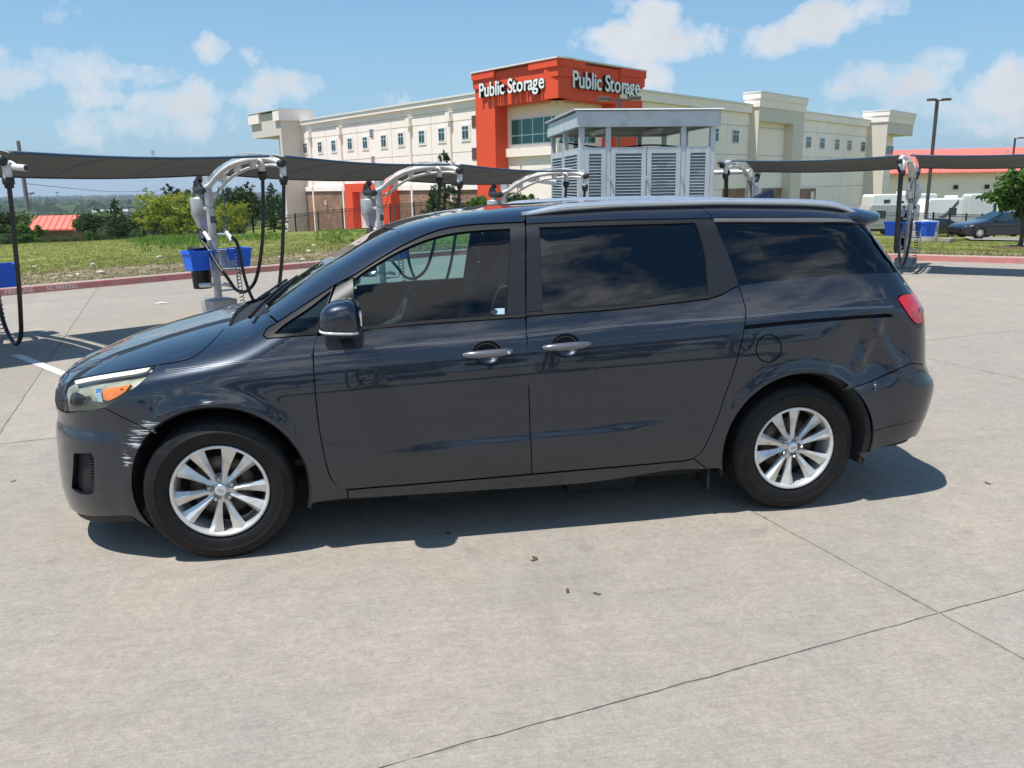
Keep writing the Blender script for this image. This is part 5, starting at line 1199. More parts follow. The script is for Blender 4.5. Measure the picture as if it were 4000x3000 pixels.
# =================================================================== self storage building
CREAM = mat('cream_stucco', (.93, .815, .735), .85, var=.03, vscale=.4, bump=.1, bscale=8); TAN = mat('tan_stucco', (.66, .59, .51), .85, var=.03, vscale=.4); ORG = mat('orange_red_stucco', (.78, .078, .024), .75, var=.04, vscale=.5)
GROOVE = mat('panel_joint_shadow', (.50, .47, .42), .9, var=.05); WCAP = mat('white_metal_coping', (.74, .74, .73), .4, var=.03)  # darker wall colour for panel joints, backing walls and building core
TEAL = mat('teal_spandrel_glass', (.008, .115, .115), .06, spec=.7, var=.25, vscale=.7); MUNT = mat('pale_blue_window_frame', (.62, .72, .74), .4, var=.03); DGL = mat('dark_reflective_glass', (.012, .035, .045), .04, spec=.8, var=.3, vscale=.8)
VENT = mat('brown_vent', (.12, .06, .045), .7, var=.1)
def brickmat():
    M = bpy.data.materials.new('tan_brick_wall'); M.use_nodes = True; nt = M.node_tree; N = nt.nodes; L = nt.links; b = N['Principled BSDF']; b.inputs['Roughness'].default_value = .9
    tc = N.new('ShaderNodeUVMap'); br = N.new('ShaderNodeTexBrick'); br.inputs['Scale'].default_value = 1.0; br.inputs['Brick Width'].default_value = .42; br.inputs['Row Height'].default_value = .14; br.inputs['Mortar Size'].default_value = .012
    br.inputs['Color1'].default_value = (.30, .155, .085, 1); br.inputs['Color2'].default_value = (.155, .075, .045, 1); br.inputs['Mortar'].default_value = (.36, .29, .22, 1); br.inputs['Bias'].default_value = -.15
    L.new(tc.outputs[0], br.inputs['Vector']); n = N.new('ShaderNodeTexNoise'); n.inputs['Scale'].default_value = .7; n.inputs['Detail'].default_value = 6; L.new(tc.outputs[0], n.inputs['Vector'])
    m_ = N.new('ShaderNodeMix'); m_.data_type = 'RGBA'; m_.blend_type = 'OVERLAY'; m_.inputs['Factor'].default_value = .5; L.new(br.outputs['Color'], m_.inputs['A']); L.new(n.outputs['Fac'], m_.inputs['B']); L.new(m_.outputs['Result'], b.inputs['Base Color']); return M
BRICK = brickmat()
ZP = 8.0
L0, L1 = onz(1155, 476, ZP), onz(1858, 365, ZP); R0, R1, R3 = onz(2600, 365.5, ZP), onz(2930, 408.5, ZP), onz(3414, 472, ZP)
DL = (L1-L0)/np.linalg.norm(L1-L0); NL = np.array([DL[1], -DL[0], 0.0]); DR = (R3-R0)/np.linalg.norm(R3-R0); NR = np.array([DR[1], -DR[0], 0.0])
if NL @ (CAM-L1) < 0: NL = -NL
if NR @ (CAM-R0) < 0: NR = -NR
BZ = -2.6
BLD = empty('storage_building', (0, 0, 0), 0, 'long cream storage building with orange red corner tower and white signs', 'building')
def wbox(mb, P, d, n, s0, s1, z0, z1, t0, t1):
    P = np.array([P[0], P[1], 0.0]); vs = []
    for z in (z0, z1):
        for s, t in ((s0, t0), (s1, t0), (s1, t1), (s0, t1)): vs.append(P+d*s+n*t+np.array([0, 0, z]))
    # orient: check handedness
    fs = [(0, 3, 2, 1), (4, 5, 6, 7), (0, 1, 5, 4), (1, 2, 6, 5), (2, 3, 7, 6), (3, 0, 4, 7)]
    if np.cross(d, n)[2] < 0: fs = [f[::-1] for f in fs]
    mb.add(vs, fs); return mb
def wb(name, m_, P, d, n, s0, s1, z0, z1, t0, t1, par=BLD):
    return wbox(MB(), P, d, n, s0, s1, z0, z1, t0, t1).build(name, m_, par)
def uvwall(o, d):
    uv = o.data.uv_layers.new(name='UVMap')
    for lp in o.data.loops: c = o.data.vertices[lp.vertex_index].co; uv.data[lp.index].uv = (c.x*d[0]+c.y*d[1], c.z)
def z2p(x, y): return (900+x/2.212, 200+y/2.212)
def z3p(x, y): return (1800+x/2.212, 200+y/2.212)
def z4p(x, y): return (2600+x/2.212, 300+y/2.212)
LW = lambda x, y: onwall(*z2p(x, y), L0, DL); RW = lambda x, y: onwall(*z4p(x, y), R0, DR)
def panels(P, d, n, s0, s1, z0, z1, sv, zv, m_, t=.05, par=BLD):
    """tilt-up wall panels with open joints over a backing wall"""
    wb('wall_backing', GROOVE, P, d, n, s0, s1, z0, z1, -.6, 0, par); S = [s0]+sorted(v for v in sv if s0 < v < s1)+[s1]; Z_ = [z0]+sorted(v for v in zv if z0 < v < z1)+[z1]; g = .022
    for a, b in zip(S, S[1:]):
        for c, e in zip(Z_, Z_[1:]): wb('wall_panel', m_, P, d, n, a+g, b-g, c+g, e-g, .004, t, par)
def window(P, d, n, s, z, w, h, t, trim=True):
    if trim: fo = wb('window_surround', CREAM, P, d, n, s-w/2-.16, s+w/2+.16, z-h/2-.14, z+h/2+.12, t, t+.05)
    f = wb('window', MUNT, P, d, n, s-w/2, s+w/2, z-h/2, z+h/2, t+.052, t+.07)
    k = w*.04+.02
    for a, b in ((s-w/2+k, s-k/2), (s+k/2, s+w/2-k)):
        for c, e in ((z-h/2+k, z+h*.14), (z+h*.14+k, z+h/2-k)): wb('pane', DGL, P, d, n, a, b, c, e, t+.0705, t+.076, f)
# ---- left wing
lwlen = np.linalg.norm(L1-L0)+1.5
zl = [LW(1300, 700)[1]*0+LW(1250, 688)[1], LW(1250, 925)[1]]
zbrick = LW(1000, 1207)[1]; zband = LW(1000, 1165)[1]
vj = [LW(x, 700)[0] for x in (828, 1097, 1395, 1740)]
panels(L0, DL, NL, -.5, lwlen, zbrick, ZP-.9, vj, zl, CREAM)
wb('cornice', CREAM, L0, DL, NL, -.5, lwlen, ZP-.9, ZP-.42, -.6, .12); wb('cornice', CREAM, L0, DL, NL, -.5, lwlen, ZP-.42, ZP-.08, -.6, .32); wb('coping', WCAP, L0, DL, NL, -.5, lwlen, ZP-.08, ZP+.04, -.65, .40)
o = wb('brick_wainscot', BRICK, L0, DL, NL, -.5, lwlen, BZ, zbrick, -.3, .10); uvwall(o, DL)
wb('stone_band', CREAM, L0, DL, NL, -.5, lwlen, zbrick, zbrick+.42, .05, .22)
w10 = [LW(2008, 700)[0], LW(2072, 700)[0]]; h10 = [LW(2040, 640)[1], LW(2040, 765)[1]]
for x, y in ((655, 838), (782, 828), (900, 816), (1041, 800), (1173, 790), (1333, 776), (1482, 757), (1662, 740), (1834, 720), (2040, 702)):
    s, z = LW(x, y); window(L0, DL, NL, s, z, .9*abs(w10[1]-w10[0]), .95*abs(h10[1]-h10[0]), .05)
for x, y in ((693, 690), (957, 660), (1558, 580), (1906, 530)):
    s, z = LW(x, y); d_ = wb('downspout', CREAM, L0, DL, NL, s-.10, s+.10, BZ+.1, z-.5, .06, .22); wb('rain_head', CREAM, L0, DL, NL, s-.26, s+.26, z-.62, z, .05, .36, d_)
s, z = LW(600, 700); wb('downspout', CREAM, L0, DL, NL, s-.10, s+.10, BZ+.1, z-.3, .06, .22)
for x, y in ((1227, 708), (1240, 942)):
    s, z = LW(x, y); v_ = wb('wall_vent', MUNT, L0, DL, NL, s-.3, s+.3, z-.35, z+.35, .05, .10)
    for k in range(4): wb('vent_slat', VENT, L0, DL, NL, s-.26, s+.26, z-.28+k*.16, z-.20+k*.16, .10, .12, v_)
s, z = LW(845, 1308); wb('wall_lamp', mat('wall_lamp_cover', (.6, .5, .4), .5, var=.05), L0, DL, NL, s-.15, s+.15, z-.2, z+.2, .10, .30)
# orange doorway
sa, sb, sc_, se = LW(1072, 1300)[0], LW(1138, 1300)[0], LW(1398, 1300)[0], LW(1468, 1300)[0]; zt_ = LW(1270, 1140)[1]
por = wb('doorway_pier', ORG, L0, DL, NL, sa, sb, BZ, zt_, .1, .9); wb('doorway_pier', ORG, L0, DL, NL, sc_, se, BZ, zt_, .1, .9); wb('doorway_lintel', ORG, L0, DL, NL, sb, sc_, zt_-.7, zt_, .1, .88); wb('doorway_wall', CREAM, L0, DL, NL, sb, sc_, BZ, zt_-.7, .1, .2)
dr = wb('side_door', WCAP, L0, DL, NL, sc_-1.5, sc_-.5, BZ, BZ+2.3, .2, .25); wb('door_vent', VENT, L0, DL, NL, sc_-1.4, sc_-.6, zt_-2.2, zt_-1.2, .2, .25)
# ---- far left pavilion
sR = onwall(*z2p(610, 515), L0, DL)[0]
def solve_t(P, d, n, s, px):
    lo, hi = 0., 12.
    for _ in range(40):
        m_ = (lo+hi)/2; q = np.array([P[0], P[1], 0])+d*s+n*m_; v = q-CAM; x = 2000+FPX*(v@CR)/(v@CF)
        if x > px: lo = m_
        else: hi = m_
    return (lo+hi)/2
tp = min(4.5, solve_t(L0, DL, NL, sR, 900+490/2.212)); PL = np.array([L0[0], L0[1], 0])+NL*tp
PW_ = lambda x, y: onwall(*z2p(x, y), PL, DL)
sl_, zt1 = PW_(178, 570); _, ztc = PW_(490, 497); _, zso = PW_(430, 725); s_leg = PW_(430, 800)[0]; s_in = PW_(285, 800)[0]
wb('pavilion_head', TAN, PL, DL, NL, sl_, sR, zso, ztc-.1, -tp-1, 0); wb('pavilion_leg', TAN, PL, DL, NL, s_leg, sR, BZ, zso, -tp-1, 0); wb('pavilion_back_wall', CREAM, PL, DL, NL, s_in, s_leg, BZ, zso, -tp-1, -1.6)
wb('pavilion_cornice', CREAM, PL, DL, NL, PW_(385, 560)[0], sR+.25, ztc-.9, ztc+.05, -tp-1.2, .25); wb('pavilion_cornice', CREAM, PL, DL, NL, sl_-.25, PW_(262, 560)[0], ztc-.9, ztc+.05, -tp-1.2, .25); wb('coping', WCAP, PL, DL, NL, sl_-.3, sR+.3, ztc+.05, ztc+.14, -tp-1.25, .3)
# ---- corner tower
TO = .5; TLp = np.array([L0[0], L0[1], 0])+NL*TO
def col_on(P, d, px):
    """s on the wall line where pixel column px (at eye level) meets it"""
    return onwall(px, 600, P, d)[0]
sTl = onwall(*z3p(122, 300), TLp, DL)[0]; sTc = onwall(*z3p(841, 300), TLp, DL)[0]; TC = TLp+DL*sTc; zTop = onwall(*z3p(841, 60), TLp, DL)[1]
wT = onwall(*z3p(1572, 300), TC, DR)[0]; zBb = onwall(*z3p(841, 403), TLp, DL)[1]; sleg = onwall(*z3p(298, 700), TLp, DL)[0]; sleg2 = onwall(*z3p(1335, 480), TC, DR)[0]
RD = 1.1
wb('tower_fascia', ORG, TLp, DL, NL, sTl, sTc, zBb, zTop-.12, -RD, 0); wb('tower_fascia', ORG, TC, DR, NR, 0.002, wT, zBb, zTop-.12, -RD, -.001)
wb('tower_leg', ORG, TLp, DL, NL, sTl, sleg, BZ, zBb, -RD, 0); wb('tower_leg', ORG, TC, DR, NR, sleg2, wT, BZ, zBb, -RD, -.001)
wb('tower_back', ORG, TLp, DL, NL, sTl+.1, sTc-3, ZP-.5, zTop-.12, -7.5, -RD); 
sA, sB = onwall(*z3p(300, 100), TLp, DL)[0], onwall(*z3p(605, 100), TLp, DL)[0]; rA, rB = onwall(*z3p(1055, 100), TC, DR)[0], onwall(*z3p(1368, 160), TC, DR)[0]
for a, b in ((sTl-.1, sA), (sB, sTc+.1)): wb('tower_cornice', ORG, TLp, DL, NL, a, b, zTop-1.0, zTop-.45, -RD, .10); wb('tower_cornice', ORG, TLp, DL, NL, a-.02, b+.02, zTop-.45, zTop, -RD, .20)
for a, b in ((0, rA), (rB, wT+.1)): wb('tower_cornice', ORG, TC, DR, NR, a, b, zTop-1.0, zTop-.45, -RD, .10); wb('tower_cornice', ORG, TC, DR, NR, a-.02, b+.02, zTop-.45, zTop-.002, -RD, .20)
wb('coping', WCAP, TLp, DL, NL, sTl-.14, sTc+.2, zTop, zTop+.1, -RD-.1, .25); wb('coping', WCAP, TC, DR, NR, .0, wT+.14, zTop+.002, zTop+.09, -RD-.1, .25)
# recessed cream walls with the teal corner window
RDw = RD-.05
sc2 = sTc
gl0 = onwall(*z3p(442, 700), TLp-NL*RDw, DL); gl1_ = onwall(*z3p(822, 560), TLp-NL*RDw, DL); gb = onwall(*z3p(442, 815), TLp-NL*RDw, DL)[1]; gt = onwall(*z3p(442, 592), TLp-NL*RDw, DL)[1]
TLi = TLp-NL*RDw; TCi = TC-NR*RDw
_A = np.array([[DL[0], -DR[0]], [DL[1], -DR[1]]]); sI, rI = np.linalg.solve(_A, (TCi-TLi)[:2])       # inner corner of the recessed walls
wb('tower_wall', CREAM, TLi, DL, NL, sleg-.2, sI, BZ, zBb, -.5, 0); wb('tower_wall', CREAM, TCi, DR, NR, rI+.001, sleg2+.2, BZ, zBb, -.5, -.001)
gl1_ = (sI-.15, 0)
wb('stone_band', CREAM, TLi, DL, NL, sleg-.1, sI+.2, gb-.75, gb-.2, 0, .22); wb('stone_band', CREAM, TCi, DR, NR, rI+.02, sleg2+.1, gb-.75, gb-.2, 0, .22); wb('stone_reveal', GROOVE, TLi, DL, NL, sleg, sI, gt+.75, gt+.79, 0, .012); wb('stone_reveal', GROOVE, TCi, DR, NR, rI, sleg2, gt+.75, gt+.79, 0, .012)
wfr = wb('corner_window', MUNT, TLi, DL, NL, gl0[0], gl1_[0], gb, gt, .01, .05); nc = 4; ww = (gl1_[0]-gl0[0])/nc; zs_ = gb+(gt-gb)*.36
for i in range(nc):
    for a, b in ((gb+.06, zs_-.04), (zs_+.04, gt-.06)): wb('pane', TEAL, TLi, DL, NL, gl0[0]+i*ww+.06, gl0[0]+(i+1)*ww-.06, a, b, .051, .07, wfr)
g2a = rI+.15; g2b = min(sleg2-.8, g2a+ww*4)
wfr = wb('corner_window', MUNT, TCi, DR, NR, g2a, g2b, gb, gt, .01, .05); ww2 = (g2b-g2a)/4
for i in range(4):
    for a, b in ((gb+.06, zs_-.04), (zs_+.04, gt-.06)): wb('pane', TEAL, TCi, DR, NR, g2a+i*ww2+.06, g2a+(i+1)*ww2-.06, a, b, .051, .07, wfr)
for x, y in ((128, 607), (130, 886)):
    s, z = onwall(*z3p(x, y), L0, DL); v_ = wb('wall_vent', VENT, L0, DL, NL, s-.35, s+.25, z-.4, z+.4, .05, .09)
# signs: separate raised white letters with black returns
SGN = mat('white_sign_face', (.86, .86, .86), .35, var=.02); SGB = mat('black_letter_return', (.015, .015, .016), .5, var=.05)
def sign(P, d, n, pa, pb, zref):
    """pa, pb: pixel of the first letter's foot and last letter's foot"""
    a = onwall(*pa, P, d); b = onwall(*pb, P, d); W = b[0]-a[0]; z = (a[1]+b[1])/2
    cu = bpy.data.curves.new('t', 'FONT'); cu.body = 'Public Storage'; cu.size = 1; o = bpy.data.objects.new('t', cu); COL.objects.link(o); bpy.context.view_layer.update(); w0 = o.dimensions.x; bpy.data.objects.remove(o)
    sc = W/w0; x = 0
    # lay out letter by letter using the font's own advance
    def width(s):
        c2 = bpy.data.curves.new('t', 'FONT'); c2.body = s; c2.size = 1; q = bpy.data.objects.new('t', c2); COL.objects.link(q); bpy.context.view_layer.update(); r = q.dimensions.x; bpy.data.objects.remove(q); bpy.data.curves.remove(c2); return r
    full = 'Public Storage'
    for i, chr_ in enumerate(full):
        if chr_ == ' ': continue
        off = width(full[:i+1])-width(chr_) if i else 0.0
        for nm, m_, ext, dep_, bold in (('letter', SGB, .11, .02, .020), ('letter_face', SGN, .015, .25, .014)):
            c2 = bpy.data.curves.new('t', 'FONT'); c2.body = chr_; c2.size = sc; c2.extrude = ext; c2.offset = bold*sc; q = bpy.data.objects.new('t', c2); COL.objects.link(q)
            dg = bpy.context.evaluated_depsgraph_get(); me = bpy.data.meshes.new_from_object(q.evaluated_get(dg)); bpy.data.objects.remove(q); bpy.data.curves.remove(c2)
            for v in me.vertices:
                w = np.array([P[0], P[1], 0])+d*(a[0]+off*sc+v.co.x)+n*(dep_+ext+v.co.z)+np.array([0, 0, a[1]+(b[1]-a[1])*0+v.co.y*1.06]); v.co = w
            if np.cross(d, n)[2] > 0: me.flip_normals()
            me.update(); lo = link(nm, me, m_, BLD if nm == 'letter' else last)
            if nm == 'letter': last = lo
sign(TLp, DL, NL, z3p(183, 402), z3p(742, 322), 0); sign(TC, DR, NR, z3p(932, 310), z3p(1512, 380), 0)
# ---- right wing
rlen = np.linalg.norm(R3-R0)
sp0, sp1 = RW(712, 300)[0], RW(1200, 300)[0]; zl2 = [RW(1400, 490)[1], RW(1400, 700)[1]]; zbr = RW(800, 965)[1]
panels(R0, DR, NR, -6, rlen+2, BZ-1.4, ZP-.7, [RW(x, 400)[0] for x in (175, 530, 1305, 1545)], zl2+[zbr], CREAM)
wb('cornice', CREAM, R0, DR, NR, -6, rlen+2, ZP-.7, ZP-.1, -.6, .3); wb('coping', WCAP, R0, DR, NR, -6, rlen+2, ZP-.1, ZP+.02, -.65, .4)
wS = abs(RW(627, 500)[0]-RW(570, 500)[0]); hS = abs(RW(597, 460)[1]-RW(597, 575)[1])
for x, y in ((597, 517), (1228, 567), (1347, 577), (1475, 587), (1582, 595), (1699, 604), (420, 500)):
    s, z = RW(x, y); window(R0, DR, NR, s, z, wS*.95, hS, .05, False)
def pavilion(P, d, n, pxl, pxc, pxr, ytop, ysof, leg0, leg1, over, win):
    sL = onwall(*z4p(pxl, 300), P, d)[0]; lo, hi = 0., 8.
    t = solve_t_r(P, d, n, sL, 2600+pxc/2.212); Q = np.array([P[0], P[1], 0])+n*t; f = lambda x, y: onwall(*z4p(x, y), Q, d)
    sR_ = f(pxr, 300)[0]; zt = f(pxc, ytop)[1]; zs = f(leg0, ysof)[1]; s0, s1 = f(leg0, ysof)[0], f(leg1, ysof)[0]
    wb('pavilion_head', TAN, Q, d, n, sL, sR_, zs, zt-.05, -t-.3, 0); wb('pavilion_leg', TAN, Q, d, n, sL, s0, BZ-1.4, zs, -t-.3, 0)
    if not over: wb('pavilion_leg', TAN, Q, d, n, s1, sR_, BZ-1.4, zs, -t-.3, 0)
    bk = wb('pavilion_back_wall', CREAM, Q, d, n, s0, s1, BZ-1.4, zs, -t-.3, -1.0)
    for a in (.5,): wb('panel_joint', GROOVE, Q, d, n, s0+(s1-s0)*a-.02, s0+(s1-s0)*a+.02, BZ, zs, -1.0, -.992, bk)
    for z in (zs-1.4, zs-4.6): wb('panel_joint', GROOVE, Q, d, n, s0, s1, z, z+.04, -1.0, -.99, bk)
    wb('pavilion_cornice', CREAM, Q, d, n, sL-.1, sR_+.1, zt-1.0, zt-.35, -t-.4, .08); wb('pavilion_cornice', CREAM, Q, d, n, sL-.16, sR_+.18, zt-.35, zt+.12, -t-.5, .17); wb('coping', WCAP, Q, d, n, sL-.2, sR_+.22, zt+.12, zt+.22, -t-.55, .21)
    if win:
        a = f(win[0], win[2]); b = f(win[1], win[3]); w_ = wb('pavilion_window', MUNT, Q, d, n, a[0], b[0], b[1], a[1], -1.0, -.93); k = (b[0]-a[0])/4
        for i in range(4):
            for c, e in ((b[1]+.08, b[1]+(a[1]-b[1])*.36), (b[1]+(a[1]-b[1])*.42, a[1]-.08)): wb('pane', DGL, Q, d, n, a[0]+i*k+.07, a[0]+(i+1)*k-.07, c, e, -.929, -.91, w_)
def solve_t_r(P, d, n, s, px):
    lo, hi = 0., 8.
    def X(t): q = np.array([P[0], P[1], 0])+d*s+n*t; v = q-CAM; return 2000+FPX*(v@CR)/(v@CF)
    for _ in range(40):
        m_ = (lo+hi)/2
        if (X(m_) < px) == (X(8.) > X(0.)): lo = m_
        else: hi = m_
    return min(4., (lo+hi)/2)
pavilion(R0, DR, NR, 722, 768, 1205, 140, 378, 812, 1110, False, None)
pavilion(R0, DR, NR, 1752, 1866, 2152, 292, 490, 1920, 2052, True, (1912, 2036, 582, 722))
for a, b in ((487, 678), (808, 1065), (1145, 1290)):
    s0, z0 = RW(a, 968); s1, _ = RW(b, 968); o = wb('brick_wainscot', BRICK, R0, DR, NR, s0, s1, BZ-1.4, z0, .05, .12); uvwall(o, DR)
    if a == 1145: v_ = wb('wall_vent', WCAP, R0, DR, NR, s1-1.2, s1-.5, z0-1.4, z0-.3, .12, .16)
for s_ in (RW(460, 750)[0],): wb('wall_lamp', VENT, R0, DR, NR, s_-.3, s_+.5, RW(460, 748)[1]-.05, RW(460, 748)[1]+.08, .05, .4)
# body of the building behind the walls
cb_ = [np.array([q[0], q[1]]) for q in (L0-DL*.4-NL*.62, L1+DL*1.0-NL*.62)]; far = L0-DL*.4-NL*26
core = MB(); wbox(core, L0, DL, NL, -.4, lwlen-.1, BZ, ZP-.6, -22, -.62); core.build('building_core', GROOVE, BLD)
core = MB(); wbox(core, R0, DR, NR, -5, rlen+1.9, BZ-1.4, ZP-.6, -18, -.62); core.build('building_core', GROOVE, BLD)
# =================================================================== fence, trees, vehicles, far land
IRON = mat('black_iron_fence', (.016, .015, .015), .6, var=.2)
def fence(pts, h, label, post_every=2.4):
    """steel picket fence along land points; posts and rails are parts, the thin pickets one mesh"""
    o = empty('picket_fence', pts[0], 0, label, 'fence', 'black picket fences'); P0 = np.array(pts[0]); pk = MB()
    for a, b in zip(pts, pts[1:]):
        a = np.array(a)-P0; b = np.array(b)-P0; L_ = np.linalg.norm(b-a); n = max(1, int(round(L_/post_every)))
        for i in range(n+1):
            q = a+(b-a)*i/n; MB().box((q[0], q[1], q[2]+h/2), (.09, .09, h+.12)).build('fence_post', IRON, o)
        ang = math.atan2((b-a)[1], (b-a)[0])
        for z in (.12, h-.22, h-.04): MB().tube([a+np.array([0, 0, z]), b+np.array([0, 0, z])], .02, 4, smooth=False).build('fence_rail', IRON, o)
        m_ = int(L_/.13)
        for i in range(m_): q = a+(b-a)*(i+.5)/m_; pk.box((q[0], q[1], q[2]+h/2), (.02, .02, h-.08), ang)
    k = pk.build('pickets', IRON, o); k['kind'] = 'stuff'
def lp(px, D): q = px_at(px, D); return q
fence([lp(-40, 58), lp(340, 60), lp(560, 61.5)], 1.75, 'black picket fence along the shrubs before the red roofed shed')
fence([lp(560, 61.5), lp(990, 64), lp(1157, 65.5)], 1.75, 'black picket fence behind the yellow green bush and dark oak')
fence([lp(1157, 65.5), lp(1440, 61), lp(1720, 56)], 1.8, 'black picket fence below the brick wall of the storage building')
fence([lp(3380, 64), lp(3640, 63), lp(3830, 66), lp(3990, 70)], 1.8, 'black picket fence in front of the parked campers')
# yard slab behind the fence
yd = MB().add([tuple(lp(x, D)+np.array([0, 0, .28])) for x, D in ((560, 64), (900, 66), (1157, 67.5), (1440, 63), (1760, 57), (1760, 75), (1250, 84), (560, 82))], [tuple(range(8))]).build('storage_yard', concrete('yard_concrete', (.33, .29, .25))); yd['kind'] = 'structure'
# ---------------------------------------------------------------- trees
def leafmat(name, c1, c2, c3):
    if name in MATS: return MATS[name]
    M = bpy.data.materials.new(name); M.use_nodes = True; nt = M.node_tree; N = nt.nodes; L = nt.links; b = N['Principled BSDF']; b.inputs['Roughness'].default_value = .6; b.inputs['Specular IOR Level'].default_value = .25
    at = N.new('ShaderNodeAttribute'); at.attribute_name = 'tone'; r = N.new('ShaderNodeValToRGB'); e = r.color_ramp.elements; e.new(.5)
    for q, p, c in zip(e, (0, .5, 1), (c1, c2, c3)): q.position = p; q.color = (*c, 1)
    L.new(at.outputs['Fac'], r.inputs[0]); L.new(r.outputs[0], b.inputs['Base Color'])
    tr = N.new('ShaderNodeBsdfTranslucent'); mx = N.new('ShaderNodeMixShader'); mx.inputs[0].default_value = .35; L.new(r.outputs[0], tr.inputs[0]); L.new(b.outputs[0], mx.inputs[1]); L.new(tr.outputs[0], mx.inputs[2]); L.new(mx.outputs[0], N['Material Output'].inputs[0])
    MATS[name] = M; return M
OAK = leafmat('dark_oak_leaves', (0.027, 0.053, 0.018), (0.053, 0.093, 0.030), (0.105, 0.150, 0.053)); PINE = leafmat('pine_needles', (0.021, 0.054, 0.021), (0.045, 0.098, 0.033), (0.083, 0.150, 0.053))
MESQ = leafmat('yellow_green_leaves', (0.155, 0.232, 0.028), (0.264, 0.326, 0.043), (0.465, 0.434, 0.070)); ELM = leafmat('mid_green_leaves', (0.042, 0.105, 0.020), (0.084, 0.175, 0.031), (0.154, 0.238, 0.056)); SHR = leafmat('olive_shrub_leaves', (0.048, 0.080, 0.029), (0.088, 0.136, 0.045), (0.144, 0.192, 0.072))
BARK = mat('grey_brown_bark', (.085, .062, .045), .9, var=.3, vscale=8, bump=.5, bscale=20)
def loose_mesh(name, V_, k, tone):
    """many separate k-gons at once: V_ (n, k, 3), tone (n,)"""
    n = len(V_); me = bpy.data.meshes.new(name); me.vertices.add(n*k); me.vertices.foreach_set('co', V_.astype(np.float32).ravel()); me.loops.add(n*k); me.loops.foreach_set('vertex_index', np.arange(n*k, dtype=np.int32))
    me.polygons.add(n); me.polygons.foreach_set('loop_start', np.arange(0, n*k, k, dtype=np.int32)); me.polygons.foreach_set('loop_total', np.full(n, k, dtype=np.int32)); me.update(calc_edges=True)
    a = me.attributes.new('tone', 'FLOAT', 'POINT'); a.data.foreach_set('value', np.repeat(np.clip(tone, 0, 1), k).astype(np.float32)); return me
def unit(v): return v/(np.linalg.norm(v, axis=-1, keepdims=True)+1e-9)
def crown_mesh(name, blobs, n, leaf, seed, elong=1.0, needle=False):
    """leaf quads clustered on twigs through the volume of several lobes"""
    rg = np.random.default_rng(seed); W = np.array([b[3]**2*b[4] for b in blobs]); W = W/W.sum(); C_ = []; T_ = []; O_ = []; R__ = []
    for (cx, cy, cz, r, rz), w in zip(blobs, W):
        nc = max(6, int(n*w/24)); c = unit(rg.normal(size=(nc, 3)))*(rg.random((nc, 1))**.38); C_.append(np.array([cx, cy, cz])+c*np.array([r, r, rz])); T_.append(.48+.26*rg.normal(size=nc)); O_.append(c+np.array([0, 0, .3])); R__.append(np.tile([r, r, rz*.8], (nc, 1))*rg.uniform(.45, 1.25, (nc, 1)))
    C_, T_, O_, R__ = map(np.concatenate, (C_, T_, O_, R__)); idx = rg.integers(0, len(C_), n); p = C_[idx]+rg.normal(size=(n, 3))*R__[idx]*.125
    if needle: a = unit(O_[idx]+rg.normal(size=(n, 3))*.6); L_ = leaf*rg.uniform(.8, 1.6, (n, 1)); w = np.full((n, 1), leaf*.28)
    else: a = unit(rg.normal(size=(n, 3))); L_ = leaf*rg.uniform(.6, 1.3, (n, 1))*elong; w = leaf*rg.uniform(.35, .6, (n, 1))
    b = unit(np.cross(a, rg.normal(size=(n, 3)))); V_ = np.stack([p-a*L_*.5, p+b*w*.5, p+a*L_*.5, p-b*w*.5], 1)
    return loose_mesh(name, V_, 4, T_[idx]+.13*rg.normal(size=n))
def trunk_mesh(name, h, r, spread, limbs, seed, lean=0.0):
    rg = np.random.default_rng(seed); m_ = MB(); top = np.array([lean, 0, h]); P = [np.array([0, 0, -.1]), np.array([lean*.3+rg.normal()*.03, rg.normal()*.03, h*.4]), top]; m_.tube(smoothpath(P, 4), list(np.linspace(r*1.3, r*.75, 9)), 8)
    for k in range(limbs):
        a = 2*math.pi*(k+rg.random()*.6)/limbs; b = top+np.array([math.cos(a)*spread*rg.uniform(.5, 1), math.sin(a)*spread*rg.uniform(.5, 1), spread*rg.uniform(.5, 1.2)]); st = top*rg.uniform(.7, 1.0); md = (st+b)/2+np.array([0, 0, .12*spread]); m_.tube(smoothpath([st, md, b], 4), list(np.linspace(r*.6, r*.15, 9)), 6)
    return m_.mesh(name)
TREE_MESH = {}
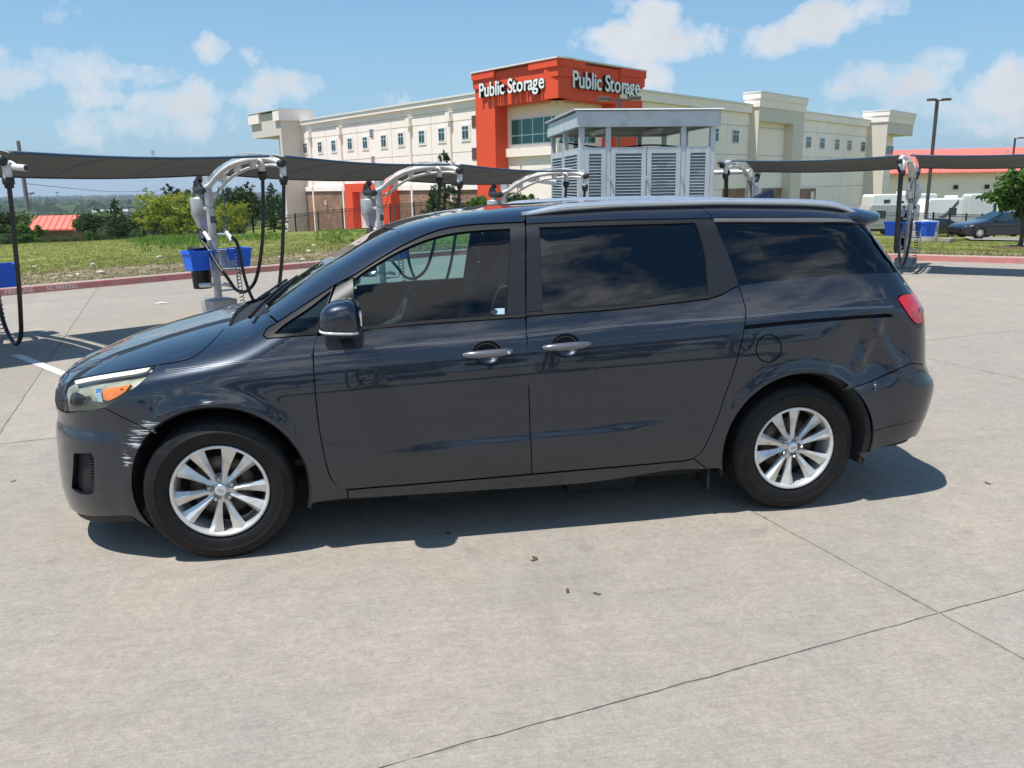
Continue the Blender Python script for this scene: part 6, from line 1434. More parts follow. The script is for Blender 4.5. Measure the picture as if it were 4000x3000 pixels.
def tree_kind(kind):
    if kind in TREE_MESH: return TREE_MESH[kind]
    rg = random.Random(hash(kind) % 1000 if False else {'oak': 1, 'oak2': 2, 'pine': 3, 'pine2': 4, 'mesq': 5, 'elm': 6, 'shrub': 7, 'shrub2': 8, 'redtip': 9, 'wood': 10}[kind])
    U = lambda a, b: rg.uniform(a, b)
    if kind in ('oak', 'oak2'):   # unit height 1
        bl = [(U(-.2, .2), U(-.2, .2), .62, .30, .26)]+[(math.cos(a)*.24, math.sin(a)*.24, U(.42, .72), U(.16, .23), U(.14, .2)) for a in np.linspace(0, 5.5, 6)]+[(U(-.1, .1), U(-.1, .1), .84, .18, .14)]
        r = (crown_mesh(kind, bl, 5200, .055, rg.randint(1, 99)), trunk_mesh(kind+'_trunk', .32, .030, .3, 6, 3), OAK)
    elif kind in ('pine', 'pine2'):
        bl = []
        for i in range(8):
            z = .16+i*.105; rr = .27*(1-(i/8.6)**1.25)+.02
            for a in np.linspace(0, 6.28, max(2, 6-i//2), endpoint=False): bl.append((math.cos(a+i)*rr*.55, math.sin(a+i)*rr*.55, z+U(-.03, .03), rr*.62, .075))
        bl.append((0, 0, .96, .03, .06)); r = (crown_mesh(kind, bl, 5600, .045, rg.randint(1, 99), needle=True), trunk_mesh(kind+'_trunk', .8, .022, .1, 3, 4), PINE)
    elif kind == 'mesq':
        bl = [(math.cos(a)*U(.25, .6), math.sin(a)*U(.25, .6), U(.18, .78), U(.16, .28), U(.14, .24)) for a in np.linspace(0, 18, 22)]+[(0, 0, .55, .45, .36)]
        r = (crown_mesh(kind, bl, 9000, .038, 21, elong=1.6), trunk_mesh(kind+'_trunk', .18, .025, .55, 9, 9), MESQ)
    elif kind in ('elm', 'redtip'):
        bl = [(0, 0, .62, .27, .26)]+[(math.cos(a)*.22, math.sin(a)*.22, U(.42, .78), U(.13, .2), U(.12, .18)) for a in np.linspace(0, 5.6, 7)]
        r = (crown_mesh(kind, bl, 5200, .06, 31, elong=1.2), trunk_mesh(kind+'_trunk', .4, .022, .25, 6, 5), ELM)
    elif kind == 'wood':
        bl = [(0, 0, .55, .36, .34)]+[(math.cos(a)*.28, math.sin(a)*.28, U(.35, .7), U(.18, .26), U(.16, .22)) for a in np.linspace(0, 5.6, 6)]
        r = (crown_mesh(kind, bl, 1500, .11, 41), trunk_mesh(kind+'_trunk', .3, .03, .25, 4, 5), OAK)
    else:
        bl = [(math.cos(a)*.35, math.sin(a)*.35, U(.3, .6), U(.25, .4), U(.25, .38)) for a in np.linspace(0, 5.6, 6)]+[(0, 0, .6, .42, .38)]
        r = (crown_mesh(kind, bl, 2400, .10, 51 if kind == 'shrub' else 52, elong=1.2), trunk_mesh(kind+'_trunk', .2, .03, .35, 7, 6), SHR if kind == 'shrub' else ELM)
    TREE_MESH[kind] = r; return r
def tree(kind, loc, h, label, cat='tree', group=None, wid=1.0, rz=None, name=None, leaves=None):
    c, t, m_ = tree_kind(kind); o = empty(name or {'oak': 'oak_tree', 'oak2': 'oak_tree', 'pine': 'pine_tree', 'pine2': 'pine_tree', 'mesq': 'mesquite_bush', 'elm': 'young_tree', 'redtip': 'leafy_bush', 'shrub': 'shrub', 'shrub2': 'shrub', 'wood': 'oak_tree'}[kind], loc, rz if rz is not None else random.uniform(0, 6.28), label, cat, group)
    o.scale = (h*wid, h*wid, h)
    if not t.materials: t.materials.append(BARK)
    link('trunk', t, BARK, o); k = link('crown', c, m_ if leaves is None else None, o)
    if leaves is not None:
        k.data = c if c.materials and c.materials[0] == leaves else c.copy(); k.data.materials.clear(); k.data.materials.append(leaves)
    return o
def pxh(px, ybase, ytop, D):
    """land point at depth D under pixel px, and the height that reaches ytop"""
    q = px_at(px, D); d = px_ray(px, ytop); return q, float(CAM[2]+d[2]*D-q[2])
def ptree(kind, px, ytop, D, label, wid=1.0, cat='tree', group=None, sink=0., **k):
    q, h = pxh(px, 0, ytop, D); q[2] -= sink; return tree(kind, q, max(.4, h), label, cat, group, wid, **k)
G_ = 'trees along the field fence'; GS = 'shrubs along the field fence'
ptree('pine', 459, 780, 50, 'small dense pine standing alone on the field edge', 1.3, group=G_)
ptree('oak', 368, 822, 52, 'grey green oak left of the lone pine', 1.15, group=G_)
ptree('mesq', 700, 735, 45, 'sprawling yellow green bush behind the vacuum post', 1.25, 'bush')
ptree('mesq', 905, 778, 49, 'yellow green bush reaching toward the oak trunk', .8, 'bush')
ptree('oak2', 960, 706, 53, 'dark oak behind the yellow green bush', .95, group=G_)
ptree('pine2', 1070, 712, 52, 'dark pine with bare trunk before the picket fence', .9, group=G_)
ptree('pine', 1745, 598, 44, 'tall dark pine in front of the orange tower leg', 1.05, group=G_); ptree('pine2', 1690, 735, 43, 'small pale pine beside the tall dark pine', .8, group=G_)
ptree('redtip', 1880, 745, 40, 'loose bright shrub between the pines and the tower', 1.0, 'bush'); ptree('redtip', 2030, 728, 38, 'pale leafy shrub below the arm by the enclosure', 1.1, 'bush')
ptree('oak2', 700, 712, 66, 'dark treetop showing over the yellow green bush', .9, group=G_)
for i, (x, yt, D, w, kd, lb) in enumerate(((35, 815, 53, 1.2, 'oak', 'dark oak beside the red roofed shed on its open side'), (-60, 790, 52, 1.3, 'oak2', 'dark oak behind the blue bin'), (325, 838, 54, 1.0, 'elm', 'feathery green tree touching the shed roof'), (105, 855, 52, 1.1, 'shrub2', 'bright green bush at the shed corner'), (560, 822, 54, 1.0, 'oak', 'oak between lone pine and yellow green bush'), (600, 790, 66, 1.0, 'elm', 'slender green tree behind the yellow green bush'))):
    ptree(kd, x, yt, D, lb, w, 'tree' if kd != 'shrub2' else 'bush', G_ if kd != 'shrub2' else GS)
for i, (x, yt, D, w, lb) in enumerate(((150, 925, 51, 1.3, 'low olive shrub below the open end of the shed'), (205, 922, 51, 1.2, 'low bright shrub below the middle of the shed wall'), (245, 924, 51, 1.3, 'flat olive shrub under the shed eave'), (290, 918, 51, 1.1, 'low bright shrub below the feathery tree'), (350, 896, 50, 1.0, 'rounded olive shrub left of the lone pine'), (525, 897, 49, 1.1, 'round bright shrub right of the lone pine'), (75, 915, 51, 1.3, 'spreading olive shrub beside the security camera hose'), (20, 910, 51, 1.2, 'bright shrub under the dark oak by the blue bin'), (400, 922, 51, .9, 'small olive shrub at the foot of the lone pine'))):
    ptree('shrub' if i % 2 else 'shrub2', x, yt, D, lb, w, 'shrub', GS)
# right hand tree by the sedan
q = onz(3985, 985, .0); q = px_at(3985, 25.5); tr = tree('elm', q, 2.75, 'young green tree in its mulch ring beside the parked sedan', 'tree', None, 1.05, rz=.4)
mr_ = MB().lathe([(0, .05), (.4, .04), (.62, 0), (.66, -.08)], 20).build('mulch_ring', mat('brown_mulch', (.10, .065, .04), .95, var=.4, vscale=20, bump=.6, bscale=60)); mr_.location = q+np.array([0, 0, .03]); tag(mr_, 'brown mulch mound at the foot of the young tree', 'mulch')
# the wooded land beyond, tree by tree far too many to count
def woods():
    rg = np.random.default_rng(5); out = []; tn = []
    def crowns(Q, h, r, m_, sf, tt):
        n = len(Q); u = unit(rg.normal(size=(n, m_, 3))); u[..., 2] = np.abs(u[..., 2])*1.05-.15; lump = 1+.22*np.sin(u[..., 0:1]*4+rg.uniform(0, 6, (n, 1, 1)))*np.cos(u[..., 1:2]*5+rg.uniform(0, 6, (n, 1, 1)))
        p = Q[:, None, :]+np.array([0, 0, 1])*h[:, None, None]*.45+u*np.stack([r*.8, r*.8, h*.55], 1)[:, None, :]*lump*rg.uniform(.8, 1.0, (n, m_, 1))
        b = unit(np.cross(unit(rg.normal(size=(n, m_, 3))), u)); a = unit(np.cross(b, u+rg.normal(size=(n, m_, 3))*.6)); sz = r[:, None, None]*sf*rg.uniform(.6, 1.3, (n, m_, 1))
        V_ = np.stack([p-a*sz, p+b*sz*.8, p+a*sz, p-b*sz*.8], 2).reshape(-1, 4, 3); out.append(V_); tn.append((tt[:, None]+.2*rg.normal(size=(n, m_))).ravel())
    def spots(n, d0, d1, x0, x1):
        D = d0*np.exp(rg.random(n)*math.log(d1/d0)); px = rg.uniform(x0, x1, n); q = []
        for x, d in zip(px, D):
            w = CAM+px_ray(x, 900)*d; q.append((w[0], w[1], land(w[0], w[1])))
        return np.array(q), D
    Q, D = spots(190, 68, 125, -900, 760); h = np.clip((1.8-Q[:, 2])-D*(rg.uniform(812, 862, 190)-752)/3243, 1.8, 9); crowns(Q, h, h*rg.uniform(.42, .62, 190), 420, .075, rg.uniform(.3, 1.0, 190))
    Q, D = spots(420, 115, 300, -900, 1000); h = rg.uniform(4, 7, 420); crowns(Q, h, h*rg.uniform(.5, .75, 420), 150, .14, rg.uniform(.1, .9, 420))
    Q, D = spots(1500, 300, 1000, -900, 1150); h = rg.uniform(6, 10, 1500); crowns(Q, h, h*rg.uniform(.6, .9, 1500), 40, .28, rg.uniform(.1, .8, 1500))
    Q, D = spots(3600, 900, 5200, -900, 1250); h = rg.uniform(7, 13, 3600); crowns(Q, h, h*rg.uniform(.9, 2.0, 3600), 12, .5, rg.uniform(.05, .8, 3600))
    Q, D = spots(700, 260, 3000, 1200, 4900); h = rg.uniform(6, 10, 700); crowns(Q, h, h*rg.uniform(.7, 1.2, 700), 24, .4, rg.uniform(.05, .8, 700))
    me = loose_mesh('far_woods', np.concatenate(out), 4, np.concatenate(tn))
    o = link('far_woods', me, leafmat('far_wood_leaves', (0.039, 0.075, 0.024), (0.075, 0.128, 0.042), (0.135, 0.188, 0.068))); tag(o, 'far wooded land running out to the hazy horizon', 'woods', kind='stuff')
woods()
# far roofs scattered in the woods
ROOFW = mat('pale_far_roof', (.36, .36, .35), .7, var=.1); BRK = mat('far_brick_wall', (.32, .2, .13), .9, var=.1)
for i, (px, D, w, h, lb) in enumerate(((105, 330, 10, 8, 'pale flat roofed building far behind the utility pole'), (520, 420, 26, 7, 'brown brick school like building far beyond the lone pine'), (440, 900, 34, 9, 'long white roofed building on the far wooded horizon'), (560, 1300, 40, 12, 'pale building block far behind the yellow green bush'), (380, 1500, 26, 12, 'small pale building near the hazy horizon'))):
    q = px_at(px, D); a = math.atan2(q[1]-CAM[1], q[0]-CAM[0])-math.pi/2; o = empty('far_building', q, a, lb, 'building', 'buildings far out in the woods'); MB().box((0, 0, h/2-2), (w, w*.4, h+2)).build('wall', BRK if i == 1 else ROOFW, o)
    v = MB().prism([(-w*.52, -w*.23, h-1), (-w*.52, w*.23, h-1), (-w*.52, 0, h+(1.5 if i != 1 else .4))], np.array([w*1.04, 0, 0])); v.build('roof', ROOFW, o)
    for k in range(4): MB().box((-w*.36+k*w*.24, -w*.2-.1, h*.5), (w*.12, .2, h*.2)).build('window', DGL, o)
# field shed with red roof behind the left fence
def gable(loc, ang, w, d, hw, hr, wallm, roofm, label, seams=0, name='shed', over=.4, hip=0.0):
    o = empty(name, loc, ang, label, 'building'); MB().box((0, 0, hw/2), (w, d, hw)).build('wall', wallm, o)
    A = [(-w/2-over, -d/2-over, hw-.05), (w/2+over, -d/2-over, hw-.05), (w/2-hip, 0, hr), (-w/2+hip, 0, hr)]; B = [(w/2+over, d/2+over, hw-.05), (-w/2-over, d/2+over, hw-.05), (-w/2+hip, 0, hr), (w/2-hip, 0, hr)]
    r = MB().prism(A, np.array([0, 0, .1])).prism(B, np.array([0, 0, .1]))
    if hip: r.add([A[0], B[1], A[3], tuple(np.array(A[0])+[0, 0, .1]), tuple(np.array(B[1])+[0, 0, .1]), tuple(np.array(A[3])+[0, 0, .1])], [(3, 5, 4), (0, 1, 2)]); r.add([A[1], B[0], A[2], tuple(np.array(A[1])+[0, 0, .1]), tuple(np.array(B[0])+[0, 0, .1]), tuple(np.array(A[2])+[0, 0, .1])], [(3, 4, 5), (0, 2, 1)])
    ro = r.build('roof', roofm, o)
    for i in range(seams):
        t = (i+.5)/seams; x0 = A[0][0]+(A[1][0]-A[0][0])*t; zt = hr; k = 1.0
        if hip:
            xl = A[3][0]; xr = A[2][0]
            k = min(1, (x0-A[0][0])/(xl-A[0][0])) if x0 < xl else (min(1, (A[1][0]-x0)/(A[1][0]-xr)) if x0 > xr else 1)
        a = np.array([x0, A[0][1], A[0][2]+.11]); b = np.array([x0, 0, hr+.11]); b = a+(b-a)*k; MB().tube([a, b], .045 if w < 12 else .07, 4, smooth=False).build('roof_seam', roofm, ro)
    return o
REDR = mat('coral_red_metal_roof', (.78, .17, .12), .45, var=.05, vscale=.5)
q = px_at(233, 56); q[2] -= .05; sh = gable(q, math.atan2(CF[0], CF[1])*-1+R_(8), 2.35, 2.2, 1.2, 2.0, mat('brown_shed_wall', (.25, .19, .15), .85, var=.1), REDR, 'small shed with coral red metal roof behind the fence', 8)
q = px_at(3800, 118); q[2] = land(q[0], q[1])-1; rb_ = gable(q, R_(-24), 44, 26, 6.4, 9.6, CREAM, REDR, 'long cream building with coral red metal roof beyond the campers', 60, 'hall', 1.0, 9.0)
for k, x in enumerate((-6.0, -2.4)):
    w_ = MB().box((x, -13.1, 4.6), (.5, .25, .5)).build('wall_lamp', TRIM, rb_)
for x in (-14, -9, 3, 9): MB().box((x, -13.05, 5.6), (.16, .12, 1.4)).build('downspout', CREAM, rb_)
# ---------------------------------------------------------------- poles
POLE = mat('bronze_light_pole', (.10, .085, .08), .5, metal=.3, var=.1); WOODP = mat('grey_utility_pole', (.22, .20, .19), .8, var=.2)
def light_pole(px, ytop, D, label, heads, r=.07):
    q, h = pxh(px, 0, ytop, D); d0 = px_ray(px, ytop); q2 = CAM+d0*D; q[0], q[1] = q2[0], q2[1]; q[2] = land(q[0], q[1]); h = float(q2[2]-q[2]); a = math.atan2(CR[1], CR[0]); o = empty('light_pole', q, a, label, 'light pole', 'car park light poles')
    MB().box((0, 0, h/2), (r*2, r*2, h)).build('pole_shaft', POLE, o); MB().lathe([(0, .7), (.26, .7), (.28, .66), (.28, 0)], 16).build('pole_base', CONCP, o)
    for x in heads:
        MB().box((x/2, 0, h-.05), (abs(x), .07, .06)).build('head_arm', POLE, o); hd = bevel(MB().box((x+math.copysign(.18, x), 0, h), (.42, .34, .12)).build('lamp_head', POLE, o), .02); MB().box((x+math.copysign(.18, x), 0, h-.064), (.34, .26, .01)).build('lamp_lens', mat('frosted_lamp_lens', (.6, .6, .58), .3, var=.05), hd)
    return o
light_pole(3662, 389, 45, 'tall bronze light pole rising behind the tail canopy', (-.12, .3)); light_pole(3966, 539, 78, 'slim light pole in front of the coral red roof', (.35,))
light_pole(2419, 385, 30, 'twin head floodlight pole behind the louvred enclosure', (-.38, .38), .06)
q = px_at(100, 80); d0 = px_ray(70, 550); top = CAM+d0*80; o = empty('utility_pole', (top[0], top[1], land(top[0], top[1])-1), 0, 'grey utility pole leaning behind the canopy over the field', 'utility pole'); hh = top[2]-o.location[2]
MB().tube([(0, 0, 0), (0, 0, hh)], [.26, .17], 12).build('pole_shaft', WOODP, o); MB().box((0, 0, hh-2.9), (.3, .3, .5)).build('insulator_block', WOODP, o)
t2 = px_at(640, 150); MB().tube(smoothpath([(0, 0, hh-4.0), ((t2[0]-top[0])*.5, (t2[1]-top[1])*.5, hh-4.9), (t2[0]-top[0], t2[1]-top[1], hh-4.9)], 6), .025, 4).build('overhead_cable', IRON, o)
for px, yt, D in ((140, 752, 900), (243, 752, 1000), (590, 735, 420)):
    q, h = pxh(px, 0, yt, D); o = empty('mast', q, 0, {140: 'pale water tower on the far horizon', 243: 'thin floodlight mast above the far woods', 590: 'thin floodlight mast just beside the yellow green bush'}[px], 'water tower' if px == 140 else 'mast', 'masts on the far horizon'); MB().tube([(0, 0, 0), (0, 0, h)], D*.0003, 6).build('mast_shaft', WOODP, o); (MB().lathe([(0, h+1.5), (4, h+.5), (4, h-1.2), (0, h-2.5)], 14).build('tank', ROOFW, o) if px == 140 else MB().box((0, 0, h), (D*.003, D*.002, D*.0015)).build('lamp_bank', WOODP, o))
# ---------------------------------------------------------------- vehicles on the right
def car_body(profile, half, n=15, crown=.55):
    """side profile lofted across the width with tumblehome: profile (x, z_low, z_belt, z_top)"""
    vs = []; fs = []; K = 9
    for (x, zl, zb, zt, wf) in profile:
        w = half*wf; tw = w*(.76 if zt-zb > .2 else .93)
        sec = [(-w*.93, zl), (-w, zl+(zb-zl)*.45), (-w*.985, zb), (-(w+tw)/2, zb+(zt-zb)*.55), (-tw*.9, zt-.02*(zt-zb > .2)), (0, zt+.012)]
        sec = sec+[(-y, z) for y, z in sec[-2::-1]]
        vs += [(x, y, z) for y, z in sec]
    k = 11; m_ = len(profile)
    fs = [(i*k+j, (i+1)*k+j, (i+1)*k+j+1, i*k+j+1) for i in range(m_-1) for j in range(k-1)]+[tuple(range(k))[::-1], tuple(range((m_-1)*k, m_*k))]
    return vs, fs
def sedan(loc, ang, paint, label, rimm):
    o = empty('parked_sedan', loc, ang, label, 'car', 'cars parked right of the minivan')
    pr = [(-2.32, .34, .52, .60, .80), (-2.25, .26, .62, .70, .90), (-1.9, .22, .74, .82, .98), (-1.2, .22, .84, .93, 1.0), (-.85, .22, .88, 1.0, 1.0), (-.35, .22, .91, 1.27, 1.0), (.0, .22, .92, 1.39, 1.0), (.5, .22, .93, 1.44, 1.0), (1.0, .22, .95, 1.39, 1.0), (1.5, .22, .97, 1.20, 1.0), (1.95, .24, .98, 1.06, .97), (2.25, .28, .92, 1.03, .92), (2.40, .40, .80, .96, .84)]
    vs, fs = car_body(pr, .92); b = MB().add(vs, fs, True).build('body', paint, o); md = b.modifiers.new('s', 'SUBSURF'); md.render_levels = 2; md.levels = 1
    for s in (-1, 1):
        g = [(-.62, .93), (-.18, 1.26), (.18, 1.36), (.55, 1.385), (.60, .97)]; g2 = [(.68, .97), (.66, 1.385), (1.05, 1.33), (1.5, 1.12), (1.40, 1.0)]
        for gg in (g, g2):
            P = [(x, s*(.93-.42*(z-.93)), z) for x, z in gg]; MB().prism(P, np.array([0, s*.012, .006])).build('side_window', DGL, o)
        for x in (-1.42, 1.42):
            w = bpy.data.objects.new('wheel', None); COL.objects.link(w); w.parent = o; w.location = (x, s*.835, .335)
            MB().lathe([(.21, -.11), (.31, -.115), (.335, -.09), (.335, .09), (.31, .115), (.21, .11)], 28, 'y').build('tyre', RUBBER, w); MB().lathe([(.215, -.1), (.22, .1)], 28, 'y').build('rim', rimm, w)
            for k in range(10): MB().box((.12, s*.095, 0), (.17, .02, .04)).build('spoke', rimm, w).rotation_euler = (0, 2*math.pi*k/10, 0)
            MB().lathe([(0, -.10), (.05, -.1), (.05, .1), (0, .1)], 14, 'y').build('hub', rimm, w); MB().lathe([(0, -.06), (.2, -.06), (.2, .06), (0, .06)], 20, 'y').build('brake_drum', WELL, w)
            n = 20; av = []
            for t in range(n+1):
                a = math.pi*t/n*1.12-.19
                for rr in (.355, .41): av.append((x+rr*math.cos(a), s*(.925 if rr < .4 else .93), .335+rr*math.sin(a)))
            MB().add(av, [(2*i, 2*i+1, 2*i+3, 2*i+2) for i in range(n)]).build('arch_lip', paint, o)
        pass
        MB().prism([(-2.2, s*.70, .62), (-1.85, s*.90, .76), (-1.75, s*.905, .72), (-2.15, s*.76, .56)], np.array([-.02, s*.03, .02])).build('headlamp', mat('clear_car_lamp', (.7, .72, .75), .08, coat=1., var=.05), o)
        bevel(MB().box((-.55, s*1.0, .98), (.14, .2, .12)).build('door_mirror', paint, o), .03)
        MB().box((.45, s*.925, .80), (.2, .03, .03)).build('door_handle', paint, o); MB().box((1.35, s*.93, .85), (.2, .03, .03)).build('door_handle', paint, o)
    MB().prism([(-.82, -.72, 1.0), (-.82, .72, 1.0), (-.05, .58, 1.365), (-.05, -.58, 1.365)], np.array([-.02, 0, .03])).build('windscreen', DGL, o)
    MB().box((-2.34, 0, .47), (.04, 1.2, .16)).build('grille', TRIM, o); MB().box((0, 0, .25), (4.1, 1.6, .14)).build('underbody', WELL, o)
    return o
NAVY = mat('dark_navy_car_paint', (.012, .016, .03), .3, metal=.3, coat=1.0, var=.05); WHTC = mat('white_car_paint', (.78, .79, .80), .3, coat=1., var=.02); BLKC = mat('black_car_paint', (.01, .01, .011), .3, coat=1., var=.05)
def ground_at(px, D, lift=.0): q = px_at(px, D); q[2] += lift; return q
# driveway the cars stand on
dv = MB().add([tuple(ground_at(x, D, .09)) for x, D in ((3795, 40), (4300, 38), (4700, 60), (3760, 60))], [(0, 1, 2, 3)]).build('side_driveway', concrete('driveway_concrete', (.34, .31, .27))); dv['kind'] = 'structure'
sd_a = math.atan2(CR[1], CR[0])
sd_loc = ground_at(3792, 45.5, .10); c_, s_ = math.cos(sd_a), math.sin(sd_a)
sedan((sd_loc[0]+1.42*c_, sd_loc[1]+1.42*s_, sd_loc[2]), sd_a, NAVY, 'dark navy sedan with bright wheels parked behind the young tree', ALLOY)
q = ground_at(3935, 55, .12); sedan(q, sd_a-R_(18), WHTC, 'white sedan parked beyond the navy sedan', ALLOY)
q = ground_at(3640, 68, .05); sedan(q, sd_a+R_(28), BLKC, 'black sedan parked behind the picket fence', ALLOY)
# concrete riser and its kerb end
q = ground_at(3612, 40); o = empty('concrete_riser', q, 0, 'round pale concrete manhole riser on the grass bank', 'manhole riser'); MB().lathe([(0, .98), (.56, .98), (.60, .95), (.60, .55), (.585, .53), (.60, .51), (.60, -.3)], 28).build('riser_rings', CONC2, o); MB().lathe([(0, 1.03), (.34, 1.03), (.36, 1.0), (.36, .97)], 20).build('riser_lid', GALV, o)
o = MB().prism([tuple(ground_at(x, D, .02)) for x, D in ((3665, 37), (3715, 36), (3735, 40), (3720, 43))], np.array([0, 0, .14])).build('apron_kerb', CONC2); o['kind'] = 'structure'
# bright bank of grass between the riser and the cars
# campers
RVW = mat('white_camper_shell', (.76, .77, .76), .35, var=.03, vscale=.8); RVG = mat('silver_grey_camper_shell', (.42, .43, .42), .35, metal=.2, var=.05); SWO = mat('dark_swoosh_decal', (.05, .05, .06), .4, var=.1); SWG = mat('grey_swoosh_decal', (.32, .31, .30), .4, var=.1)
def camper(loc, ang, L_, w, h, shell, label, front='slant', windows=(), swoosh=False, ac=True, lift=.55, name='camper_trailer'):
    o = empty(name, loc, ang, label, 'camper', 'campers parked behind the fence')
    x0, x1 = -L_/2, L_/2; pr = [(x0, lift), (x1, lift), (x1, h-.12), (x1-.15, h), (x0+(.6 if front == 'slant' else .2), h), (x0+.05, h*.62 if front == 'slant' else h-.2), (x0, h*.5)]
    P = [(x, -w/2, z) for x, z in pr]; b = bevel(MB().prism(P, np.array([0, w, 0])).build('shell', shell, o), .07, 3)
    bevel(MB().box((0, 0, lift-.04), (L_-.2, w-.2, .14)).build('chassis', TRIM, o), .02)
    for xx, zz, ww_, hh_ in windows:
        f = bevel(MB().box((xx, -w/2-.012, zz), (ww_+.08, .03, hh_+.08)).build('camper_window', TRIM, o), .03); bevel(MB().box((xx, -w/2-.03, zz), (ww_, .012, hh_)).build('pane', DGL, f), .005)
    for xx in (L_*.08, L_*.08+.8):
        for s in (-1, 1):
            wl = MB().lathe([(0, -.1), (.2, -.1), (.22, -.12), (.34, -.11), (.36, -.08), (.36, .08), (.34, .11), (.2, .1), (0, .1)], 24, 'y', (xx, s*(w/2-.18), .36)).build('wheel', RUBBER, o); MB().lathe([(0, -.125), (.19, -.125), (.2, -.11), (.2, .11), (.19, .125), (0, .125)], 20, 'y', (xx, s*(w/2-.18), .36)).build('rim', ALLOY, wl)
    if ac: bevel(MB().box((L_*.05, 0, h+.13), (.9, .7, .26)).build('roof_air_conditioner', RVW, o), .06, 3)
    MB().box((0, -w/2-.008, lift+.35), (L_*.94, .012, .10)).build('side_stripe', SWG, o)
    if swoosh:
        for k, (m_, dz) in enumerate(((SWO, 0), (SWG, .22), (SWO, .40))):
            t = np.linspace(0, 1, 12); up = [(x0+.5+t_*L_*.55, -w/2-.012, lift+.35+dz+1.4*(1-t_)**2.2*-1+1.25-.02*k) for t_ in t]; up = [(x0+.35+t_*L_*.5, -w/2-.013-.002*k, lift+.25+dz*.6+(h-lift-.55)*(t_**2.0)) for t_ in t]; lo = [(x+.02, y, z-.04-.05*tt) for (x, y, z), tt in zip(up, t)]
            n = len(t); MB().add(up+lo, [(i, i+1, n+i+1, n+i) for i in range(n-1)]+[(n+i, n+i+1, i+1, i) for i in range(n-1)]).build('swoosh_decal', m_, o)
    return o
ca = sd_a
def cpos(px, D): return ground_at(px, D, .05)
camper(cpos(3455, 70), ca, 4.6, 2.2, 2.55, RVG, 'silver grey camper trailer behind the tail post', 'slant', ((-.9, 1.75, .7, .5), (.9, 1.75, .6, .5)), False, False)
camper(cpos(3500, 78), ca, 6.0, 2.4, 3.3, RVW, 'white camper with roof unit rising over the silver trailer', 'box', ((-1.6, 2.6, .5, .4), (-.4, 2.5, .6, .3), (1.2, 2.6, .6, .5)), False, True)
camper(cpos(3690, 74), ca, 5.4, 2.4, 2.95, RVW, 'white camper with dark swoosh stripes on its side', 'slant', ((-.1, 1.85, .6, .55), (1.6, 1.9, .95, .7)), True, True)
camper(cpos(3805, 72), ca-R_(12), 2.0, 2.2, 3.35, mat('pale_grey_box_body', (.55, .57, .57), .5, var=.04), 'tall pale grey box trailer beside the striped camper', 'box', (), False, False, name='box_trailer')
camper(cpos(3890, 74), ca-R_(6), 4.2, 2.4, 2.75, RVW, 'white camper with small dark windows beyond the box trailer', 'slant', ((-1.0, 2.0, .5, .9), (.2, 2.1, .35, .4), (1.3, 2.1, .5, .5)), False, True)
# ---------------------------------------------------------------- unseen trees and cars added behind the viewer to show in paint and glass
for i in range(16):
    x = -44+i*5.8+random.uniform(-1.2, 1.2); y = -54+random.uniform(-3, 3); tree(('oak', 'elm', 'oak2')[i % 3], (x, y, land(x, y)), random.uniform(4.5, 7.5), 'roadside tree in the row across the car park', 'tree', 'trees across the car park', 1.0)
for i, (x, c) in enumerate(((-9, BLKC), (-5.4, WHTC), (2.2, NAVY), (9.5, BLKC))): sedan((x, -27+random.uniform(-.3, .3), 0), R_(90), c, ['black sedan parked alone across the car park', 'white sedan parked across the car park', 'navy sedan parked across the car park', 'black sedan at the end of the row across the car park'][i], ALLOY)
BK0 = np.array([-2.4, -13.5, 0]); BKd = np.array([.97, .243, 0]); BKe = np.array([-.243, .97, 0])
for k in range(4):
    q = BK0+BKd*3.3*k; station(tuple(q), math.atan2(BKe[1], BKe[0]), ['vacuum station at the start of the row across the lane', 'second vacuum station of the row across the lane', 'third vacuum station of the row across the lane', 'last vacuum station of the row across the lane'][k])
    if k < 3: canopy(q, q+BKd*3.3, BKd, BKe, .0, .0, ['first shade canopy of the row across the lane', 'middle shade canopy of the row across the lane', 'last shade canopy of the row across the lane'][k])
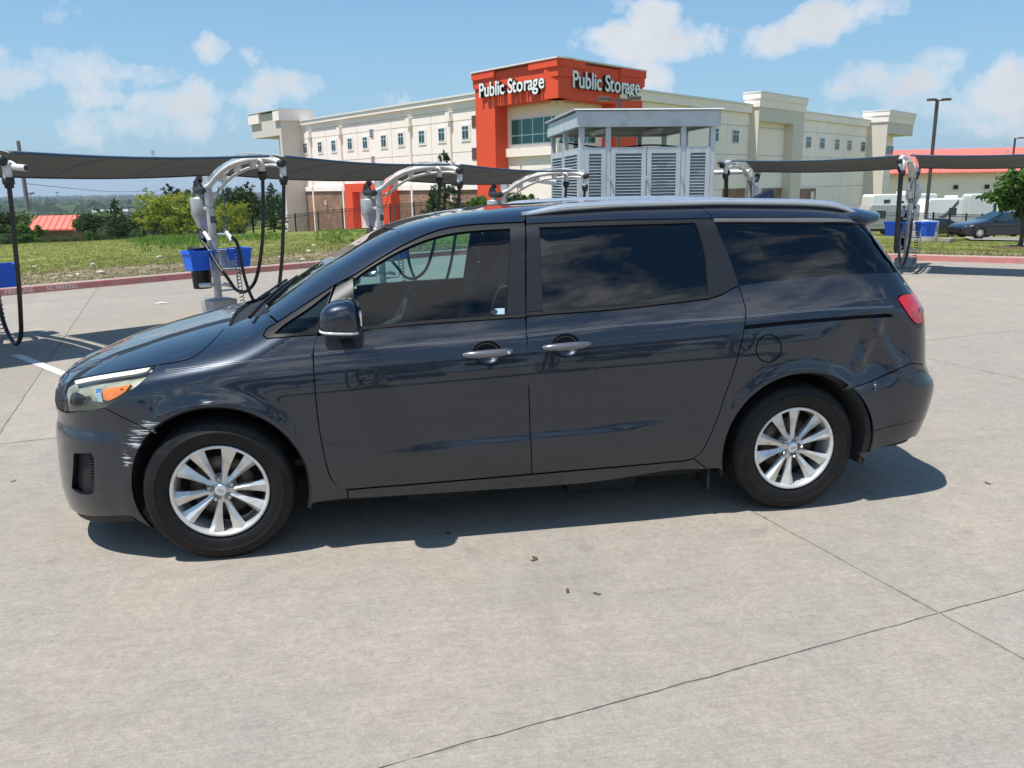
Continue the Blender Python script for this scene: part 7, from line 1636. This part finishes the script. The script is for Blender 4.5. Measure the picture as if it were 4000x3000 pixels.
# ---------------------------------------------------------------- grass, weeds and stones
def tufts():
    rg = np.random.default_rng(11)
    def scatter(n, gen, hmin, hmax, blades, name, m_, label):
        P = np.array([gen(rg) for i in range(n)]); hh_ = rg.uniform(hmin, hmax, (n, 1)); tt = rg.uniform(.1, .9, n); P = np.repeat(P, blades, 0); hh_ = np.repeat(hh_, blades, 0); N_ = len(P)
        a = rg.uniform(0, 6.28, N_); d = np.stack([np.cos(a), np.sin(a), 0*a], 1); pe = np.stack([-np.sin(a), np.cos(a), 0*a], 1); w = hh_*.10+.004; o_ = rg.normal(0, 1, (N_, 3))*hh_*.45; o_[:, 2] = -.01; L_ = hh_*rg.uniform(.6, 1.1, (N_, 1)); ln = rg.uniform(.1, .7, (N_, 1))*L_; B = P+o_
        V_ = np.stack([B+pe*w, B-pe*w, B+d*ln+np.array([0, 0, 1])*L_], 1); me = loose_mesh(name, V_, 3, np.repeat(tt, blades)+rg.normal(size=N_)*.15); o = link(name, me, m_); tag(o, label, 'grass', kind='stuff')
    def fieldpt(d0, d1, s0, s1):
        def g(rg):
            s = rg.uniform(s0, s1); d = d0+(d1-d0)*rg.random()**1.6; q = K1a+K1d*s+K1n*(d+.2); return (q[0], q[1], land(q[0], q[1]))
        return g
    def rightpt(rg):
        s = rg.uniform(-6, 9); d = 30*rg.random()**1.5; q = K2a+K2d*s+K2n*(d+.2); return (q[0], q[1], land(q[0], q[1]))
    GR = leafmat('field_grass_blades', (.15, .17, .035), (.22, .23, .055), (.33, .30, .12)); DRY = leafmat('dry_grass_blades', (.15, .16, .05), (.22, .20, .085), (.31, .27, .14)); WD = leafmat('weed_leaves', (.08, .17, .025), (.13, .24, .04), (.20, .29, .06))
    scatter(30000, fieldpt(2.5, 46, -18, 10), .03, .065, 4, 'field_grass', GR, 'green grass growing over the field')
    scatter(9000, fieldpt(.0, 6.5, -12, 6), .025, .065, 4, 'dry_grass', DRY, 'dry straw grass on the bare strip by the kerb')
    scatter(9000, rightpt, .04, .09, 4, 'bank_grass', GR, 'green grass on the bank by the right kerb')
    def weeds(rg):
        px = rg.choice([600, 700, 800, 1010, 1330], p=[.2, .3, .25, .15, .1])+rg.normal(0, 55); q = px_at(px, rg.normal(37, 4.5)); return tuple(q)
    scatter(1300, weeds, .08, .22, 7, 'tall_weeds', WD, 'tall bright weeds below the yellow green bush')
tufts()
STN = mat('pale_limestone', (.50, .47, .40), .9, var=.12, vscale=20); rg = np.random.default_rng(3)
for i in range(22):
    s = rg.uniform(-9, 3); d = rg.uniform(.4, 5.5); q = K1a+K1d*s+K1n*(d+.2); m_ = bmesh.new(); bmesh.ops.create_icosphere(m_, subdivisions=2, radius=1)
    for v in m_.verts: v.co *= rg.uniform(.8, 1.15)
    me = bpy.data.meshes.new('stone'); m_.to_mesh(me); m_.free(); o = link('stone', me, STN); r = rg.uniform(.03, .10); o.scale = (r, r*rg.uniform(.6, 1), r*.55); o.rotation_euler = (0, 0, rg.uniform(0, 6)); o.location = (q[0], q[1], land(q[0], q[1])+r*.25); tag(o, 'pale limestone lying on the bare strip above the kerb', 'stone', 'stones on the bare strip')
# dropped leaves on the slab
LEAFM = mat('dry_brown_leaf', (.09, .06, .03), .8, var=.3, vscale=40)
for i, (px, py) in enumerate(((2085, 2190), (2218, 2312), (2335, 2322), (52, 1880), (2090, 2182), (1750, 2085), (3860, 1890))):
    q = onz(px, py); vs = [(math.cos(a)*(.018+.008*math.sin(3*a+i)), math.sin(a)*.011*(1+.5*math.sin(2*a+i)), .003+.003*math.cos(2*a)) for a in np.linspace(0, 6.28, 12, endpoint=False)]
    o = MB().add(vs+[(0, 0, .001)], [(k, (k+1) % 12, 12) for k in range(12)]).build('fallen_leaf', LEAFM); o.location = (q[0], q[1], .002); o.rotation_euler = (0, 0, i*1.3); tag(o, 'curled dry brown leaf lying on the concrete', 'leaf', 'dry leaves on the concrete')
q = onz(532, 1105); o = MB().add([(-.16, -.05, .004), (0, -.07, .02), (.17, -.03, .004), (.14, .06, .025), (0, .04, .05), (-.15, .07, .012)], [(0, 1, 4, 5), (1, 2, 3, 4)]).build('paper_scrap', mat('white_paper', (.75, .75, .75), .8, var=.05)); o.location = (q[0], q[1], .003); tag(o, 'crumpled white paper scrap against the red kerb', 'litter')
q = onz(628, 1186); o = MB().add([(-.1, -.03, .004), (.02, -.05, .012), (.14, .0, .004), (.0, .05, .02)], [(0, 1, 3), (1, 2, 3)]).build('paper_scrap', mat('white_paper', (.75, .75, .75), .8)); o.location = (q[0], q[1], .003); tag(o, 'flat white paper scrap on the drive lane concrete', 'litter')
# =================================================================== hazy air
hb = MB(); hb.box((0, 0, 20), (15000, 15000, 140)); hz_o = hb.build('haze', None); M = bpy.data.materials.new('pale_blue_air'); M.use_nodes = True; N = M.node_tree.nodes
for n in list(N):
    if n.type == 'BSDF_PRINCIPLED': N.remove(n)
pv = N.new('ShaderNodeVolumePrincipled'); pv.inputs['Color'].default_value = (.72, .83, .95, 1); pv.inputs['Density'].default_value = .00019; pv.inputs['Anisotropy'].default_value = .2
M.node_tree.links.new(pv.outputs[0], N['Material Output'].inputs['Volume']); hz_o.data.materials.append(M); tag(hz_o, 'thin pale blue haze over the far land', 'haze', kind='stuff')
